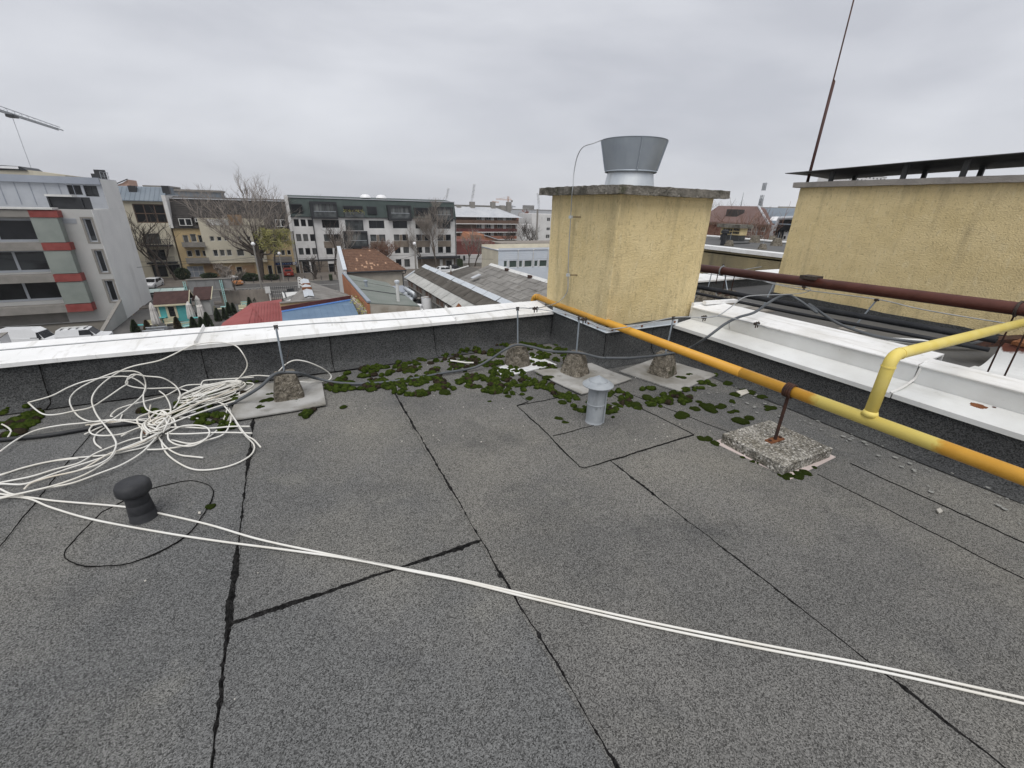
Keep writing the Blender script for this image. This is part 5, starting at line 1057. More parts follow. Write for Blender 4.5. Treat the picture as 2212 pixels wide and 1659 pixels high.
block(lb, 'garage_recess', wb[3][0], wb[3][1], LY + .40, LY + .44, wb[3][2], wb[3][3], 'slab_grey')
Yq = LY - 1.15
for k, (y0, y1, xe, xr) in enumerate(((475, 530, 470, 235), (740, 800, 575, 345), (995, 1055, 665, 440), (1240, 1300, 755, 540))):
    h = rect(Z1, Yq, xr, y0, xe, y1); xl = max(LXL, -60)
    sl_ = MB().box(LXL, h[0], Yq, LY - .005, h[2], h[3]).build('balcony_slab', M['slab_grey'], lb)
    MB().box(h[0] + .004, h[1], Yq - .02, LY - .005, h[2] - .01, h[3] + .01).build('red_slab_end', M['red_panel'], lb)
    if k: 
        pass
    if k < 3:
        nx_ = ((740, 575, 345), (995, 665, 440), (1240, 755, 540))[k]
        g = rect(Z1, Yq, (280, 385, 490)[k], y1 + 4, (500, 605, 710)[k], nx_[0] - 4)
        b = MB().box(g[0], g[1], Yq + .05, Yq + .09, g[2], g[3]).build('frosted_screen', M['frost'], lb)
        MB().box(g[1] - .04, g[1], Yq + .1, LY - .01, g[2], g[3]).build('frosted_screen', M['frost'], lb)
        for t in (.06, .92): x = g[0] + (g[1] - g[0]) * t; MB().lathe([(.09, -.12), (.11, -.05), (.06, 0)], (x, Yq + .3, h[2] - .02), 8).build('downlight', M['lamp_white'], lb)
h = R1(487, 537, 623, 580); mb = MB()
for k in range(5): z = h[2] + (h[3] - h[2]) * (k + .1) / 5; mb.box(h[0], h[1], LY - .05, LY - .002, z, z + (h[3] - h[2]) / 5 * .7)
mb.build('louvre', M['cladding'], lb)
# set-back top floor
Rs = lambda *q: rect(Z1, Ys, *q)
zf0 = on_y(Z1(400, 245), Ys).z; zf1 = on_y(Z1(400, 200), Ys).z
tw = [Rs(555, 268, 665, 345), Rs(690, 272, 800, 360)]
holed_wall(LXL, LX - .01, zpar + .0, zf0, tw, Ys, .3).build('cladding_wall', M['cladding'], lb); block(lb, 'attic_core', LXL, LX - .02, Ys + .31, LYB, zpar, zf0, 'cladding')
for h in tw: window(lb, h, Ys + .25, 'trim_dark', 'glass', 2, 1, .1)
block(lb, 'gable_top', LX - .02, LX + .005, Ys, LYB, zpar + .01, ztop, 'plaster_grey_lit')
block(lb, 'roof_slab', LXL, LX - .025, Ys + .1, LYB, zf1 - .1, zf1 + .05, 'roof_pale')
block(lb, 'roof_fascia', LXL, LX - .03, Ys - .35, Ys - .01, zf0 - .05, zf1 + .1, 'fascia')
for k in range(22): x = LX - 2.6 - k * 1.2; MB().box(x, x + .05, Ys - .05, Ys - .005, zpar + .3, zf0 - .06).build('cladding_rib', M['fascia'], lb)
MB().box(LXL, on_y(Z1(470, 460), LY).x, LY - 1.3, LY + .2, zpar - .02, zpar + .16).build('coping', M['trim_white'], lb)
Yt = (LY + Ys) / 2
h = rect(Z1, LY + 1.4, 400, 365, 815, 450)
block(lb, 'terrace_screen', h[0], LX - .25, LY + 1.4, LY + 1.5, zpar, h[3], 'trim_dark'); MB().box(h[0], LX - 1.5, LY + .9, LY + 2.4, h[3] + .02, h[3] + .22).build('awning', M['trim_white'], lb)
for k in range(2): x = h[0] + k * 2.6; block(lb, 'terrace_post', x, x + .14, LY + 1.2, LY + 1.39, zpar + .1, h[3], 'trim_dark')
# things on its roof
zr_ = zf1 + .05
for px, w_, hh in ((820, 1.0, .6), (985, .5, 1.1)): p = on_x(Z1(px, 225), LX - 1.0); block(lb, 'roof_unit', LX - 1.6, LX - .6, min(p.y, LYB - 1) - w_ / 2, min(p.y, LYB - 1) + w_ / 2, zr_, zr_ + hh, 'trim_dark')
mb = MB()
for k in range(5):
    y = Ys + 2.5 + k * 1.4
    if y < LYB - .3: mb.box(LX - .5, LX - .45, y, y + .05, zr_, ztop + .9)
mb.box(LX - .5, LX - .45, Ys + 2.5, LYB - .4, ztop + .85, ztop + .9).box(LX - .5, LX - .45, Ys + 2.5, LYB - .4, ztop + .4, ztop + .44).build('roof_railing', M['haze_steel'], lb)
ub = thing('roof_pavilion', 'cream roof storey with a black skylight box rising behind the corner building', 'building', (-45, 84, GZ0))
p0 = on_y(D3(-900, 1300), 84); p1 = on_y(D3(450, 1275), 84); p2 = on_y(D3(1130, 1365), 84)
MB().prism([(p0.x, 84, GZ0), (p2.x, 84, GZ0), (p2.x, 84, p2.z), (p1.x, 84, p1.z), (p0.x, 84, p0.z)], (0, 8, 0)).build('body', M['plaster_cream'], ub)
q = rect(D3, 83.8, -900, 1160, 445, 1260); MB().prism([(q[0], 83.8, q[2]), (q[1], 83.8, q[2]), (q[1] - .5, 83.8, q[3] - .2), (q[0], 83.8, q[3])], (0, 5, 0)).build('skylight', M['trim_dark'], ub)
q = rect(D3, 83.7, -300, 1205, 310, 1248); MB().box(q[0], q[1], 83.72, 83.78, q[2], q[3]).build('pane', M['lamp_white'], ub)
pk = thing('pink_house', 'small salmon-pink gable wall just behind the corner building roof', 'building', (-24, 114, GZ0))
q = [on_y(Z1(*p), 114.) for p in ((1000, 250), (1045, 222), (1060, 275), (1060, 320), (1000, 320))]
MB().prism([(v_.x, 114, v_.z) for v_ in q[:3]] + [(q[2].x, 114, GZ0), (q[0].x - 2, 114, GZ0), (q[0].x - 2, 114, q[0].z - .8)], (0, 6, 0)).build('wall', mat('salmon plaster', (.55, .36, .28), (.5, .33, .26), 1, .9), pk)
MB().bar((q[0].x - 2.2, 113.8, q[0].z - .8), (q[1].x, 113.8, q[1].z + .08), .3, .14).build('roof_verge', M['slate'], pk)
# ------------------------------------------------------------------ plants
def bare_tree(label, base, h, spread, seed, r0=.25, levels=5, fork=.35, lean=(0, 0), tw='twig', bk_='bark', name='bare_tree', group='bare street trees', leaves=None, kids=3, dense=1.0):
    rt = random.Random(seed); base = V(base)
    t = thing(name, label, 'tree', tuple(base), group); trunk = MB(); crown = MB(); lf = MB(); tips = []
    def grow(p, d, L, r, lev):
        k = 4 if lev < 2 else 3; pts = [p]; q = p; dd = d.copy()
        for i in range(k):
            dd = (dd + V((rt.uniform(-1, 1), rt.uniform(-1, 1), rt.uniform(-.35, .65) + .12)) * (.12 + .05 * lev)).normalized()
            q = q + dd * (L / k); pts.append(q)
        (trunk if lev < 2 else crown).tube(pts, [r * (1 - .45 * i / k) for i in range(k + 1)], 7 if lev < 1 else (5 if lev < 2 else 3), caps=False)
        if lev >= levels: tips.append(pts[-1]); return
        n = kids + (1 if lev > 1 and rt.random() < .5 * dense else 0)
        for j in range(n):
            tt = 1.0 if j == 0 else rt.uniform(.45 if lev else .7, 1.0); a = pts[min(k, int(tt * k))]
            an = rt.uniform(0, 6.283); sd_ = V((math.cos(an), math.sin(an), 0)) * spread
            nd = (dd * rt.uniform(.5, .8) + sd_ * rt.uniform(.55, 1.0) + V((0, 0, .16 + .05 * lev))).normalized()
            grow(a, nd, L * rt.uniform(.66, .86), max(.02, r * (.66 if j == 0 else .54)), lev + 1)
    d0 = V((lean[0], lean[1], 1)).normalized(); L0 = h * fork
    grow(base - V((0, 0, .2)), d0, L0, r0, 0)
    zmax = max(v_[2] for v_ in crown.v); s = h / (zmax - base.z)
    sc = lambda v_: (base.x + (v_[0] - base.x) * s, base.y + (v_[1] - base.y) * s, base.z + (v_[2] - base.z) * s if v_[2] > base.z else v_[2])
    trunk.v = [sc(v_) for v_ in trunk.v]; crown.v = [sc(v_) for v_ in crown.v]
    trunk.build('trunk', M[bk_], t); crown.build('crown', M[tw], t)
    if leaves:
        mtn, share, size, cond = leaves
        for q in tips:
            q = V(sc(q))
            if not cond(q): continue
            for _ in range(share):
                c = q + V((rt.gauss(0, .35), rt.gauss(0, .35), rt.gauss(0, .3))); u = V((rt.uniform(-1, 1), rt.uniform(-1, 1), rt.uniform(-1, 1))).normalized() * size; v2 = u.orthogonal().normalized() * size * .6
                lf.add([c - u, c + v2, c + u, c - v2], [(0, 1, 2, 3)])
        if lf.v: lf.build('foliage', M[mtn], t)
    return t
def leaf_shrub(label, base, h, w_, seed, shape='cone', mt='leaf_green', n=900, size=.13, name='shrub', cat='shrub', group=None, pot=None):
    rt = random.Random(seed); base = V(base); t = thing(name, label, cat, tuple(base), group); mb = MB()
    MB().tube([base - V((0, 0, .02)), base + V((0, 0, h * .6))], [.05, .015], 6).build('stem', M['bark'], t)
    for _ in range(n):
        f = rt.random() ** .7 if shape == 'cone' else rt.random(); a = rt.uniform(0, 6.283)
        if shape == 'cone': rr = w_ / 2 * (1 - f) ** .8 * (.95 if f < .12 else 1) * math.sqrt(rt.uniform(.45, 1.08)); z = .05 + f * (h - .05)
        else:
            z = h * f; rr = w_ / 2 * math.sqrt(max(.02, 1 - (2 * f - 1) ** 2)) * math.sqrt(rt.uniform(.35, 1.1))
        rr *= 1 + .22 * nz((a, z, seed), 1.6)
        c = base + V((rr * math.cos(a), rr * math.sin(a), z)); u = (V((math.cos(a), math.sin(a), 1.0)) + V((rt.uniform(-.8, .8), rt.uniform(-.8, .8), rt.uniform(-.6, .6)))).normalized() * size; v2 = u.orthogonal().normalized() * size * .45
        mb.add([c - u * .5, c + v2, c + u, c - v2], [(0, 1, 2, 3)])
    mb.build('foliage', M[mt], t)
    if pot: MB().lathe([(.20, 0), (.27, .38), (.29, .40), (.24, .41)], base - V((0, 0, .36)), 12).build('pot', M[pot], t)
    return t
gp_ = lambda f, x, y, z=GZ0: on_z(f(x, y), z)
def tree_at(label, f, bx, by, ty, seed, spread, Yf=None, **k):
    b = gp_(f, bx, by) if Yf is None else on_y(f(bx, by), Yf)
    b.z = GZ0 if b.z < GZ0 + 3 or Yf else b.z
    top = on_y(f(bx, ty), b.y).z
    return bare_tree(label, b, top - b.z, spread, seed, **k)
def great_tree():
    """one very large tree: thick trunk, fan of long limbs, each carrying side branches and twigs"""
    rt = random.Random(31); Y0 = 89.5; t = thing('bare_tree', 'huge bare street tree with thick dark trunk before the mansard house', 'tree', (*gp_(Z2, 1625, 1240).xy, GZ0), 'bare street trees')
    b = gp_(Z2, 1625, 1240); b.y = Y0; f = on_y(Z2(1575, 985), Y0); trunk = MB(); crown = MB()
    trunk.tube(spline([(b.x, Y0, GZ0 - .1), (b.x - .1, Y0, GZ0 + 1.2), V((b.x, Y0, GZ0)).lerp(f, .75), f, f + V((.15, 0, 1.6))], 4), [.62, .56, .53, .51, .50, .49, .48, .47, .46, .45, .45, .44, .43, .42, .4, .36, .34], 12)
    trunk.tube([on_y(Z2(1600, 1010), Y0 + .1), on_y(Z2(1592, 870), Y0 + .1)], [.40, .36], 10)
    def twig(p, d, L, r, lev):
        pts = [p]; q = p; dd = d
        for i in range(3): dd = (dd + V((rt.uniform(-1, 1), rt.uniform(-1, 1), rt.uniform(-.6, .9))) * .17).normalized(); q = q + dd * (L / 3); pts.append(q)
        crown.tube(pts, [r, r * .8, r * .6, r * .4], 3, caps=False)
        if lev < 2:
            for k in range(3):
                a = pts[rt.choice((1, 2, 2, 3))]; nd = (dd * .8 + V((rt.uniform(-1, 1), rt.uniform(-1, 1), rt.uniform(-.3, .8))) * .75).normalized(); twig(a, nd, L * rt.uniform(.5, .8), max(.015, r * .6), lev + 1)
    for (x, y, dy, bow) in ((820, 470, -2, 60), (960, 420, 2, 40), (1010, 640, -4, 90), (1080, 400, 4, 10), (1230, 430, -3, 0), (1380, 270, 0, 0), (1440, 330, 4, 10), (1590, 330, -3, 0), (1500, 330, 3, 0), (1730, 390, 2, 0), (1860, 480, -2, 20), (1900, 640, 1, 40), (1120, 560, 3, 70), (1800, 860, -1, 60)):
        e = on_y(Z2(x, y), Y0 + dy); mid = f.lerp(e, .5) + V((0, 0, -bow * .012)); P = spline([f + V((rt.uniform(-.15, .15), rt.uniform(-.2, .2), rt.uniform(-.3, .6))), f.lerp(mid, .5) + V((0, 0, .1)), mid, mid.lerp(e, .55) + V((0, 0, .2)), e], 4)
        n = len(P); trunk.tube(P[:n // 2 + 1], [.23 - .13 * k / (n // 2) for k in range(n // 2 + 1)], 7, caps=False); crown.tube(P[n // 2:], [.10 - .075 * k / (n - n // 2 - 1) for k in range(n - n // 2)], 5, caps=False)
        for k in range(5, n - 1):
            for _ in range(2 if k % 2 else 1):
                d = ((P[k + 1] - P[k]).normalized() + V((rt.uniform(-1, 1), rt.uniform(-1, 1), rt.uniform(-.2, .9)))).normalized(); twig(P[k], d, rt.uniform(1.3, 2.6), .05, 0)
        twig(P[-1], (P[-1] - P[-2]).normalized(), 2.0, .03, 0)
    trunk.build('trunk', M['bark_dark'], t); crown.build('crown', M['twig'], t)
great_tree()
tree_at('bare dark tree in front of the big cream house window', Z2, 500, 1280, 430, 6, .8, r0=.22, levels=4, fork=.3, tw='bark_dark', bk_='bark_dark')
tree_at('leaning bare tree between the cream and yellow houses', Z2, 680, 1262, 560, 7, .7, r0=.2, levels=4, lean=(-.15, 0), tw='bark_dark', bk_='bark_dark')
tree_at('small round-headed bare tree on the brown pavement', Z3, 398, 1110, 830, 8, 1.15, r0=.16, levels=4, fork=.25, tw='bark_dark', bk_='bark_dark')
tree_at('slender bare tree before the white wall left of the tiled house', Z3, 610, 1060, 430, 9, .6, r0=.16, levels=4, tw='bark_dark', bk_='bark_dark')
tree_at('thin bare tree beside the lower bay window', Z3, 690, 1060, 420, 10, .5, r0=.14, levels=5, tw='twig')
tree_at('russet dense-twigged tree behind the tiled house', Z3, 1110, 1040, 655, 11, 1.15, r0=.2, levels=6, fork=.3, tw='twig_red', bk_='bark_dark')
tree_at('tall bare tree before the right half of the white apartment house', Z3, 1715, 1010, 180, 12, .75, r0=.26, levels=6, fork=.34, lean=(-.04, 0), leaves=('leaf_bronze', 3, .13, lambda q: q.z < -7.5))
tree_at('crooked bare tree left of the tall one at the lobby', Z3, 1570, 1000, 470, 13, .7, r0=.17, levels=5, lean=(-.12, 0), leaves=('leaf_bronze', 3, .13, lambda q: q.z < -8))
tree_at('slim bare tree before the gallery house', Z4, 410, 1110, 640, 14, .6, r0=.2, levels=5, tw='twig', bk_='bark_dark')
tree_at('bare tree leaning right before the dull red roof', Z4, 465, 1105, 740, 15, .65, r0=.18, levels=5, lean=(.22, 0), tw='twig', bk_='bark_dark')
tree_at('spreading bare tree left of the white block beyond the office', Z4, 1030, 905, 560, 16, .8, Yf=118, r0=.25, levels=5, tw='bark_dark', bk_='bark_dark')
tree_at('spreading bare tree in front of the white block beyond the office', Z4, 1120, 905, 590, 17, .95, Yf=116, r0=.25, levels=5, tw='bark_dark', bk_='bark_dark', lean=(.1, 0))
tree_at('bare tree crossing the maroon gallery', Z4, 885, 880, 640, 18, .8, Yf=120, r0=.22, levels=4, fork=.3, tw='bark_dark', bk_='bark_dark')
for k, (x, y0, y1, sp_, Yf, lb_) in enumerate(((790, 340, 225, 1.1, 135, 'bushy bare treetop over the shingled mansard'), (870, 340, 240, 1.0, 138, 'low bare treetop over the ridge of the mansard house'), (1370, 350, 165, .9, 140, 'tall bare treetop behind the huge street tree'), (1740, 360, 260, .9, 142, 'small bare treetop over the end of the mansard'), (1820, 370, 300, 1., 140, 'dense bare treetop beside the green attic party wall'))):
    p = on_y(Z2(x, y0), Yf); tz = on_y(Z2(x, y1), Yf).z; bare_tree(lb_, (p.x, Yf, GZ0), tz - GZ0, sp_, 40 + k, .3, 5, .4, group='treetops behind the houses')
for k, (x, y1, Yf, lb_) in enumerate(((210, 150, 150, 'bare treetop over the green attic near its party wall'), (490, 165, 160, 'bare treetop over the attic above the first bay window'), (680, 168, 160, 'pale bare treetop over the attic dormer'), (1215, 180, 155, 'round bare treetop beside the white roof domes'), (1475, 205, 170, 'faint bare treetop over the attic'), (1950, 250, 180, 'faint bare treetop over the pale gallery roof'))):
    p = on_y(Z3(x, 300), Yf); tz = on_y(Z3(x, y1), Yf).z; bare_tree(lb_, (p.x, Yf, GZ0), tz - GZ0, 1.0, 50 + k, .3, 5, .45, group='treetops behind the houses')
tree_at('russet-leaved tree beyond the gallery house', Z4, 985, 660, 495, 19, 1.0, Yf=150, r0=.25, levels=5, leaves=('leaf_russet', 14, .3, lambda q: True), name='russet_tree')

# ------------------------------------------------------------------ terrace garden
hut = thing('garden_hut', 'turquoise timber hut with dark brown roof and cream window frame', 'hut', (-13, 61.5, GZ0))
hx0, hx1 = on_y(Z8(318, 700), 60.9).x, on_y(Z8(592, 690), 60.9).x; hz1 = on_y(Z8(440, 612), 60.9).z
HY = 60.9
hh = rect(Z8, HY, 405, 632, 465, 728)
nb = 9
for k in range(nb):
    z0_, z1_ = GZ0 + (hz1 - GZ0) * k / nb, GZ0 + (hz1 - GZ0) * (k + 1) / nb
    for a, b in ((hx0, hh[0] - .1), (hh[1] + .1, hx1)): MB().box(a, b, HY, HY + .06, z0_ + .008, z1_).build('board', M['teal'], hut)
    if z1_ < hh[2] - .05 or z0_ > hh[3] + .05: MB().box(hh[0] - .1, hh[1] + .1, HY, HY + .06, z0_ + .008, z1_).build('board', M['teal'], hut)
block(hut, 'wall', hx0, hx1, HY + .05, HY + 3.2, GZ0, hz1, 'teal')
fr = MB()
for a, b, c, d in ((hh[0] - .22, hh[1] + .22, hh[3], hh[3] + .2), (hh[0] - .22, hh[1] + .22, hh[2] - .2, hh[2]), (hh[0] - .22, hh[0], hh[2], hh[3]), (hh[1], hh[1] + .22, hh[2], hh[3])): fr.box(a, b, HY - .06, HY + .04, c, d)
wf = fr.build('window', M['cream_wood'], hut); MB().box(hh[0], hh[1], HY - .01, HY + .03, hh[2], hh[3]).build('pane', M['glass'], wf)
mb = MB()
for k in range(1, 4): x = hh[0] + (hh[1] - hh[0]) * k / 4; mb.box(x - .015, x + .015, HY - .05, HY - .03, hh[2], hh[3])
for k in range(1, 6): z = hh[2] + (hh[3] - hh[2]) * k / 6; mb.box(hh[0], hh[1], HY - .052, HY - .03, z - .012, z + .012)
mb.build('window_bars', M['trim_dark'], wf)
for x in (hx0 - .1, hx1 - .05): block(hut, 'corner_board', x, x + .15, HY - .04, HY - .002, GZ0, hz1, 'cream_wood')
M['hut_roof'] = mat('dark brown felt shingles', (.040, .020, .018), (.062, .032, .028), 2, .9)
hr = hz1 + 1.15
for s_, (ya, yb_) in enumerate(((HY - .4, HY + 1.7), (HY + 3.6, HY + 1.7))):
    MB().add([(hx0 - .35, ya, hz1), (hx1 + .35, ya, hz1), (hx1 + .35, yb_, hr), (hx0 - .35, yb_, hr), (hx0 - .35, ya, hz1 + .1), (hx1 + .35, ya, hz1 + .1), (hx1 + .35, yb_, hr + .1), (hx0 - .35, yb_, hr + .1)], [(0, 3, 2, 1), (4, 5, 6, 7), (0, 1, 5, 4), (1, 2, 6, 5), (2, 3, 7, 6), (3, 0, 4, 7)]).build('roof', M['hut_roof'], hut)
MB().prism([(hx1 - .02, HY, hz1), (hx1 - .02, HY + 3.2, hz1), (hx1 - .02, HY + 1.7, hr)], (.03, 0, 0)).build('gable', M['cream_wood'], hut)
for ya in (HY - .42, HY + 3.62): MB().bar((hx1 + .38, ya, hz1 + .05), (hx1 + .38, HY + 1.7, hr + .05), .05, .18).build('barge_board', M['cream_wood'], hut)
MB().box(hx0 - .36, hx1 + .36, HY - .45, HY - .405, hz1 - .06, hz1 + .12).build('gutter', M['cream_wood'], hut)
sh2 = thing('garden_shed', 'low dark-roofed lean-to shed beside the turquoise hut', 'shed', (-9.8, 63.5, GZ0))
block(sh2, 'wall', hx1 + .6, hx1 + 2.0, 63.2, 66, GZ0, GZ0 + 1.9, 'plaster_grey')
MB().prism([(hx1 + .3, 62.9, GZ0 + 1.9), (hx1 + .3, 66.2, GZ0 + 2.9), (hx1 + .3, 66.2, GZ0 + 3.0), (hx1 + .3, 62.9, GZ0 + 2.0)], (1.9, 0, 0)).build('roof', M['hut_roof'], sh2)
MB().bar((hx1 + 2.25, 62.9, GZ0 + 1.95), (hx1 + 2.25, 66.2, GZ0 + 2.95), .06, .14).build('barge_board', M['cream_wood'], sh2)
def parasol(label, f, bx, by, ty, seed):
    b = gp_(f, bx, by); top = on_y(f(bx - (by - ty) * .25, ty), b.y).z
    t = thing('closed_parasol', label, 'parasol', (b.x, b.y, GZ0), 'closed garden parasols'); H_ = top - GZ0
    MB().tube([(b.x, b.y, GZ0), (b.x, b.y, top)], .035, 8).build('pole', M['cream_wood'], t)
    MB().lathe([(.34, 0), (.34, .06), (.1, .1)], (b.x, b.y, GZ0), 16).build('base', M['slab_grey'], t)
    MB().lathe([(.30, .42), (.36, .5), (.33, 1.0), (.27, 1.6), (.22, 2.0), (.24, 2.08), (.17, H_ - .35), (.08, H_ - .1), (.02, H_)], (b.x, b.y, GZ0), 48, fold=.2, nf=8).build('canopy', M['canvas'], t, smooth=True)
parasol('closed off-white parasol at the foot of the blank gable', Z8, 300, 838, 590, 1)
parasol('closed off-white parasol at the hut corner', Z8, 640, 785, 580, 2)
parasol('closed off-white parasol beside the lean-to shed', Z8, 720, 725, 525, 3)
parasol('short closed parasol among the cypresses', Z8, 742, 790, 690, 4)
cyp = [(90, 880, 790), (215, 885, 795), (500, 850, 770), (655, 850, 745), (735, 850, 745), (795, 835, 690), (890, 775, 650), (955, 755, 645), (1000, 720, 595), (1042, 705, 600), (1195, 640, 560), (1242, 590, 525), (1297, 585, 525)]
cl_ = ['squat potted cypress nearest the blank gable', 'bronzed potted cypress beside the turquoise table', 'bronzed potted cypress before the hut', 'dark potted cypress between the benches', 'small cypress left of the short parasol', 'bushy cypress right of the short parasol', 'pointed dark cypress beside the red roof', 'narrow cypress by the pallet tables', 'taller cypress of the pair at the billboard post', 'shorter cypress of the pair at the billboard post', 'small cypress just behind the red roof', 'tiny cypress before the grey fence', 'tiny cypress at the fence gate']
for k, (x, y, ty) in enumerate(cyp):
    b = gp_(Z8, x, y); hgt = max(1.3, on_y(Z8(x - 8, ty), b.y).z - GZ0)
    leaf_shrub(cl_[k], b, hgt, hgt * (.62 if k < 6 else .5), 60 + k, 'cone', 'leaf_bronze' if k in (1, 2) else 'leaf_green', 1100, .15, 'cypress', 'cypress', 'garden cypresses')
def pallet_table(label, f, x, y, col='teal_pale', low=False, name='pallet_table', cat='table', rz=0.):
    b = gp_(f, x, y); t = thing(name, label, cat, (b.x, b.y, GZ0), 'pallet furniture')
    hgt = .34 if low else .66; ca, sa = math.cos(rz), math.sin(rz)
    def bx(nm, x0, x1, y0, y1, z0, z1, mtn):
        mb = MB().box(x0, x1, y0, y1, z0, z1); mb.v = [(b.x + .68 * (p[0] * ca - p[1] * sa), b.y + .68 * (p[0] * sa + p[1] * ca), GZ0 + p[2]) for p in mb.v]; mb.build(nm, M[mtn], t)
    for k in range(5): bx('slat', -.65, .65, -.42 + .172 * k, -.42 + .172 * k + .15, hgt - .04, hgt, col)
    for sx in (-.55, .45):
        for s2 in (-.38, .28): bx('leg', sx, sx + .1, s2, s2 + .1, 0, hgt - .04, 'cream_wood')
    if low:
        for k in range(3): bx('back_slat', -.65, .65, .44, .50, hgt + .05 + .13 * k, hgt + .15 + .13 * k, 'cream_wood' if k % 2 else col)
        for sx in (-.6, .52): bx('back_post', sx, sx + .08, .38, .44, 0, hgt + .42, 'cream_wood')
pallet_table('turquoise-topped table near the blank gable', Z8, 160, 865, 'teal'); pallet_table('turquoise-topped table behind the first parasol', Z8, 350, 790, 'teal')
pallet_table('turquoise-topped table behind the dark potted cypress', Z8, 690, 790, 'teal'); pallet_table('pale pallet table by the narrow cypress', Z8, 915, 700, 'cream_wood'); pallet_table('pale turquoise pallet table under the billboard', Z8, 955, 680)
for lb_, x, y, c_, rz in (('cream and turquoise pallet bench against the gable graffiti', 250, 830, 'cream_wood', .5), ('cream pallet chair before the hut window', 420, 815, 'cream_wood', .3), ('striped pallet bench right of the hut', 590, 845, 'teal_pale', .5), ('tall pallet bench by the lean-to shed', 780, 690, 'cream_wood', -.2), ('pale pallet chair left of the pointed cypress', 825, 690, 'cream_wood', 0), ('striped pallet bench behind the red roof', 1145, 640, 'teal_pale', 0), ('cream pallet bench along the red roof edge', 1125, 675, 'cream_wood', 0)):
    pallet_table(lb_, Z8, x, y, c_, True, 'pallet_bench', 'bench', rz)
# low wall with graffiti under the gable
gw = thing('graffiti_wall', 'low yard wall covered in colourful graffiti at the gable foot', 'wall', (-17.5, 60, GZ0))
q0, q1 = gp_(Z1, 1080, 1420), gp_(Z1, 1210, 1370)
gq = [on_x(Z1(*q), LX + .06) for q in ((1085, 1372), (1215, 1285), (1235, 1385), (1110, 1440))]; gq[3].z = gq[2].z = GZ0
MB().prism(gq, (.22, 0, 0)).build('wall', M['graf'], gw)
MB().bar(gq[0] + V((.1, 0, .04)), gq[1] + V((.1, 0, .04)), .32, .08).build('coping', M['slab_grey'], gw)
rw = thing('ramp_wall', 'grey sloping ramp wall beside the parked white van', 'wall', (-17.5, 57, GZ0))
MB().prism([(LX - .2, 55.5, GZ0), (LX - .2, LY - .1, GZ0), (LX - .2, LY - .1, GZ0 + 2.2), (LX - .2, 55.5, GZ0 + .4)], (.24, 0, 0)).build('wall', M['plaster_grey'], rw)
MB().bar((LX - .08, 55.5, GZ0 + .45), (LX - .08, LY - .1, GZ0 + 2.25), .32, .08).build('coping', M['slab_grey'], rw)
# billboard seen from behind
bb = thing('billboard', 'large grey billboard seen from behind on two turquoise posts', 'billboard', (-10.5, 68.4, GZ0))
BY = 68.4; q = rect(Z8, BY, 572, 372, 1025, 462); q = (on_y(Z8(585, 420), BY).x, on_y(Z8(1018, 415), BY).x, on_y(Z8(800, 462), BY).z, on_y(Z8(800, 370), BY).z)
n = 5
for k in range(n): a = q[0] + (q[1] - q[0]) * k / n; MB().box(a + .02, a + (q[1] - q[0]) / n - .02, BY, BY + .08, q[2], q[3]).build('panel', M['billboard'], bb)
MB().box(q[0], q[1], BY + .081, BY + .14, q[2], q[3]).box(q[0] - .05, q[1] + .05, BY - .12, BY + .2, q[3], q[3] + .12).box(q[0] - .05, q[1] + .05, BY - .06, BY + .2, q[2] - .1, q[2]).build('frame', M['slab_grey'], bb)
for px, by in ((690, 560), (965, 622)):
    x = gp_(Z8, px, by).x
    mb = MB(); 
    for dx in (-.13, .07): mb.box(x + dx, x + dx + .07, BY - .30, BY - .14, GZ0, q[3] - .1)
    for k in range(12): z = GZ0 + .3 + (q[3] - GZ0 - .6) * k / 12; mb.box(x - .13, x + .14, BY - .26, BY - .18, z, z + .06)
    mb.build('post', M['teal_pale'], bb)
# fence, shelter, railings
fc = thing('concrete_fence', 'stained concrete slab fence between the terrace and the street', 'fence', (-6, 69.4, GZ0))
fx0, fx1 = hx1 + 2.5, on_y(Z8(1395, 560), 69.3).x; n = 14
for k in range(n): a = fx0 + (fx1 - fx0) * k / n; MB().box(a + .05, a + (fx1 - fx0) / n - .04, 69.3, 69.4, GZ0, GZ0 + 1.75 + .05 * (k % 2)).build('slab', M['fence_conc'], fc); MB().box(a - .06, a + .05, 69.25, 69.45, GZ0, GZ0 + 1.9).build('post', M['fence_conc'], fc)
gt = thing('iron_gate', 'black iron railing gate at the end of the concrete fence', 'gate', (-2.5, 69.3, GZ0))
mb = MB()
for k in range(14): x = fx1 + .2 + k * .25; MB().box(x - .02, x + .02, 69.3, 69.34, GZ0 + .1, GZ0 + 2.1).build('bar', M['trim_dark'], gt)
MB().box(fx1, fx1 + 3.6, 69.29, 69.35, GZ0 + 1.9, GZ0 + 1.96).box(fx1, fx1 + 3.6, 69.29, 69.35, GZ0 + .2, GZ0 + .26).build('rail', M['trim_dark'], gt)
MB().box(fx1 + 2.2, fx1 + 3.1, 69.15, 69.28, GZ0 + 1.2, GZ0 + 1.7).build('letter_box', M['trim_dark'], gt)
sg = thing('sign_post', 'small blank white sign on a white post by the iron gate', 'sign', (-2.9, 68.6, GZ0))
p = on_y(Z8(1362, 475), 68.6); MB().box(p.x - .32, p.x + .32, 68.58, 68.63, p.z - .4, p.z + .5).build('plate', M['trim_white'], sg); MB().box(p.x + .05, p.x + .2, 68.64, 68.72, GZ0, p.z + .4).build('post', M['trim_white'], sg)
bs = thing('bus_shelter', 'bus shelter with pale glass roof on dark posts', 'bus shelter', (-17, 79, GZ0))
SY = 77.8; q = (on_y(Z8(262, 485), SY).x - 2.5, on_y(Z8(545, 475), SY).x, on_y(Z8(400, 495), SY).z)
n = 4
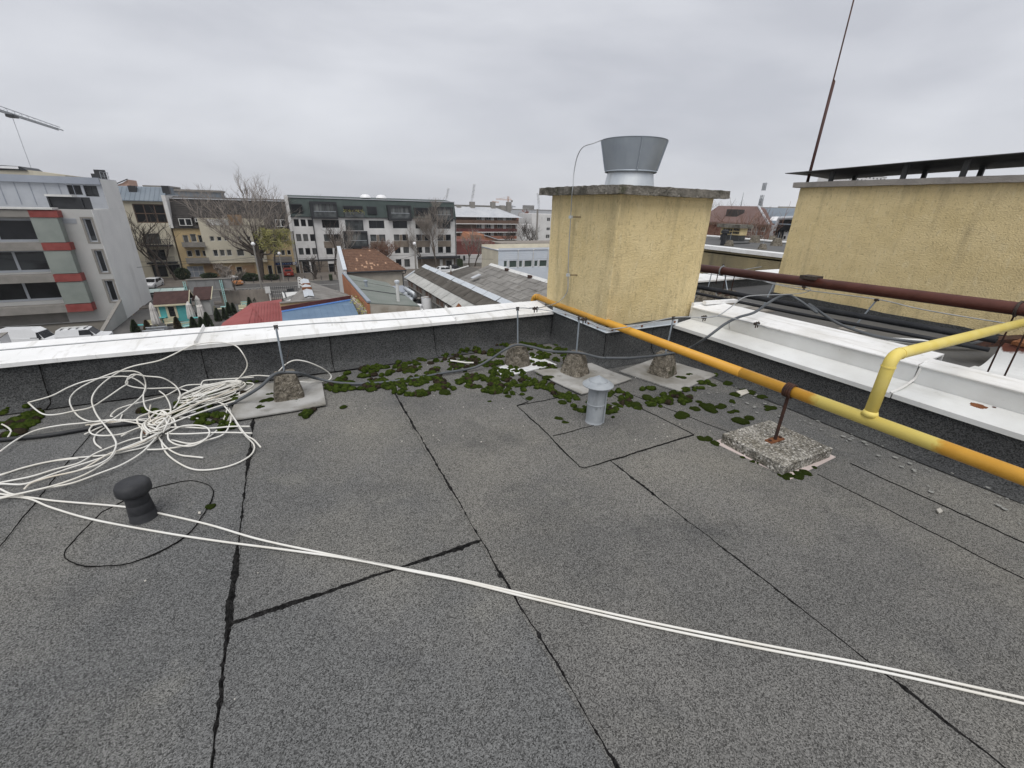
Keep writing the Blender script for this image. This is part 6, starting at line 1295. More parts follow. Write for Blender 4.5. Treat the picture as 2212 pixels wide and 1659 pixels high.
for k in range(n): a = q[0] + (q[1] - q[0]) * k / n; MB().prism([(a + .03, SY, q[2]), (a + .03, SY + 1.9, q[2] + .25), (a + .03, SY + 1.9, q[2] + .31), (a + .03, SY, q[2] + .06)], ((q[1] - q[0]) / n - .06, 0, 0)).build('roof_pane', M['mint'], bs)
MB().box(q[0], q[1] + .1, SY - .08, SY - .01, q[2] - .12, q[2] + .08).box(q[0], q[1] + .1, SY + 1.92, SY + 2.0, q[2] + .1, q[2] + .34).build('frame', M['trim_dark'], bs)
for k in range(4): x = q[0] + (q[1] - q[0]) * (k + .4) / 4; MB().box(x - .06, x + .06, SY + 1.75, SY + 1.87, GZ0, q[2] + .2).build('post', M['trim_dark'], bs)
MB().box(q[1] - .1, q[1] + .6, SY + .4, SY + 1.7, GZ0 + .12, q[2] - .2).build('end_panel', M['brown_wood'], bs)
rl_ = thing('street_railing', 'grey tubular guard railing along the near kerb', 'railing', (-5, 72, GZ0))
ry = 72.0; ra, rb = on_y(Z8(1110, 480), ry).x, on_y(Z8(1400, 470), ry).x
for k in range(10): x = ra + (rb - ra) * k / 9; MB().tube([(x, ry, GZ0 + .1), (x, ry, GZ0 + 1.05)], .035, 6).build('post', M['trim_dark'], rl_)
for z in (.6, 1.05): MB().tube([(ra, ry, GZ0 + z), (rb, ry, GZ0 + z)], .035, 6).build('rail', M['trim_dark'], rl_)
for k in range(26):
    x = -14 + k * 1.35
    bo = MB().lathe([(.05, 0), (.05, .75), (.03, .82), (0, .84)], (x, 86.3, GZ0 + .12), 8).build('bollard', M['trim_dark'], label='slim dark bollard in the row along the far kerb', cat='bollard', group='bollards along the far kerb')
# street lamps and overhead wires
def lamp(label, f, x, by, ty, Yf=None, arm=True):
    b = gp_(f, x, by) if Yf is None else on_y(f(x, by), Yf); b.z = GZ0
    tz = on_y(f(x - (by - ty) * .12, ty), b.y).z
    t = thing('street_lamp', label, 'street lamp', tuple(b), 'street lamps')
    MB().tube([b, (b.x, b.y, tz - .3)], [.16, .11], 10).build('pole', M['slab_grey'], t); MB().lathe([(.12, 0), (.27, .16), (.27, .34), (.12, .5), (0, .52)], (b.x, b.y, tz - .42), 12).build('globe', M['lamp_white'], t, smooth=True)
    return V((b.x, b.y, tz - 2))
l1 = lamp('concrete lamp post beside the huge street tree', Z2, 1622, 1420, 845); l2 = lamp('concrete lamp post before the lobby of the white apartment house', Z3, 1490, 1040, 705, 73)
l3 = lamp('leaning pale pole before the blue shop sign', Z2, 1850, 1270, 950)
for a, b, lb_ in ((l1 + V((-60, -3, 1)), l1, 'overhead wire left of the huge tree'), (l1, l2, 'overhead wire between the two lamp posts'), (l2, l2 + V((60, 4, 0)), 'overhead wire right of the lobby lamp post'), (l1 + V((-60, 9, 0)), l2 + V((50, 11, .5)), 'second overhead wire crossing the house fronts')):
    MB().tube([a.lerp(b, k / 20) + V((0, 0, -1.6 * (1 - (2 * k / 20 - 1) ** 2))) for k in range(21)], .022, 4).build('overhead_wire', M['trim_dark'], label=lb_, cat='wire', group='overhead street wires')
# ------------------------------------------------------------------ vehicles
def vehicle(name, label, cat, loc, rz, kind, paint, group=None, extra=None, sc_=1., top=None):
    t = thing(name, label, cat, (0, 0, 0), group)
    P = {'van': dict(L=4.9, W=1.9, prof=[(0, .35, .95), (.12, .28, 1.0), (.9, .26, 1.08), (1.15, .26, 1.18), (4.75, .28, 1.25), (4.9, .36, 1.2)], gh=[(1.05, 1.1), (1.75, 1.86), (2.2, 1.93), (4.55, 1.92), (4.82, 1.2)]),
         'car': dict(L=4.2, W=1.78, prof=[(0, .35, .65), (.1, .25, .75), (.9, .22, .9), (1.2, .22, .95), (3.9, .24, .98), (4.2, .35, .9)], gh=[(1.05, .9), (1.75, 1.42), (2.2, 1.48), (3.5, 1.42), (4.05, .95)]),
         'bigvan': dict(L=5.9, W=2.05, prof=[(0, .4, 1.0), (.12, .3, 1.1), (.9, .3, 1.3), (1.15, .3, 1.4), (5.75, .3, 1.45), (5.9, .4, 1.4)], gh=[(.95, 1.25), (1.6, 2.2), (2.1, 2.55), (5.7, 2.55), (5.86, 1.4)])}[kind]
    W = P['W']
    def ring(x, z0, z1, w0, w1): return [(x, -w0, z0), (x, w0, z0), (x, w1, (z0 + z1) / 2), (x, w1 * .97, z1), (x, -w1 * .97, z1), (x, -w1, (z0 + z1) / 2)]
    n = len(P['prof'])
    MB().loft([ring(x, z0, z1, W / 2 * (.82 if i in (0, n - 1) else .93), W / 2 * (.85 if i in (0, n - 1) else 1)) for i, (x, z0, z1) in enumerate(P['prof'])]).build('body', M[paint], t)
    gh = P['gh']; zb = min(gh[0][1], gh[-1][1]) - .05
    rings = []
    for i, (x, z) in enumerate(gh): wtop = W / 2 * (.80 if z > 1.3 else .95); rings.append([(x, -W / 2 * .96, zb), (x, W / 2 * .96, zb), (x, wtop, z), (x, -wtop, z)])
    MB().loft(rings).build('cab', M[top or paint], t)
    (x0, z0), (x1, z1) = gh[0], gh[1]
    wt = W / 2 * .76; wbm = W / 2 * .88
    off = V((z1 - z0, 0, -(x1 - x0))).normalized() * -.02
    a, b = V((x0, 0, z0)).lerp(V((x1, 0, z1)), .08), V((x0, 0, z0)).lerp(V((x1, 0, z1)), .92)
    MB().add([a + V((0, -wbm, 0)) + off, a + V((0, wbm, 0)) + off, b + V((0, wt, 0)) + off, b + V((0, -wt, 0)) + off], [(0, 3, 2, 1)]).build('windscreen', M['glass'], t)
    xr = gh[-1][0]; zt = gh[-2][1]
    wins = [(x1 - .25, x1 + .85)] if kind != 'car' else [(x1 - .2, x1 + .75), (x1 + .82, gh[3][0] - .02)]
    for s_ in (-1, 1):
        for (a_, b_) in wins:
            zl, zh = zb + .12, gh[1][1] - .06; f0 = (zl - zb) / (gh[1][1] - zb); f1 = (zh - zb) / (gh[1][1] - zb)
            yl, yh = W / 2 * (.96 - .16 * f0) + .012, W / 2 * (.96 - .16 * f1) + .012
            MB().add([(a_ - .25, s_ * yl, zl), (b_, s_ * yl, zl), (b_ - .05, s_ * yh, zh), (a_ + .12, s_ * yh, zh)], [(0, 1, 2, 3)]).build('side_window', M['glass'], t)
        for xw in (P['L'] * .19, P['L'] * .80):
            w_ = MB().tube([(xw, s_ * (W / 2 - .2), .33), (xw, s_ * (W / 2 + .01), .33)], .33, 18).build('wheel', M['tyre'], t); MB().tube([(xw, s_ * (W / 2 + .011), .33), (xw, s_ * (W / 2 + .025), .33)], .2, 14).build('rim', M['cladding'], w_)
        MB().box(-.012, .06, s_ * W * .34 - .16, s_ * W * .34 + .16, P['prof'][0][2] - .22, P['prof'][0][2] - .06).build('headlight', M['lamp_white'], t)
        MB().box(P['L'] - .05, P['L'] + .012, s_ * W * .38 - .12, s_ * W * .38 + .12, .8, 1.0).build('tail_light', M['red_panel'], t)
        MB().box(x0 + .3, x0 + .42, s_ * (W / 2 + .02), s_ * (W / 2 + .2), z0 + .02, z0 + .2).build('wing_mirror', M['trim_dark'], t)
    a_, b_ = V((gh[-1][0], 0, gh[-1][1])), V((gh[-2][0], 0, gh[-2][1])); of2 = V((.02, 0, .006))
    if kind == 'car': MB().add([a_.lerp(b_, .15) + V((0, -.6, 0)) + of2, a_.lerp(b_, .15) + V((0, .6, 0)) + of2, a_.lerp(b_, .85) + V((0, .52, 0)) + of2, a_.lerp(b_, .85) + V((0, -.52, 0)) + of2], [(0, 1, 2, 3)]).build('rear_window', M['glass'], t)
    MB().box(P['L'] - .02, P['L'] + .01, -.26, .26, .52, .64).build('number_plate', M['trim_white'], t)
    if extra: extra(t, P)
    t.location = loc; t.rotation_euler.z = rz; t.scale = (sc_,) * 3
    return t
def ladder(t, P):
    for s_ in (-.3, .1): MB().box(1.9, 4.3, s_, s_ + .06, 2.0, 2.07).build('roof_bar', M['trim_white'], t)
    for k in range(4): MB().box(2.0 + .7 * k, 2.06 + .7 * k, -.75, .75, 1.93, 2.0).build('rack_bar', M['trim_dark'], t)
p = on_z(D1(1640, 470), GZ0 + 1.0)
vehicle('parked_van', 'white panel van with ladder rack parked along the grey wall', 'van', (p.x + 1.95, p.y + .2, GZ0), math.pi, 'van', 'car_white', 'parked white vans', ladder, .8)
p = on_z(D1(560, 420), GZ0 + 1.6)
vehicle('parked_van', 'larger white van with bonnet towards the grey wall corner', 'van', (p.x + 2.0, p.y - .3, GZ0), math.pi - .25, 'bigvan', 'car_white', 'parked white vans', None, .72)
p = on_z(D1(330, 520), GZ0 + 2.0)
tr = thing('box_trailer', 'white box trailer with a red emblem, red lettering and blue dots on its side', 'trailer', (0, 0, 0))
block(tr, 'box', -3.6, 0, -1.0, 1.0, .7, 2.6, 'car_white'); block(tr, 'roof', -3.62, .02, -1.02, 1.02, 2.6, 2.66, 'slab_grey'); block(tr, 'chassis', -3.6, .9, -.8, .8, .45, .69, 'trim_dark')
for xw in (-2.6, -1.7):
    for s_ in (-1, 1): w_ = MB().tube([(xw, s_ * .8, .33), (xw, s_ * 1.0, .33)], .33, 16).build('wheel', M['tyre'], tr); MB().tube([(xw, s_ * 1.001, .33), (xw, s_ * 1.02, .33)], .18, 12).build('rim', M['cladding'], w_)
MB().tube([(-2.6, -1.012, 1.55), (-2.6, -1.003, 1.55)], .38, 20).build('red_emblem', M['red_panel'], tr); MB().tube([(-2.52, -1.022, 1.55), (-2.52, -1.013, 1.55)], .22, 18).build('emblem_centre', M['trim_white'], tr)
for k in range(5): MB().box(-1.75 + k * .26, -1.75 + k * .26 + .2, -1.012, -1.003, 1.95, 2.3).build('lettering', M['red_panel'], tr)
for k in range(4): MB().tube([(-1.7 + k * .4, -1.012, 1.35), (-1.7 + k * .4, -1.003, 1.35)], .15, 14).build('blue_dot', M['banner_blue'], tr)
tr.location = (p.x + .2, p.y - 2.2, GZ0); tr.rotation_euler.z = .12
p = gp_(Z8, 1570, 352); vehicle('parked_car', 'red car parked nose-in before the blue shop sign', 'car', (p.x, p.y + 4.0, GZ0 + .12), R(-90), 'car', 'car_red', 'parked cars')
p = gp_(Z8, 268, 450); vehicle('parked_car', 'white car parked on the street left of the bus shelter', 'car', (p.x - .6, p.y - 1.6, GZ0), R(80), 'car', 'car_white', 'parked cars')
p = on_z(Z8(370, 840), GZ0 + 1.4); vehicle('parked_car', 'black car with silver roof rails under the terrace', 'car', (p.x + 2.0, p.y - .3, GZ0), math.pi, 'car', 'car_black', 'parked cars', lambda t, P: [MB().box(1.9, 3.6, s_ * .62 - .02, s_ * .62 + .02, 1.47, 1.54).build('roof_rail', M['zinc_light'], t) for s_ in (-1, 1)])
p = gp_(Z8, 1060, 432); vehicle('parked_van', 'orange and white small van by the evergreen hedge', 'van', (p.x + .5, p.y, GZ0), R(118), 'van', 'car_orange', None, None, .7, 'car_white')
p = on_z(Z3(1820, 1005), GZ0 + .8); vehicle('parked_car', 'white car parked before the apartment house lobby', 'car', (p.x + 2, p.y, GZ0 + .12), math.pi, 'car', 'car_white', 'parked cars')
p = on_z(Z4(270, 1130), GZ0 + .8); vehicle('parked_car', 'black car beside the green canopy at the lobby corner', 'car', (p.x + 2, p.y, GZ0 + .12), math.pi - .3, 'car', 'car_black', 'parked cars')
# people on the far side of the concrete fence
def person(label, f, x, by, coat, rz):
    b = on_y(f(x, by), 70.4); b.z = GZ0 + .12; t = thing('person', label, 'person', tuple(b), 'people on the pavement'); ca, sa = math.cos(rz), math.sin(rz)
    def L(x_, y_, z_): return V((b.x + x_ * ca - y_ * sa, b.y + x_ * sa + y_ * ca, b.z + z_))
    me = bpy.data.meshes.new('body'); J = [(0, 0, .95), (0, 0, 1.2), (0, 0, 1.42), (0, .01, 1.5), (0, .02, 1.6), (0, .02, 1.7), (.1, 0, .9), (.11, .12, .5), (.11, .05, .06), (.11, .17, .03), (-.1, 0, .9), (-.11, -.1, .5), (-.11, -.2, .08), (-.11, -.09, .03), (.2, 0, 1.4), (.26, -.06, 1.12), (.25, .08, .88), (.25, .12, .80), (-.2, 0, 1.4), (-.26, .06, 1.12), (-.25, .16, .92), (-.25, .2, .84)]
    E_ = [(0, 1), (1, 2), (2, 3), (3, 4), (4, 5), (0, 6), (6, 7), (7, 8), (8, 9), (0, 10), (10, 11), (11, 12), (12, 13), (2, 14), (14, 15), (15, 16), (16, 17), (2, 18), (18, 19), (19, 20), (20, 21)]
    rad = [.14, .14, .13, .055, .085, .07, .085, .06, .045, .04, .085, .06, .045, .04, .06, .045, .035, .03, .06, .045, .035, .03]
    me.from_pydata([tuple(L(*j)) for j in J], E_, []); o = link('body', me, t); me.materials.append(M['skin'])
    sk = o.modifiers.new('skin', 'SKIN'); sk.use_smooth_shade = True; ss = o.modifiers.new('sub', 'SUBSURF'); ss.levels = 1; ss.render_levels = 1
    for i, v_ in enumerate(me.skin_vertices[0].data): v_.radius = (rad[i], rad[i]); v_.use_root = i == 0
    MB().loft([[L(rx * math.cos(a_), .8 * rx * math.sin(a_), z) for a_ in [k * math.pi / 5 for k in range(10)]] for z, rx in ((.72, .2), (.95, .195), (1.2, .18), (1.4, .2), (1.47, .1))]).tube([L(*J[14]), L(*J[15]), L(*J[16])], [.085, .07, .055], 8).tube([L(*J[18]), L(*J[19]), L(*J[20])], [.085, .07, .055], 8).build('coat', M[coat], t, smooth=True)
    MB().tube([L(*J[6]), L(*J[7]), L(*J[8])], [.115, .085, .065], 8).tube([L(*J[10]), L(*J[11]), L(*J[12])], [.115, .085, .065], 8).build('trousers', M['cloth_dark'], t, smooth=True)
    MB().lathe([(.06, -.08), (.105, 0), (.1, .08), (.05, .13), (0, .14)], L(0, -.005, 1.65), 12).build('hair', M['cloth_dark'], t, smooth=True)
person('person in a pale coat with dark hair walking behind the concrete fence', Z8, 797, 560, 'cloth_white', 1.2)
person('person in dark clothes half hidden by the billboard post', Z8, 700, 560, 'cloth_dark', -1.2)
# hedges on the far pavement
for k, (x, y, w_, hgt, lb_) in enumerate(((760, 1250, 2.2, 2.0, 'round clipped evergreen bush beside the garage door'), (1040, 1235, 2.4, .9, 'low evergreen bush right of the garage door'), (1420, 1262, 3.0, 1.4, 'dark evergreen hedge bush left of the huge trunk'), (1500, 1265, 2.6, 1.3, 'dark evergreen hedge bush touching the huge trunk'), (1720, 1255, 2.4, 1.0, 'low green bush before the shop front'))):
    leaf_shrub(lb_, gp_(Z2, x, y), hgt, w_, 90 + k, 'round', 'leaf_green', 900, .2, 'bush', 'bush', 'evergreen bushes')
tree_at('small bare tree behind the billboard', Z2, 1320, 1400, 1080, 71, 1.2, r0=.12, levels=5, fork=.3, tw='twig')
tree_at('tangled bare bush before the brick ground floor', Z2, 1190, 1235, 1060, 72, 1.3, r0=.1, levels=5, fork=.25, tw='twig')
bn = MB().lathe([(.25, 0), (.3, .1), (.3, .9), (.33, .95), (.2, 1.05), (0, 1.08)], (*on_z(Z3(565, 1120), GZ0).xy, GZ0 + .12), 14).build('litter_bin', M['leaf_green'], smooth=True, label='green litter bin on the brown pavement', cat='bin')

wt_ = thing('yellow_green_tree', 'small tree with drooping yellow-green foliage beside the huge bare tree', 'tree', (1.0, 88.5, GZ0), None)
wc = on_y(Z2(1740, 800), 88.5); wx0, wx1 = on_y(Z2(1545, 800), 88.5).x, on_y(Z2(1925, 800), 88.5).x; wz0, wz1 = on_y(Z2(1740, 905), 88.5).z, on_y(Z2(1740, 695), 88.5).z
MB().tube(spline([(wc.x - .8, 88.5, GZ0), (wc.x - .6, 88.5, GZ0 + 3), (wc.x - .1, 88.5, wz0 + .3), (wc.x + .1, 88.5, wz1 - .4)], 5), [.16 - .006 * k for k in range(16)], 7).build('trunk', M['bark_dark'], wt_)
wmb = MB(); wb2 = MB(); rw_ = random.Random(4)
for k in range(60):
    a_ = rw_.uniform(0, 6.283); e = V((wc.x + (wx1 - wx0) / 2 * math.cos(a_) * math.sqrt(rw_.random()), 88.5 + 2.2 * math.sin(a_) * rw_.random(), rw_.uniform(wz0, wz1))); s_ = V((wc.x, 88.5, (wz0 + wz1) / 2 - .3))
    pth = spline([s_, s_.lerp(e, .5) + V((0, 0, .5)), e, e + V((0, 0, -.5))], 3); wb2.tube(pth, .02, 3)
    for q in pth[3:]:
        for _ in range(9):
            c = q + V((rw_.gauss(0, .28), rw_.gauss(0, .28), rw_.gauss(-.1, .25))); u = V((rw_.uniform(-1, 1), rw_.uniform(-1, 1), rw_.uniform(-1.6, .4))).normalized() * .14; v2 = u.orthogonal().normalized() * .06; wmb.add([c - u, c + v2, c + u, c - v2], [(0, 1, 2, 3)])
wb2.build('branches', M['twig'], wt_); wmb.build('foliage', M['leaf_yellow'], wt_)
# ================================================================== ROOFS BELOW OUR PARAPET
# red hipped roof
rr_ = thing('red_roof_building', 'low building with a red painted hipped sheet roof beside the terrace', 'building', (-3, 45, GZ0))
za = -8.6
A_ = on_z(Z8(1200, 600), za + .35); B_ = on_z(Z8(1500, 560), za + .35); Cc = on_z(Z8(925, 790), za - .5)
ye0 = 34.0; yx_ = -1.25
ridge0 = V((A_.x, A_.y, za + .35)); ridge1 = V((yx_, B_.y, za + .35)); hipb = on_z(Z8(1215, 655), za + .1); f0 = V((Cc.x, Cc.y, za - .5)); f1 = V((Cc.x - .3, ye0, za - .6)); f2 = V((yx_, ye0, za - .6)); mid = on_z(Z8(1165, 800), za - .35)
def slab(par_, nm, pts, mt, th=.12): return MB().prism(pts, (0, 0, -th)).build(nm, M[mt], par_)
slab(rr_, 'roof_plane', [ridge0, ridge1, f2 + V((0, 0, .15)), (mid.x, ye0, za - .35), hipb], 'red_roof')
slab(rr_, 'roof_plane', [hipb, (mid.x, ye0, za - .355), f1, f0], 'red_roof'); slab(rr_, 'roof_plane', [ridge0 + V((0, 0, -.004)), hipb + V((0, 0, -.004)), f0 + V((0, 0, -.004))], 'red_roof')
MB().tube([ridge0, hipb, V((mid.x, ye0, za - .33))], .05, 6).build('hip_cap', M['red_roof'], rr_)
for k in range(9): 
    x = hipb.x + .3 + k * (yx_ - hipb.x - .4) / 9; MB().bar((x, ridge0.y - .3, za + .36), (x, ye0, za - .38), .04, .04).build('roof_seam', M['red_roof'], rr_)
MB().prism([(f0.x + .4, f0.y - .6, GZ0), (f0.x + .4, ye0, GZ0), (yx_, ye0, GZ0), (yx_, B_.y - .3, GZ0), (A_.x + .3, A_.y - .3, GZ0)], (0, 0, 2.7)).build('wall', M['plaster_cream'], rr_)
# blue roof
bl = thing('blue_roof_building', 'low building with a blue painted sheet roof and maroon edge board', 'building', (2, 40, GZ0))
zb_ = -8.0
P0, P1 = on_z(D4(610, 1045), zb_), on_z(D4(2125, 785), zb_)
dn = V((0, -12, -1.4))
n = 12
for k in range(n):
    a, b = P0.lerp(P1, k / n), P0.lerp(P1, (k + .97) / n); MB().prism([a, b, b + dn, a + dn], (0, 0, -.08)).build('roof_sheet', M['blue_roof'], bl)
    MB().bar(a + V((0, 0, .01)), a + dn + V((0, 0, .01)), .04, .03).build('roof_seam', M['blue_roof'], bl)
up_ = V((0, .05, .28)); nrm = (P1 - P0).normalized()
MB().bar(P0 + V((0, -.05, .08)), P1 + V((0, -.05, .08)), .10, .12).build('blue_edging', M['blue_edge'], bl)
MB().bar(P0 + V((0, .08, .30)), P1 + V((0, .08, .30)), .14, .36).build('maroon_board', M['maroon'], bl)
MB().prism([P0 + V((.02, -.1, -.1)), P1 + V((-.02, -.1, -.1)), P1 + dn + V((-.02, .1, -.1)), P0 + dn + V((.02, .1, -.1))], (0, 0, -3.6)).build('wall', M['plaster_cream'], bl)
# yellow parapet and grey ridged roofs behind
yp = thing('grey_ridged_workshop', 'workshop with dirty grey ridged roof, silver ridge flashing and a yellow parapet', 'building', (2, 52, GZ0))
zy = -7.9
Q0, Q1 = on_z(D4(560, 855), zy), on_z(D4(2030, 735), zy)
yq = (Q0.y + Q1.y) / 2
MB().prism([(Q0.x, Q0.y, GZ0), (Q1.x, Q1.y, GZ0), (Q1.x, Q1.y, zy), (Q0.x, Q0.y, zy)], (0, .3, 0)).build('parapet_wall', M['plaster_yellow'], yp); MB().bar(Q0 + V((0, .1, .04)), Q1 + V((0, .1, .04)), .45, .09).build('coping', M['slab_grey'], yp)
zr2 = -7.55
r0_, r1_ = on_z(D4(1150, 800), zr2), on_z(D4(1085, 330), zr2 + .3)
lx, rx_ = Q0.x + .2, Q1.x
def corr(par_, nm, e0, e1, r0, r1, mt, pitch=.18, amp=.025, th=.02):
    """corrugated sheet between an eave edge e0-e1 and a ridge edge r0-r1"""
    e0, e1, r0, r1 = map(V, (e0, e1, r0, r1)); n_ = int((e1 - e0).length / pitch) * 4; nrm_ = (e1 - e0).cross(r0 - e0).normalized()
    if nrm_.z < 0: nrm_ = -nrm_
    mb = MB().grid(lambda a, b: tuple((e0.lerp(e1, a)).lerp(r0.lerp(r1, a), b) + nrm_ * (amp * math.sin(a * n_ / 4 * 2 * math.pi) + .02 * nz((a * 20, b * 5, 0), 1))), n_, 3)
    return mb.build(nm, M[mt], par_)
RX = r0_.x + .3
yF, yB = yq + .3, r1_.y
corr(yp, 'roof_slope', (RX, yF, zr2), (RX, yB, zr2 + .25), (rx_ + 3.0, yF, zr2 - 1.5), (rx_ + .5, yB - 3, zr2 - 1.1), 'fibre', .3, .03)
corr(yp, 'roof_slope', (RX, yF, zr2), (RX, yB - 3.0, zr2 + .2), (lx + .5, yF, zr2 - .9), (lx + .8, yF + 4.5, zr2 - .9), 'fibre', .3, .03)
MB().prism([(RX - .42, yF, zr2 + .0), (RX, yF, zr2 + .16), (RX + .5, yF, zr2 + .02), (RX, yF, zr2 + .08)], (0, yB - yF, .25)).build('ridge_flashing', M['zinc_light'], yp)
for k in range(2): MB().box(RX - .45, RX + .5, yF + 3.4 + k * 2.6, yF + 3.8 + k * 2.6, zr2 + .1, zr2 + .36).build('rust_band', M['rust'], yp)
block(yp, 'body', lx + .2, rx_ - .1, yF + .1, yB - .2, GZ0, zr2 - 1.6, 'plaster_white')
for k, (x, y) in enumerate(((960, 300), (965, 345), (970, 405), (985, 465))):
    p = on_z(D4(x, y), zr2 + .75); q = on_z(D4(x + 85, y + 35), zr2 + .6)
    MB().tube(spline([q, p.lerp(q, .3) + V((0, 0, .12)), p, p + V((-.05, 0, -.25))], 4), .05, 6).build('overflow_pipe', M['trim_white'], yp)
sk_ = thing('white_skylight', 'flat white skylight with dark glazing bars beside the grey ridged roof', 'skylight', (-.4, 55, zr2))
s0, s1, s2, s3 = (on_z(D4(*q), -8.1) for q in ((605, 605), (1090, 570), (950, 640), (645, 740)))
MB().prism([s0, s1, s2, s3], (0, 0, -.3)).build('panel', M['trim_white'], sk_); MB().bar(s0 + V((.1, -.4, .03)), s1 + V((-.1, -.4, .03)), .12, .08).bar(s0 + V((.25, -.05, .03)), s3 + V((.25, .1, .03)), .12, .08).build('glazing_bar', M['trim_dark'], sk_)
block(sk_, 'support', s3.x + .1, s2.x, s3.y + .2, s0.y - .2, GZ0, -8.42, 'plaster_white')
# tiled house
th = thing('tiled_house', 'cream house with brown tiled half-hipped roof and pale replacement tiles', 'house', (10, 66, GZ0))
tx0, tx1, tye, tze = 6.9, 14.95, 63.2, -7.5; tyr, tzr, trx = 67.2, -5.0, 11.5
block(th, 'wall', tx0 + .35, tx1 - .35, tye + .4, tye + 7.6, GZ0, tze - .05, 'wall_cream2')
nr, ncol = 13, 34
slope = V((0, tyr - tye, tzr - tze)); L_ = slope.length; su = slope.normalized(); sn = V((0, -su.z, su.y))
slab(th, 'roof_deck', [(tx0, tye, tze), (tx1, tye, tze), (trx, tyr, tzr), (tx0, tyr, tzr)], 'slate', .1); slab(th, 'roof_deck', [(tx1, tye, tze - .003), (tx1, tye + 8, tze - .003), (trx, tyr, tzr - .003)], 'tile_brown', .1); slab(th, 'roof_deck', [(tx0, tye + 8, tze), (tx1, tye + 8, tze - .006), (trx, tyr, tzr - .006), (tx0, tyr, tzr)], 'tile_brown', .1)
tw_, thh = (tx1 - tx0) / ncol, L_ / nr
tm = {}
for key in ('tile_brown', 'tile_pale'):
    tm[key] = MB().add([(0, 0, .02), (tw_ * .94, 0, .02), (tw_ * .94, L_ / nr * 1.06, .0), (0, L_ / nr * 1.06, .0), (0, 0, .05), (tw_ * .94, 0, .05), (tw_ * .94, L_ / nr * 1.06, .025), (0, L_ / nr * 1.06, .025)], [(4, 5, 6, 7), (0, 1, 5, 4), (1, 2, 6, 5), (3, 0, 4, 7)]).mesh('roof_tile', M[key])
rt_ = random.Random(9); pale = {(rt_.randrange(4, nr), rt_.randrange(2, 26)) for _ in range(7)} | {(rt_.randrange(1, nr - 3), rt_.randrange(2, 24)) for _ in range(13)}
ang = math.atan2(slope.z, slope.y)
cnt = 0; extra_t = MB()
for j in range(nr):
    z0_ = j / nr; xe = tx1 + (trx - tx1) * z0_
    for i in range(ncol):
        x = tx0 + i * tw_
        if x + tw_ > xe + .1: continue
        pos = V((x, tye, tze)) + su * (j * thh) + sn * (.05 + .012 * nz((i, j, 0), .9))
        key = 'tile_pale' if (j, i) in pale else 'tile_brown'
        if cnt < 300 - 24 or key == 'tile_pale':
            o = link('roof_tile', tm[key], th); o.location = pos; o.rotation_euler.x = ang + .01 * nz((i * 3, j, 1), 1); o.matrix_parent_inverse = Matrix.Translation(-V(th.location)); cnt += 1
        else:
            m_ = Matrix.Translation(pos) @ Matrix.Rotation(ang, 4, 'X'); extra_t.add([m_ @ v_.co for v_ in tm[key].vertices], [tuple(f_.vertices) for f_ in tm[key].polygons])
if extra_t.v: extra_t.build('upper_roof_tiles', M['tile_brown'], th, kind='stuff')
MB().tube([(tx1, tye, tze + .05), (trx, tyr, tzr + .1)], .1, 6).tube([(tx0, tyr, tzr + .08), (trx, tyr, tzr + .1)], .1, 6).build('ridge_tiles', M['tile_brown'], th)
MB().tube([(tx0, tye - .08, tze - .05), (tx1 + .1, tye - .08, tze - .05)], .09, 8).build('gutter', M['trim_dark'], th); MB().tube(spline([(tx1, tye - .05, tze - .1), (tx1 - .1, tye + .1, tze - .5), (tx1 - .38, tye + .33, tze - .8), (tx1 - .38, tye + .33, GZ0)], 4), .06, 6).build('downpipe', M['trim_dark'], th)
MB().prism([(tx0 - .05, tye + .3, GZ0), (tx0 - .05, tye + 8, GZ0), (tx0 - .05, tye + 8, tze + .2), (tx0 - .05, tyr, tzr + .5), (tx0 - .05, tye - .2, tze + .3), (tx0 - .05, tye - .2, tze - .6)], (-.4, 0, 0)).build('gable_wall', M['plaster_white'], th)
MB().bar((tx0 - .25, tye - .3, tze + .38), (tx0 - .25, tyr, tzr + .58), .5, .08).build('gable_flashing', M['zinc_light'], th)
# green-grey monopitch with old brick wall
gm = thing('felt_lean_to', 'long green-grey felt roof with metal edge on an old brick and plaster wall', 'building', (8, 50, GZ0))
za_ = -7.2
g0, g1, g2, g3 = on_z(Z3(705, 1045), za_), on_z(Z3(1065, 1135), za_ - .6), on_z(Z3(1500, 1480), za_ - 1.2), on_z(Z3(985, 1390), za_ - .3)
g2 = V((g2.x, g3.y - 6, za_ - 1.2)); g3b = V((g3.x, g3.y - 0, za_ - .3))
gpl = [V((g0.x, g0.y, za_)), V((g1.x + 1.2, g1.y, za_ - .7)), V((g1.x + 1.4, g3.y + .3, za_ - .75)), V((g3.x, g3.y, za_ - .05))]
slab(gm, 'felt_roof', gpl, 'felt_green', .1)
MB().bar(gpl[0] + V((-.05, 0, .1)), gpl[3] + V((-.05, 0, .1)), .35, .16).build('edge_flashing', M['zinc'], gm)
MB().prism([gpl[0] + V((-.02, .2, -.11)), gpl[3] + V((-.02, -.1, -.11)), V((gpl[3].x - .02, gpl[3].y - .1, GZ0)), V((gpl[0].x - .02, gpl[0].y + .2, GZ0))], (-.25, 0, 0)).build('brick_wall', M['brick_orange'], gm)
MB().prism([gpl[3] + V((.0, -.02, -.11)), gpl[2] + V((0, -.02, -.11)), V((gpl[2].x, gpl[2].y - .02, GZ0)), V((gpl[3].x, gpl[3].y - .02, GZ0))], (0, .25, 0)).build('front_wall', M['wall_old'], gm)
for t_ in (.28, .62): a, b = gpl[0].lerp(gpl[3], t_), gpl[1].lerp(gpl[2], t_); MB().bar(a + V((.3, 0, .03)), b + V((0, 0, .03)), .08, .05).build('felt_lap', M['trim_dark'] if t_ > .5 else M['felt_green'], gm)
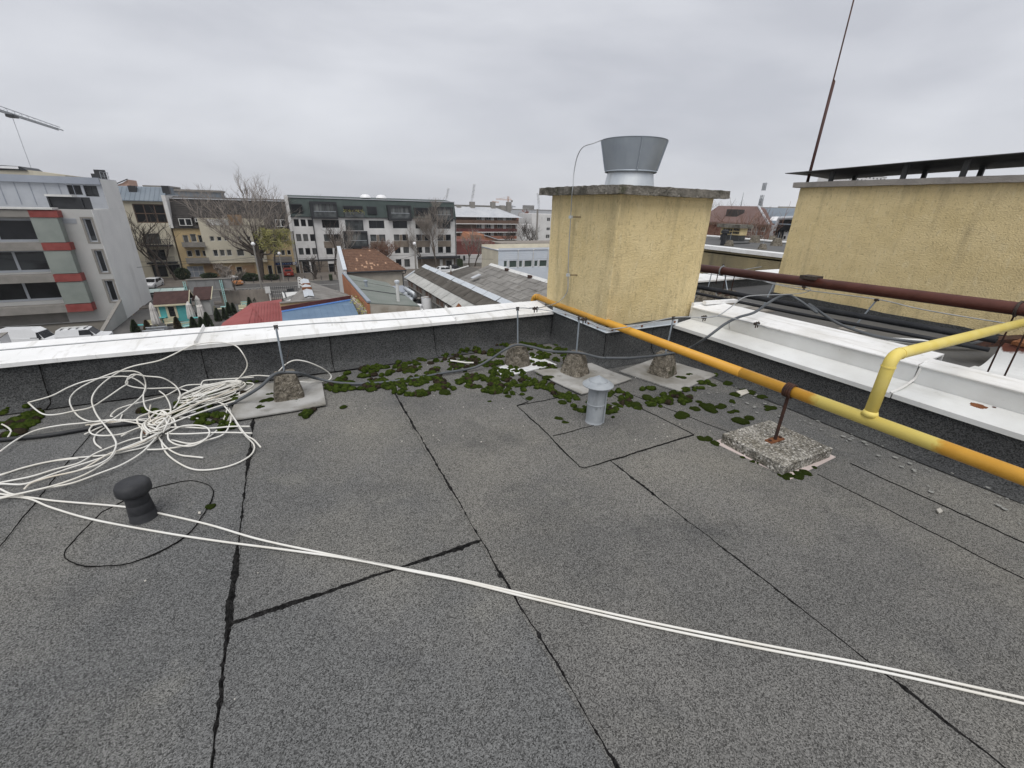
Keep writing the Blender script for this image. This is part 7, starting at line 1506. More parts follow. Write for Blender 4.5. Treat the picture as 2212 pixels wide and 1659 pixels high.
p = on_z(Z3(948, 1205), za_ - .4); MB().lathe([(.16, 0), (.16, .75), (.24, .78), (.24, .88), (0, .98)], (p.x, p.y, p.z), 12).build('roof_vent', M['zinc'], gm)
ov = thing('overgrown_wall', 'crumbling plaster wall end with green creeper below the felt roof', 'wall', (5, 36, GZ0))
w0, w1 = on_z(Z3(790, 1300), -7.9), on_z(Z3(985, 1440), -8.0)
MB().prism([(w0.x, w0.y, GZ0), (w1.x, w1.y, GZ0), (w1.x, w1.y, -8.1), (w0.x, w0.y, -7.7)], (-.35, .1, 0)).build('wall', M['wall_old'], ov)
mb = MB()
for k in range(500):
    q = w0.lerp(w1, rc.random()) + V((rc.gauss(0, .3) - .1, rc.gauss(0, .3), 0)); q.z = rc.uniform(-10.5, -7.6); u = V((rc.uniform(-1, 1), rc.uniform(-1, 1), rc.uniform(-1, 1))).normalized() * .13; v2 = u.orthogonal().normalized() * .08; mb.add([q - u, q + v2, q + u, q - v2], [(0, 1, 2, 3)])
mb.build('creeper', M['leaf_yellow'], ov)
cpipe = thing('flue_pipe', 'tall pale flue pipe with small cap rising beside the felt roof', 'flue', (9.5, 35, GZ0))
p = on_z(Z3(1305, 1460), -8.8); tz = on_y(Z3(1295, 1140), p.y).z
MB().tube([(p.x, p.y, GZ0), (p.x, p.y, tz)], .16, 14).build('pipe', M['trim_white'], cpipe); MB().lathe([(.18, -.12), (.18, 0), (.26, .03), (.24, .2), (.05, .26), (0, .27)], (p.x, p.y, tz), 14).build('cap', M['zinc_light'], cpipe)
for k in range(1, 6): MB().lathe([(.165, 0), (.175, .02), (.165, .04)], (p.x, p.y, tz - k * .8), 14, caps=False).build('joint', M['trim_white'], cpipe)
# flat dark roof with ducts and tanks
fd = thing('flat_annex', 'low flat-roofed annex with dark felt roof between the sheds', 'building', (11, 42, GZ0))
block(fd, 'body', 7.9, 13.1, 26, 57.0, GZ0, -9.4, 'felt_far')
block(fd, 'parapet', 9.6, 13.0, 52.5, 57.2, -9.39, -8.6, 'fascia')
dc = thing('air_duct', 'bent silver spiral ventilation duct on the dark flat roof', 'duct', (11.5, 45, -9.4))
dz = -9.0
pts = [on_z(D6(150, 1345), dz), on_z(D6(330, 1345), dz + .02), on_z(D6(340, 1320), dz + .05), on_z(D6(200, 1240), dz + .15), on_z(D6(210, 1225), dz + .25), on_z(D6(290, 1200), dz + .45)]
MB().tube(pts, .24, 12).build('duct_run', M['zinc_light'], dc, smooth=True)
pt2 = [on_z(D6(215, 1120), dz + .8), on_z(D6(290, 1165), dz + .8), on_z(D6(370, 1215), dz + .75), on_z(D6(392, 1250), dz + .5), on_z(D6(385, 1330), dz - .38)]
MB().tube(pt2, .24, 12).build('duct_run', M['zinc_light'], dc, smooth=True); pt3 = [on_z(D6(300, 1190), dz + .6), on_z(D6(325, 1240), dz + .4), on_z(D6(325, 1300), dz - .38)]; MB().tube(pt3, .22, 12).build('duct_run', M['zinc_light'], dc, smooth=True)
for a, b in ((pts[0], pts[1]), (pts[2], pts[3]), (pt2[0], pt2[2])):
    for k in range(1, 4): q = V(a).lerp(V(b), k / 4); d = (V(b) - V(a)).normalized() * .03; MB().tube([q - d, q + d], .26, 12).build('duct_collar', M['zinc'], dc)
for k, (x0, x1, yt, yb2, lb_, hh_) in enumerate(((525, 735, 1385, 1490, 'tall white cylindrical tank on the dark flat roof', 1.25), (370, 545, 1490, 1560, 'lower white domed tank on the dark flat roof', .7))):
    p = on_z(D6((x0 + x1) / 2, yb2), -9.39); rad_ = (x1 - x0) / 2 * 450 / 2133 / 1.82278 / FOC * (p - CP).length * .93
    t = thing('roof_tank', lb_, 'tank', tuple(p), 'white roof tanks')
    MB().lathe([(rad_, 0), (rad_, hh_), (rad_ * .93, hh_), (rad_ * .93, hh_ - .12), (0, hh_ - .12)] if k == 0 else [(rad_ * 1.1, 0), (rad_, hh_), (rad_ * .9, hh_ + .12), (rad_ * .55, hh_ + .16), (0, hh_ + .17)], p, 32, caps=False).build('shell', M['lamp_white'], t, smooth=False)
    MB().lathe([(rad_ * 1.02, hh_ - .06), (rad_ * 1.03, hh_ - .03), (rad_ * 1.0, hh_)], p, 32, caps=False).build('rim', M['zinc_light'], t)
    MB().lathe([(rad_ * .9, hh_ - .118), (0, hh_ - .11)], p, 24, caps=False).build('lid', M['slab_grey'] if k == 0 else M['lamp_white'], t)
p = on_z(D6(478, 1390), -9.39); vv = thing('roof_vent', 'small dark capped vent beside the white tanks', 'vent', tuple(p)); MB().tube([p, p + V((0, 0, .5))], .14, 10).build('pipe', M['trim_dark'], vv); MB().lathe([(.22, .5), (.22, .6), (.0, .68)], p, 10).build('cap', M['slab_grey'], vv)
# long shed with corrugated roof
ls = thing('corrugated_shed', 'long shed with pale corrugated eaves strip, mossy dark slope and silver ridge flashing', 'shed', (15, 46, GZ0))
sx0, sz0, sy0, sy1 = 13.15, -7.5, 24.0, 55.9
sxr, szr = 15.75, -5.95
t_ = .42; bx_, bz = sx0 + (sxr - sx0) * t_, sz0 + (szr - sz0) * t_
ny = 20
for k in range(ny):
    ya, yb2 = sy0 + (sy1 - sy0) * k / ny, sy0 + (sy1 - sy0) * (k + .985) / ny; dzz = .012 * (k % 2)
    corr(ls, 'eaves_sheet', (sx0, ya, sz0 + dzz), (sx0, yb2, sz0 + dzz), (bx_, ya, bz + dzz), (bx_, yb2, bz + dzz), 'fibre_light', .26, .035)
    corr(ls, 'roof_sheet', (bx_ - .05, ya, bz + .07 + dzz), (bx_ - .05, yb2, bz + .07 + dzz), (sxr, ya, szr + .05 + dzz), (sxr, yb2, szr + .05 + dzz), 'fibre_dark', .26, .03)
nrf = 9
for k in range(nrf):
    ya, yb2 = 30 + (sy1 - 30) * k / nrf, 30 + (sy1 - 30) * (k + .96) / nrf; dx = .12 * nz((k, 0, 0), 1.3)
    MB().prism([(sxr - .45 + dx, ya, szr - .16 + .012 * (k % 2)), (sxr + .05, ya, szr + .14 + .012 * (k % 2)), (sxr + .35, ya, szr - .02), (sxr + .05, ya, szr + .10)], (0, yb2 - ya, 0)).build('ridge_flashing', M['zinc_light'], ls)
corr(ls, 'roof_slope', (sxr + .1, sy0, szr), (sxr + .1, sy1, szr), (sxr + 2.3, sy0, szr - 1.2), (sxr + 2.3, sy1, szr - 1.2), 'fibre', .26, .03)
wz = sz0 - .25; pan = 24
hs = []
for k in range(pan):
    ya = sy0 + (sy1 - sy0) * k / pan
    MB().box(sx0 + .3, sx0 + .36, ya + .06, ya + (sy1 - sy0) / pan - .06, -9.4, wz - .75).build('glazing_panel', M['glass_lit'], ls); MB().box(sx0 + .28, sx0 + .37, ya + .06, ya + (sy1 - sy0) / pan - .06, wz - .62, wz - .05).build('timber_panel', M['brown_wood'] if k % 3 else M['slab_grey'], ls); MB().box(sx0 + .22, sx0 + .38, ya - .05, ya + .05, -9.4, wz).build('mullion', M['slab_grey'], ls)
    for j in range(1, 4): y = ya + (sy1 - sy0) / pan * j / 4; MB().box(sx0 + .26, sx0 + .31, y - .02, y + .02, -9.4, wz - .75).build('glazing_bar', M['slab_grey'], ls)
block(ls, 'body', sx0 + .38, sxr + 2.2, sy0, sy1 - .2, GZ0, sz0 - .3, 'slab_grey')
MB().box(sx0 + .2, sx0 + .4, sy0, sy1, wz - .74, wz - .63).build('rail', M['slab_grey'], ls)
MB().prism([(sx0 + .1, sy1 - .18, sz0 - .3), (sxr, sy1 - .18, szr - .05), (sxr + 2.2, sy1 - .18, szr - 1.2)], (0, .15, 0)).build('gable_end', M['trim_dark'], ls)
MB().bar((sx0 - .1, sy1 + .1, sz0 + .06), (bx_ + .2, sy1 + .1, bz + .2), .3, .14).build('verge', M['zinc_light'], ls)
p = on_z(D6(1215, 1470), -7.3); MB().lathe([(.45, 0), (.0, .5)], (p.x, p.y, sz0 + .1), 4, caps=False).build('rusty_cowl', M['rust'], ls)
p = on_z(D6(1400, 1190), -6.4); MB().bar((p.x - .9, p.y, -6.85), (p.x + .7, p.y + .4, -6.05), .22, .05).build('loose_strip', M['roof_pale'], ls)
# big workshop roof
bw_ = thing('workshop_hall', 'wide workshop hall with weathered fibre-cement roof and white ridge flashing', 'building', (22, 44, GZ0))
wxr, wzr = 22.6, -5.35; wxe, wze = 17.9, -7.1; wy0, wy1 = 22., 50.2
rows = 5; cols = 13
M['fibre_b'] = mat('newer fibre cement', (.19, .182, .17), (.27, .262, .245), .6, .95, stains=[((.11, .10, .088), 1.4, .5, .7, (.5, 1.6, 1), .7)])
for j in range(rows):
    for k in range(cols):
        a0, a1 = j / rows, (j + 1.03) / rows; ya, yb2 = wy0 + (wy1 - wy0) * k / cols, wy0 + (wy1 - wy0) * (k + .99) / cols; dzz = .03 * (1 - j / rows) * 0 + .012 * ((k + j) % 2)
        L1 = lambda t: (wxe + (wxr - wxe) * t, wze + (wzr - wze) * t + dzz)
        m_t = ('fibre', 'fibre_b')[(j * 7 + k * 3) % 5 == 0]
        x0_, z0_ = L1(a0); x1_, z1_ = L1(a1); corr(bw_, 'roof_sheet', (x0_, ya, z0_ + .03), (x0_, yb2, z0_ + .03), (x1_, ya, z1_), (x1_, yb2, z1_), m_t, .35, .03)
slab(bw_, 'back_slope', [(wxr, wy0, wzr - .02), (wxr, wy1, wzr - .02), (wxr + 4.7, wy1, wze), (wxr + 4.7, wy0, wze)], 'fibre', .06)
for k in range(7):
    ya = 31 + (wy1 - 31) * k / 7; MB().prism([(wxr - .35, ya, wzr - .1 + .01 * (k % 2)), (wxr, ya, wzr + .14 + .01 * (k % 2)), (wxr + .3, ya, wzr - .05), (wxr, ya, wzr + .08)], (0, (wy1 - 31) / 7 * .97, 0)).build('ridge_flashing', M['trim_white'], bw_)
    if k % 2: MB().box(wxr - .5, wxr - .2, ya, ya + .5, wzr - .1, wzr + .16).build('ridge_vent', M['iron'], bw_)
for (x, y) in ((600, 1165), (480, 1215)): p = on_z(Z4(x, y), -6.2); MB().prism([(p.x - .5, p.y - .35, p.z - .2), (p.x + .5, p.y - .35, p.z + .17), (p.x + .5, p.y + .35, p.z + .17), (p.x - .5, p.y + .35, p.z - .2)], (0, 0, .1)).build('roof_light', M['roof_pale'], bw_)
for (x, y) in ((968, 1345),): p = on_z(Z4(x, y), -6.3); MB().prism([(p.x - 1.0, p.y - .35, p.z - .33), (p.x + 1.0, p.y - .35, p.z + .42), (p.x + 1.0, p.y + .3, p.z + .42), (p.x - 1.0, p.y + .3, p.z - .33)], (0, 0, .08)).build('roof_light', M['cream_wood'], bw_)
MB().prism([(wxe, wy1 - .1, GZ0), (wxr + 4.7, wy1 - .1, GZ0), (wxr + 4.7, wy1 - .1, wze), (wxr, wy1 - .1, wzr - .12), (wxe, wy1 - .1, wze - .1)], (0, -27, 0)).build('body', M['plaster_grey'], bw_)
# smaller dark roof beyond
dr = thing('dark_gable_shed', 'small shed with dark gabled roof and white verge beyond the workshop', 'shed', (21, 62, GZ0))
a0, a1, a2 = on_z(D6(880, 860), -8.0), on_z(D6(1400, 705), -7.2), on_z(D6(1560, 745), -7.9)
slab(dr, 'roof_slope', [a0, a1, a1 + V((0, -8, 0)), a0 + V((0, -8, 0))], 'fibre_dark', .1); slab(dr, 'roof_slope', [a1, a2, a2 + V((0, -8, 0)), a1 + V((0, -8, 0))], 'fibre_dark', .1)
MB().bar(a0 + V((0, .1, .04)), a1 + V((0, .1, .04)), .3, .12).build('verge', M['trim_white'], dr); MB().prism([a0 + V((0, 0, -.12)), a1 + V((0, 0, -.12)), a2 + V((0, 0, -.12)), (a2.x, a2.y, GZ0), (a0.x, a0.y, GZ0)], (0, -7.5, 0)).build('body', M['plaster_white'], dr)
vp = thing('stove_pipe', 'thin brown stovepipe with pale cap by the dark gabled shed', 'flue', (18, 55, GZ0)); p = on_z(D6(1070, 890), -8); tz = on_y(D6(1075, 700), p.y).z; MB().tube([(p.x, p.y, GZ0), (p.x, p.y, tz)], .09, 8).build('pipe', M['brown_wood'], vp); MB().lathe([(.13, -.6), (.13, 0), (0, .1)], (p.x, p.y, tz), 8).build('cap', M['trim_white'], vp)
# office block
ob = thing('office_block', 'pale blue-white office block with a band of green windows and white downpipes', 'building', (40, 75, GZ0))
ox, oy0, oz = 33.8, 71.8, -6.0; RO = lambda *q: rect(Z4, oy0, *q)
ow = [(785, 1042, 822, 1110), (845, 1040, 928, 1115), (950, 1040, 988, 1112), (1010, 1038, 1093, 1110), (1117, 1038, 1155, 1105), (1173, 1035, 1255, 1105)]
ho = [RO(*q) for q in ow]; w_ = ho[1][1] - ho[1][0]
for k in range(6): x = ho[-1][1] + .6 + k * 2.0; ho.append((x, x + 1.5, ho[-1][2] if k == 0 else ho[6][2], ho[5][3]))
holed_wall(ox, 62, GZ0, oz, ho, oy0, .2).build('front_wall', M['office_clad'], ob); block(ob, 'core', ox + .3, 62, oy0 + .21, oy0 + 7.4, GZ0, oz - .35, 'plaster_white')
MB().box(ox, ox + .29, oy0 + .004, oy0 + 7.6, GZ0, oz).build('side_wall', M['plaster_cream'], ob)
for h in ho: window(ob, h, oy0 + .15, 'trim_white', 'glass_green', 1, 1, .08)
for h in ho[:-1]: MB().box(h[1] + .1, h[1] + .35, oy0 - .04, oy0 - .004, h[2] - .05, h[3] + .05).build('white_pilaster', M['trim_white'], ob)
for k in range(6): z = ho[0][3] + .2 + k * .34; MB().box(ox + .02, 61.9, oy0 - .035, oy0 - .004, z, z + .30).build('cladding_plank', M['office_clad'], ob)
MB().box(ox - .08, 62, oy0 - .1, oy0 + .2, oz, oz + .12).box(ox - .08, ox + .3, oy0 + .21, oy0 + 7.7, oz, oz + .12).build('coping', M['fascia'], ob)
MB().box(ox, 62, oy0 + 7.4, oy0 + 7.7, oz - .5, oz + .5).build('rear_parapet', M['plaster_cream'], ob)
for px in (940, 1105, 1265): p = on_y(Z4(px, 1000), oy0 - .15); MB().tube([(p.x, oy0 - .15, ho[0][2] - .1), (p.x, oy0 - .15, oz + .1), (p.x + .9, oy0 + .1, oz + .25)], .07, 6).build('downpipe', M['trim_white'], ob)

# ================================================================== FARTHER HOUSES
gl = thing('gallery_house', 'long house with pale sheet roof and maroon open galleries', 'building', (60, 125, GZ0))
LYY = 128.; RG = lambda *q: rect(Z4, LYY, *q)
ga = RG(262, 570, 920, 820); gx_l, gx_r = ga[0] - 1, ga[1]; ze_ = on_y(Z4(600, 567), LYY).z; zrr = on_y(Z4(560, 462), LYY + 5).z
block(gl, 'body', gx_l, gx_r, LYY, LYY + 11, GZ0, ze_ - .02, 'brown_wood')
MB().prism([(gx_l, LYY - 1.4, ze_), (gx_r + 1.5, LYY - 1.4, ze_), (gx_r - 5, LYY + 5, zrr), (gx_l, LYY + 5, zrr)], (0, .25, .12)).build('roof', M['roof_pale'], gl)
MB().prism([(gx_r + 1.5, LYY - 1.4, ze_), (gx_r + 1.5, LYY + 11, ze_), (gx_r - 5, LYY + 5, zrr)], (-.1, 0, .1)).build('roof', M['roof_pale'], gl)
for k, px in enumerate((290, 440, 665, 765, 838)): q = on_y(Z4(px, 460), LYY + 5); block(gl, 'chimney', q.x - .7, q.x + .7, LYY + 4.4, LYY + 5.6, zrr - .8, q.z + (1.6 if k in (1, 2, 4) else .6), 'slab_grey')
for (yt, yb2, mtn) in ((585, 645, 'brown_wood'), (660, 735, 'maroon'), (745, 815, 'brick_red')):
    zb2 = on_y(Z4(600, yb2), LYY - 1.3).z
    block(gl, 'gallery_slab', gx_l, gx_r, LYY - 1.35, LYY - .004, zb2, zb2 + .22, 'plaster_white'); 
    MB().box(gx_l, gx_r, LYY - 1.3, LYY - 1.25, zb2 + .23, zb2 + 1.15).build('gallery_rail', M[mtn], gl)
    for k, px in enumerate((515, 560, 615, 660, 740, 790, 840)):
        q = on_y(Z4(px, (yt + yb2) / 2), LYY)
        if k % 2 == 0: window(gl, (q.x - .8, q.x + .8, zb2 + 1.25, zb2 + 2.5), LYY - .06, 'trim_white', 'glass', 2)
        else: MB().box(q.x - .5, q.x + .5, LYY - .12, LYY - .02, zb2 + .24, zb2 + 2.5).build('door', M['trim_white'], gl)
oh = thing('orange_roof_house', 'low house with orange tiled roof before the gallery house', 'house', (48, 118, GZ0))
o_ = [on_y(Z4(x, y), 118) for x, y in ((390, 835), (420, 760), (570, 765), (720, 815), (720, 830))]
MB().prism([V((q.x, 118, q.z)) for q in o_[:4]], (0, 6, .6)).build('roof', M['tile_orange'], oh); block(oh, 'body', o_[0].x, o_[3].x, 118.3, 126, GZ0, o_[0].z, 'plaster_white'); MB().bar(o_[2] + V((0, -.2, .1)), o_[3] + V((0, -.2, .1)), .4, .2).build('verge', M['roof_pale'], oh)
rh = thing('dull_red_hall', 'low hall with large dull red roof and white street wall', 'building', (42, 108, GZ0))
o_ = [on_y(Z4(x, y), 104) for x, y in ((262, 930), (275, 830), (640, 825), (820, 885), (820, 930))]
MB().prism([V((o_[0].x, 104, o_[0].z - 1)), V((o_[4].x + 4, 104, o_[0].z - 1)), V((o_[3].x, 104, o_[3].z)), V((o_[2].x, 104, o_[2].z)), V((o_[1].x, 104, o_[1].z))], (0, 7, 0)).build('roof', M['tile_red'], rh)
block(rh, 'body', o_[0].x, o_[4].x + 4, 103.2, 111, GZ0, o_[0].z - 1, 'plaster_white')
for px in (300, 352): q = rect(Z4, 103.2, px - 9, 985, px + 9, 1040); window(rh, q, 103.15, 'trim_dark', 'glass', 1)
gc = MB().prism([(on_y(Z4(275, 1090), 98).x, 98, -10.2), (on_y(Z4(340, 1110), 98).x, 98, -10.4), (on_y(Z4(340, 1110), 98).x, 98, GZ0 - .05), (on_y(Z4(275, 1090), 98).x, 98, GZ0 - .05)], (0, 1.5, 0)).build('canopy_tent', M['leaf_green'], label='dark green canvas canopy at the corner of the white apartment house', cat='canopy')
wb_ = thing('white_block', 'plain white rendered block with small paired windows beyond the office', 'building', (80, 125, GZ0))
WYY = 128.; q = rect(Z4, WYY, 1085, 535, 1420, 840); holesw = [rect(Z4, WYY, *r_) for r_ in ((1255, 572, 1290, 612), (1250, 680, 1288, 712), (1243, 757, 1283, 798), (1330, 575, 1365, 612), (1330, 757, 1365, 798))]
holed_wall(q[0], q[1] + 10, GZ0, q[3], holesw, WYY, .2).build('wall', M['plaster_white'], wb_); block(wb_, 'core', q[0], q[1] + 10, WYY + .21, WYY + 9, GZ0, q[3], 'plaster_white')
for h in holesw: window(wb_, h, WYY + .15, 'trim_white', 'glass', 2)
q2 = rect(Z4, WYY - 4, 970, 645, 1090, 830); block(wb_, 'lower_wing', q2[0], q2[1], WYY - 4, WYY - .01, GZ0, q2[3], 'plaster_white'); MB().tube([on_y(Z4(1140, 830), 112), on_y(Z4(1153, 480), 112)], .25, 8).build('chimney_pipe', M['slab_grey'], wb_)
# long flat roofs in front of the white block
lf_ = MB().box(on_y(Z4(760, 850), 100).x, 85, 100, 108, GZ0, on_y(Z4(1000, 850), 100).z).build('flat_hall', M['fence_conc'], label='low grey flat-roofed hall behind the office block', cat='building')
# stadium stands and skyline
def far_block(label, f, Yf, x0, y0, x1, y1, mtn, dep=14, name='distant_building', grp='buildings on the skyline', rows=0, cols=0):
    h = rect(f, Yf, x0, y0, x1, y1); t = thing(name, label, 'building', ((h[0] + h[1]) / 2, Yf, GZ0), grp)
    block(t, 'body', h[0], h[1], Yf, Yf + dep, GZ0, h[3], mtn)
    MB().box(h[0] - .3, h[1] + .3, Yf - .3, Yf + dep, h[3], h[3] + .5).build('roof_edge', M['slab_grey'], t)
    for j in range(rows):
        for k in range(cols): x = h[0] + (h[1] - h[0]) * (k + .3) / cols; z = h[3] - 1.5 - j * 3.0; MB().box(x, x + (h[1] - h[0]) / cols * .4, Yf - .1, Yf - .005, z - 1.4, z).build('window', M['glass'], t)
far_block('long pale stadium stand on the skyline', Z4, 420, 860, 490, 1400, 530, 'roof_pale', 40)
far_block('grey tower block on the skyline beside the stadium mast', Z4, 700, 1063, 442, 1115, 500, 'slab_grey', 25, rows=8, cols=5)
far_block('low grey skyline row beyond the pale gallery roof', Z4, 380, 270, 445, 860, 480, 'slab_grey', 30)
far_block('grey hall roof on the skyline behind the corner building', Z2, 200, 330, 240, 600, 275, 'slab_grey', 20)
far_block('low dark roof behind the shingled mansard', Z2, 150, 640, 290, 1150, 340, 'roof_blue2', 12)
far_block('pale apartment slab on the skyline right of the lattice mast', B3, 330, 1340, 615, 1530, 700, 'plaster_cream', 14, rows=2, cols=8)
far_block('stepped pale apartment block on the far right skyline', B3, 360, 1500, 640, 1700, 700, 'plaster_white', 14, rows=2, cols=6)
far_block('taller pale apartment block on the far right skyline', B3, 350, 1680, 600, 1850, 700, 'plaster_cream', 14, rows=3, cols=6)
far_block('far apartment block seen between chimney slab and sheet cover', Z7, 300, 500, 345, 900, 420, 'plaster_white', 14, rows=2, cols=14)
def floodlight(label, f, Yf, bx, by, tx, ty, wpx):
    b, tp = on_y(f(bx, by), Yf), on_y(f(tx, ty), Yf); s = on_y(f(bx + wpx, by), Yf).x - b.x
    t = thing('floodlight_mast', label, 'floodlight', (b.x, Yf, GZ0), 'stadium floodlight masts')
    base = b + (b - tp) * ((b.z - GZ0) / (tp.z - b.z)); mb = MB(); d = tp - base; u = V((s / 2, 0, 0)); v_ = V((0, s / 2, 0))
    for sx, sy_ in ((-1, -1), (1, -1), (1, 1), (-1, 1)): mb.tube([base + u * sx + v_ * sy_, tp + (u * sx + v_ * sy_) * .8], s * .05, 4)
    n = 18
    for k in range(n):
        a, c = base.lerp(tp, k / n), base.lerp(tp, (k + 1) / n); s_ = 1 if k % 2 else -1
        for y_ in (-1, 1): mb.tube([a + u * s_ + v_ * y_, c - u * s_ + v_ * y_], s * .035, 3)
        mb.tube([a - u - v_, a + u - v_], s * .035, 3)
    mb.build('lattice', M['haze_steel'], t)
    for k in range(10):
        c = b.lerp(tp, .35 + .65 * k / 9)
        for j in (-1, 1): MB().box(c.x + j * s * .45 - s * .3, c.x + j * s * .45 + s * .3, Yf - s * .8, Yf - s * .55, c.z - s * .16, c.z + s * .16).build('lamp_bank', M['trim_white'] if (k + j) % 3 else M['haze_steel'], t)
floodlight('leaning stadium floodlight mast above the attic corner', Z4, 380, 150, 405, 180, 255, 14); floodlight('tall stadium floodlight mast above the pale gallery roof', Z4, 390, 430, 425, 462, 212, 16); floodlight('stadium floodlight mast close to the near chimney', Z4, 430, 1168, 485, 1152, 310, 14)
def crane(label, f, Yf, tx, ty, by, j0, j1, jy, mtn, w=1.6):
    tp, lo = on_y(f(tx, ty), Yf), on_y(f(tx, by), Yf); t = thing('tower_crane', label, 'crane', (tp.x, Yf, GZ0), 'tower cranes on the skyline'); mb = MB()
    for sx in (-1, 1):
        for sy_ in (-1, 1): mb.box(tp.x + sx * w / 2 - .15, tp.x + sx * w / 2 + .15, Yf + sy_ * w / 2 - .15, Yf + sy_ * w / 2 + .15, GZ0, tp.z)
    for k in range(30): z = GZ0 + (tp.z - GZ0) * k / 30; z2 = GZ0 + (tp.z - GZ0) * (k + 1) / 30; mb.tube([(tp.x - w / 2, Yf - w / 2, z), (tp.x + w / 2, Yf - w / 2, z2)], .12, 3)
    mb.build('tower', M[mtn], t); a, b = on_y(f(j0, jy), Yf), on_y(f(j1, jy), Yf); zj = (a.z + b.z) / 2
    mb = MB().box(a.x, b.x, Yf - .7, Yf - .4, zj - .2, zj + .1).box(a.x, b.x, Yf + .4, Yf + .7, zj - .2, zj + .1).box(a.x, b.x, Yf - .15, Yf + .15, zj + 1.2, zj + 1.5)
    for k in range(24): x = a.x + (b.x - a.x) * k / 24; x2 = a.x + (b.x - a.x) * (k + .5) / 24; mb.tube([(x, Yf - .5, zj), (x2, Yf, zj + 1.3)], .1, 3).tube([(x2, Yf, zj + 1.3), (x + (b.x - a.x) / 24, Yf - .5, zj)], .1, 3)
    mb.build('jib', M[mtn], t)
    for e in (a, b): MB().tube([tp, (tp.x + (e.x - tp.x) * .75, Yf, zj + 1.4)], .12, 3).build('tie_rod', M[mtn], t)
    far = b if abs(b.x - tp.x) < abs(a.x - tp.x) else a; MB().box(far.x - 1.2, far.x + 1.2, Yf - .8, Yf + .8, zj - 2.4, zj).build('counterweight', M['slab_grey'], t)
crane('orange tower crane right of the tall floodlight', Z4, 560, 833, 342, 440, 700, 872, 380, 'haze_orange'); crane('smaller orange crane behind the gallery chimneys', Z4, 620, 668, 392, 440, 652, 730, 408, 'haze_orange'); crane('pale crane low on the skyline near the stadium', Z4, 640, 875, 440, 470, 862, 912, 458, 'haze_steel')
# big crane jib at the left, running away from us
CXX = -62.0
j0, j1 = on_x(D3(-1400, -60), CXX), on_x(D3(1040, 520), CXX); zj = j1.z; u0, u1 = on_x(D3(0, 295), CXX), on_x(D3(1045, 545), CXX)
zj = (u0.z + u1.z) / 2; yE = u1.y; ySt = 58.0
cr_ = thing('tower_crane', 'large grey tower crane whose lattice jib reaches over the corner building', 'crane', (CXX, ySt, GZ0), 'tower cranes on the skyline'); mb = MB(); hj = on_x(D3(0, 205), CXX).z - u0.z
for s_ in (-.6, .6): mb.box(CXX + s_ - .09, CXX + s_ + .09, ySt - 14, yE, zj - .15, zj + .15)
for k in range(40):
    ya, yb2 = ySt - 2 + (yE - ySt + 2) * k / 40, ySt - 2 + (yE - ySt + 2) * (k + 1) / 40; hk = hj * (1 if k < 26 else 1 - .35 * (k - 26) / 14); hk2 = hj * (1 if k < 25 else 1 - .35 * (k - 25) / 14)
    mb.tube([(CXX, ya, zj + hk), (CXX, yb2, zj + hk2)], .1, 4); mb.tube([(CXX - .6, ya, zj), (CXX, (ya + yb2) / 2, zj + hk)], .05, 3).tube([(CXX + .6, ya, zj), (CXX, (ya + yb2) / 2, zj + hk)], .05, 3).tube([(CXX, (ya + yb2) / 2, zj + hk), (CXX - .6, yb2, zj)], .05, 3)
mb.build('jib', M['haze_steel'], cr_); mb = MB()
for sx in (-.8, .8):
    for sy_ in (-.8, .8): mb.box(CXX + sx - .1, CXX + sx + .1, ySt + sy_ - .1, ySt + sy_ + .1, GZ0, zj + 6)
mb.build('tower', M['haze_steel'], cr_); tr_ = on_x(D3(210, 345), CXX); MB().box(CXX - .9, CXX + .9, tr_.y - 1.3, tr_.y + 1.3, zj - .8, zj - .16).build('trolley', M['trim_dark'], cr_); MB().tube([(CXX, tr_.y, zj - .7), (CXX, tr_.y, -3)], .06, 4).build('hoist_rope', M['haze_steel'], cr_); MB().box(CXX - .4, CXX + .4, tr_.y - .3, tr_.y + .3, -4, -3).build('hook_block', M['trim_dark'], cr_); MB().box(CXX - 1, CXX + 1, ySt - 14, ySt - 11, zj - 2.5, zj - .2).build('counterweight', M['slab_grey'], cr_)
# ------------------------------------------------------------------ right-hand view between the chimneys
fr_ = thing('far_flat_roof', 'next wing with dirty yellow wall, white roof edging and grey flat roof', 'building', (14, 9, 0))
FX, FZ = 11.55, .40
block(fr_, 'body', FX, FX + 6.7, -2, 17.8, -12, .24, 'render_dirty'); MB().grid(lambda a, b: (FX + .3 + 6.2 * a, -2 + 19.7 * b, .26 + .04 * nz((a * 4, b * 5, 0), 1)), 10, 14).build('felt_surface', M['felt_far'], fr_)
MB().box(FX - .06, FX + .34, -2, 8.6, .30, .40).box(FX - .06, FX + .34, 8.61, 17.8, .305, .405).build('roof_edging', M['white_metal'], fr_); MB().box(FX, FX + .28, -2, 17.8, .2, .299).build('upstand', M['render_dirty'], fr_)
MB().box(FX + 6.45, FX + 6.7, -2, 17.8, .25, .285).build('rear_upstand', M['felt_wall'], fr_); MB().box(FX + 6.35, FX + 6.8, -2, 17.8, .285, .335).build('roof_edging', M['white_metal'], fr_)
HYX = 16.7
fh = thing('roof_hut', 'small yellow and grey ventilation hut with overhanging lid on the far flat roof', 'hut', (17, 12.6, .26))
h4 = [on_x(B3(*q), HYX) for q in ((330, 1010), (712, 1020), (665, 1290), (300, 1260))]
ya, yb2 = h4[1].y, h4[0].y; zt_ = h4[0].z; zm = on_x(B3(500, 1165), HYX).z
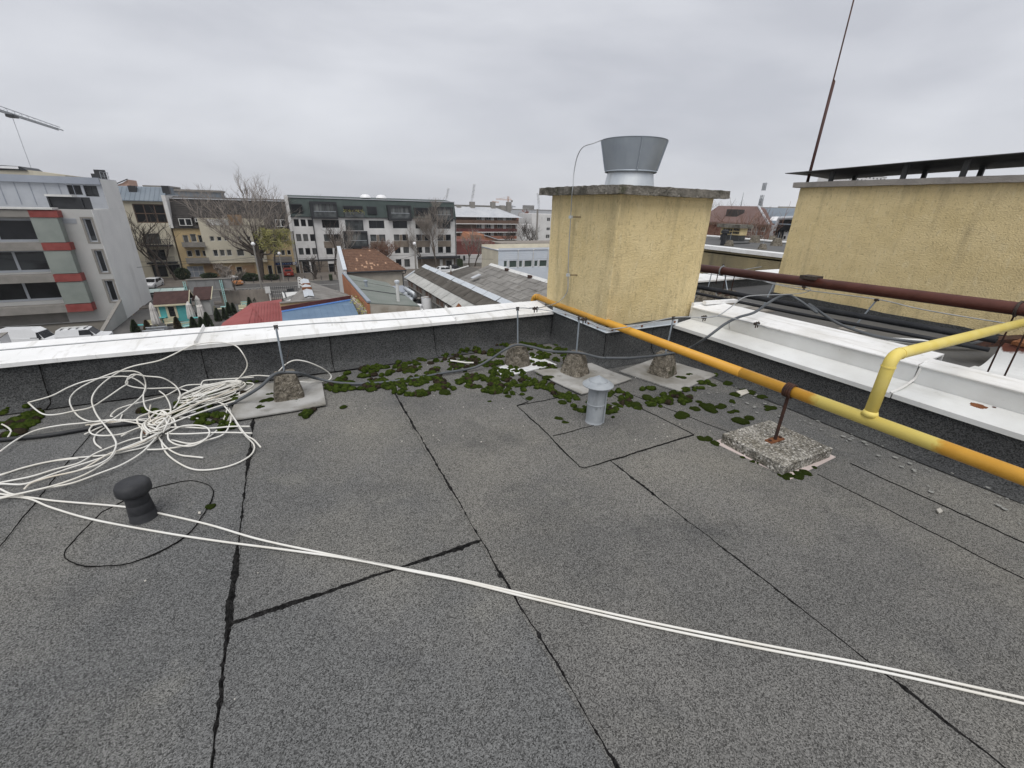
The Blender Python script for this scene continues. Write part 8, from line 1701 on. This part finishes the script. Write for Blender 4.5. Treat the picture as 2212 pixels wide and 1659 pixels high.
block(fh, 'lower_body', HYX, HYX + .4, ya, yb2, .2, zm, 'felt_wall'); block(fh, 'upper_body', HYX - .02, HYX + .42, ya - .02, yb2 + .02, zm + .004, zt_, 'render'); block(fh, 'lid', HYX - .2, HYX + .6, ya - .12, yb2 + .12, zt_ + .003, zt_ + .14, 'conc_cap')
for px in (445, 625):
    q = on_x(B3(px, 1060), HYX - .02); w2 = .22 if px < 500 else .14
    for i in range(4):
        for j in range(3): MB().box(HYX - .04, HYX - .022, q.y - w2 + w2 * .52 * i, q.y - w2 + w2 * .52 * i + w2 * .36, q.z - .16 + .12 * j, q.z - .08 + .12 * j).build('vent_slot', M['trim_dark'], fh)
for k, (px, py, rod_, lb_, sz) in enumerate(((465, 1385, (520, 1125), 'conductor post with pale foot in front of the far roof hut', .9), (985, 1325, (1080, 1080), 'conductor post with dark foot right of the far roof hut', 1.3), (1335, 1300, (1335, 1150), 'conductor post with dark foot near the rear edging of the far roof', 1.1), (1430, 1385, (1505, 1100), 'conductor post with tall grey foot on the far roof', 1.25), (1145, 1455, (1215, 1260), 'conductor post with low brown foot by the white roof edging', .8))):
    b = on_z(B3(px, py), .26); tz = on_x(B3(*rod_), b.x).z; conductor_post(lb_, b.x, b.y, .25, .30 * sz, .17 * sz, .22 * sz, .3 * k, 30 + k, max(tz, .6), .2, group='posts on the far flat roof')
p = on_z(B3(335, 1370), .26); vv = thing('black_roof_vent', 'black capped vent pipe at the edge of the far flat roof', 'vent', (p.x, p.y, .25)); MB().tube([p - V((0, 0, .05)), p + V((0, 0, .42))], .085, 12).build('pipe', M['rubber'], vv); MB().lathe([(.13, .40), (.13, .5), (0, .53)], p, 12).build('cap', M['rubber'], vv)
MB().box(on_z(B3(700, 1330), .28).x - .7, on_z(B3(700, 1330), .28).x + .2, on_z(B3(900, 1340), .28).y, on_z(B3(700, 1335), .28).y, .27, .31).build('dark_board', M['tin_dark'], label='dark board lying flat on the far roof', cat='board')
# brick house and neighbours
brk = thing('brick_house', 'red brick house with big plum-brown hipped roof and white windows', 'house', (70, 50, GZ0))
KX = 62.0
def RX_(q): c = ((q[0] + q[2]) / 2, (q[1] + q[3]) / 2); return (on_x(B3(q[2], c[1]), KX).y, on_x(B3(q[0], c[1]), KX).y, on_x(B3(c[0], q[3]), KX).z, on_x(B3(c[0], q[1]), KX).z)
ev = on_x(B3(1335, 965), KX); evz = ev.z; yn = on_x(B3(1310, 1100), KX).y; yf = on_x(B3(-150, 960), KX).y
block(brk, 'body', KX, KX + 12, yn, yf, GZ0, evz, 'brick_red')
rg0, rg1 = on_x(B3(1060, 622), KX + 6), on_x(B3(250, 572), KX + 6); rz_ = (rg0.z + rg1.z) / 2
MB().prism([(KX - .6, ev.y, evz), (KX - .6, yf, evz), (KX + 6, rg1.y, rz_), (KX + 6, rg0.y, rz_)], (.1, 0, .15)).build('roof', M['roof_brown2'], brk)
MB().prism([(KX - .6, ev.y, evz), (KX + 12, ev.y, evz), (KX + 6, rg0.y, rz_)], (0, .1, .14)).build('roof', M['roof_brown2'], brk); MB().prism([(KX - .6, yf, evz), (KX + 12, yf, evz), (KX + 6, rg1.y, rz_)], (0, -.1, .14)).build('roof', M['roof_brown2'], brk)
MB().tube([(KX - .6, ev.y, evz + .1), (KX + 6, rg0.y, rz_ + .15)], .16, 6).build('hip_tiles', M['roof_pale'], brk); MB().box(KX - .8, KX - .2, ev.y, yf, evz - .35, evz).build('eaves', M['brown_wood'], brk)
q = on_x(B3(600, 730), KX + 2.5); MB().box(KX + 1.6, KX + 3.2, q.y - 1.0, q.y + 1.0, q.z - .7, q.z + .6).build('roof_window', M['slate'], brk)
for q in ((868, 1005, 935, 1080), (988, 1005, 1050, 1080), (1135, 1005, 1205, 1080), (838, 1190, 890, 1245), (955, 1190, 1010, 1245), (1100, 1188, 1160, 1243)):
    y0, y1, z0_, z1_ = RX_(q); o = MB().box(KX - .06, KX - .005, y0 - .1, y1 + .1, z0_ - .15, z1_ + .1).build('window', M['trim_white'], brk); ym = (y0 + y1) / 2
    for a, b in ((y0, ym - .06), (ym + .06, y1)): MB().box(KX - .09, KX - .062, a, b, z0_, z1_).build('pane', M['glass'], o)
by = MB(); y0 = yn
MB().box(KX - .03, KX + .3, yn - .25, yn, GZ0, evz).build('corner_pipe', M['roof_pale'], brk)
mh = thing('blue_roof_block', 'modern block with blue-grey sheet roof, skylights and black and white front', 'building', (72, 38, GZ0))
MX = 63.0; m0, m1, m2, m3 = on_x(B3(1070, 630), MX + 6), on_x(B3(1340, 945), MX), on_x(B3(1900, 950), MX), on_x(B3(1900, 670), MX + 6)
MB().prism([(MX - .3, m1.y + .3, m1.z), (MX - .3, m2.y - 6, m1.z), (MX + 6, m3.y - 6, m0.z), (MX + 6, m0.y, m0.z)], (.1, 0, .15)).build('roof', M['roof_blue2'], mh)
block(mh, 'body', MX + .2, MX + 12, m2.y - 6, m1.y, GZ0, m1.z, 'plaster_white')
for px in (1345, 1420, 1530): q = on_x(B3(px, 900), MX + 1.0); MB().prism([(MX + .55, q.y - .35, q.z - .55), (MX + 1.35, q.y + .1 - .35, q.z + .5), (MX + 1.35, q.y + .1 + .2, q.z + .5), (MX + .55, q.y + .2, q.z - .55)], (-.18, 0, .22)).build('skylight', M['lamp_white'], mh)
def yz(x0, y0, x1, y1): a = RX_((x0, y0, x1, y1)); return a
a = yz(1315, 955, 1490, 1250); MB().box(MX + .1, MX + .19, a[0], a[1], GZ0, a[3]).build('glass_front', M['glass'], mh)
for q in ((1525, 1025, 1560, 1105), (1595, 1025, 1630, 1105), (1560, 1190, 1600, 1250), (1635, 1190, 1670, 1250), (1480, 1190, 1520, 1250), (1690, 1030, 1730, 1100)): a = yz(*q); o = MB().box(MX + .12, MX + .195, a[0], a[1], a[2], a[3]).build('window', M['trim_dark'], mh); MB().box(MX + .10, MX + .118, a[0] + .08, a[1] - .08, a[2] + .08, a[3] - .08).build('pane', M['glass'], o)
q = on_x(B3(1660, 900), MX - .2); MB().tube([(MX - .3, q.y - 2.6, q.z - 1.2), (MX - .3, q.y - 1.2, q.z + .6), (MX - .3, q.y + 1.2, q.z + .4), (MX - .3, q.y + 1.6, q.z - 1.2)], .25, 8).build('arched_dormer', M['roof_pale'], mh); MB().box(MX - .2, MX + 3, q.y - 2.5, q.y + 1.4, q.z - 1.2, q.z + .3).build('dormer_glass', M['glass'], mh)
for k, (px, py, ty, sd_, lb_) in enumerate(((760, 1230, 700, 81, 'bare tree before the brick house roof'), (180, 1240, 640, 82, 'russet bare tree beside the near chimney edge'), (290, 1240, 420, 83, 'tall bare tree at the end of the brick house'), (860, 1230, 720, 84, 'thin bare tree crossing the brick windows'))):
    b = on_x(B3(px, py), 56); tz = on_x(B3(px, ty), 56).z; bare_tree(lb_, (56, b.y, GZ0), tz - GZ0, .9, sd_, .2, 5, .4, tw='twig_red' if k < 3 else 'twig', group='bare trees by the brick house')
for k, (px, py, ty, lb_) in enumerate(((300, 570, 400, 'bare treetop behind the brick house ridge'), (560, 580, 480, 'small bare treetop behind the brick house ridge'), (1360, 620, 540, 'tiny treetop on the skyline by the lattice mast'), (1480, 625, 540, 'tiny treetop between the skyline blocks'))):
    b = on_x(B3(px, py), 110 + 40 * (k > 1)); tz = on_x(B3(px, ty), b.x).z; bare_tree(lb_, (b.x, b.y, GZ0), tz - GZ0, .9, 85 + k, .3, 5, .5, group='treetops behind the brick house')
def mast2(label, Xf, bx, by, tx, ty, wpx, big):
    b, tp = on_x(B3(bx, by), Xf), on_x(B3(tx, ty), Xf); s = abs(on_x(B3(bx + wpx, by), Xf).y - b.y); t = thing('radio_mast', label, 'mast', (Xf, b.y, GZ0), 'radio masts'); b = V((Xf, tp.y, GZ0)); tp = V((Xf, tp.y, tp.z)); mb = MB()
    if big:
        for sy_ in (-1, 1):
            for sx in (-1, 1): mb.tube([b + V((sx * s * .8, sy_ * s * .8, 0)), tp + V((sx * s * .35, sy_ * s * .35, -4))], .12, 4)
        n = 22
        for k in range(n):
            a, c = b.lerp(tp - V((0, 0, 4)), k / n), b.lerp(tp - V((0, 0, 4)), (k + 1) / n); w0_ = s * (.8 - .45 * k / n); mb.tube([a + V((-w0_, -w0_, 0)), c + V((-w0_, w0_, 0))], .07, 3).tube([a + V((-w0_, w0_, 0)), c + V((-w0_, -w0_, 0))], .07, 3)
        mb.build('lattice', M['haze_steel'], t)
        for k in range(3):
            for j in (-1.0, 0, 1.0): MB().box(Xf - .3, Xf + .1, tp.y + j * s * .55 - .12, tp.y + j * s * .55 + .12, tp.z - 2.6 - 5 * k, tp.z - .2 - 5 * k).build('panel_antenna', M['haze_steel'], t)
    else:
        mb.tube([b, tp - V((0, 0, 8)), tp], [.6, .35, .08], 8).build('pole', M['haze_steel'], t)
        for k in range(4): MB().lathe([(1.1, 0), (1.1, 1.2)], (Xf, tp.y, tp.z - 12 - 2.2 * k), 8).build('antenna_ring', M['haze_steel'], t)
mast2('lattice radio mast with panel antennas behind the blue-grey roof', 150, 1100, 600, 1215, 90, 55, True); mast2('slim radio mast with antenna drums behind the brick house roof', 210, 715, 590, 770, 300, 20, False)
# ------------------------------------------------------------------ thin winter air
hz = MB().box(-620, 920, -60, 880, GZ0 - 1.2, 72).build('haze', None, kind='stuff')
hm = bpy.data.materials.new('haze air'); hm.use_nodes = True; t = hm.node_tree; t.nodes.clear()
vo_ = t.nodes.new('ShaderNodeVolumePrincipled'); vo_.inputs['Color'].default_value = (.97, .975, .985, 1); vo_.inputs['Density'].default_value = .0003; vo_.inputs['Anisotropy'].default_value = .3
oo = t.nodes.new('ShaderNodeOutputMaterial'); t.links.new(vo_.outputs[0], oo.inputs['Volume']); hz.data.materials.append(hm)
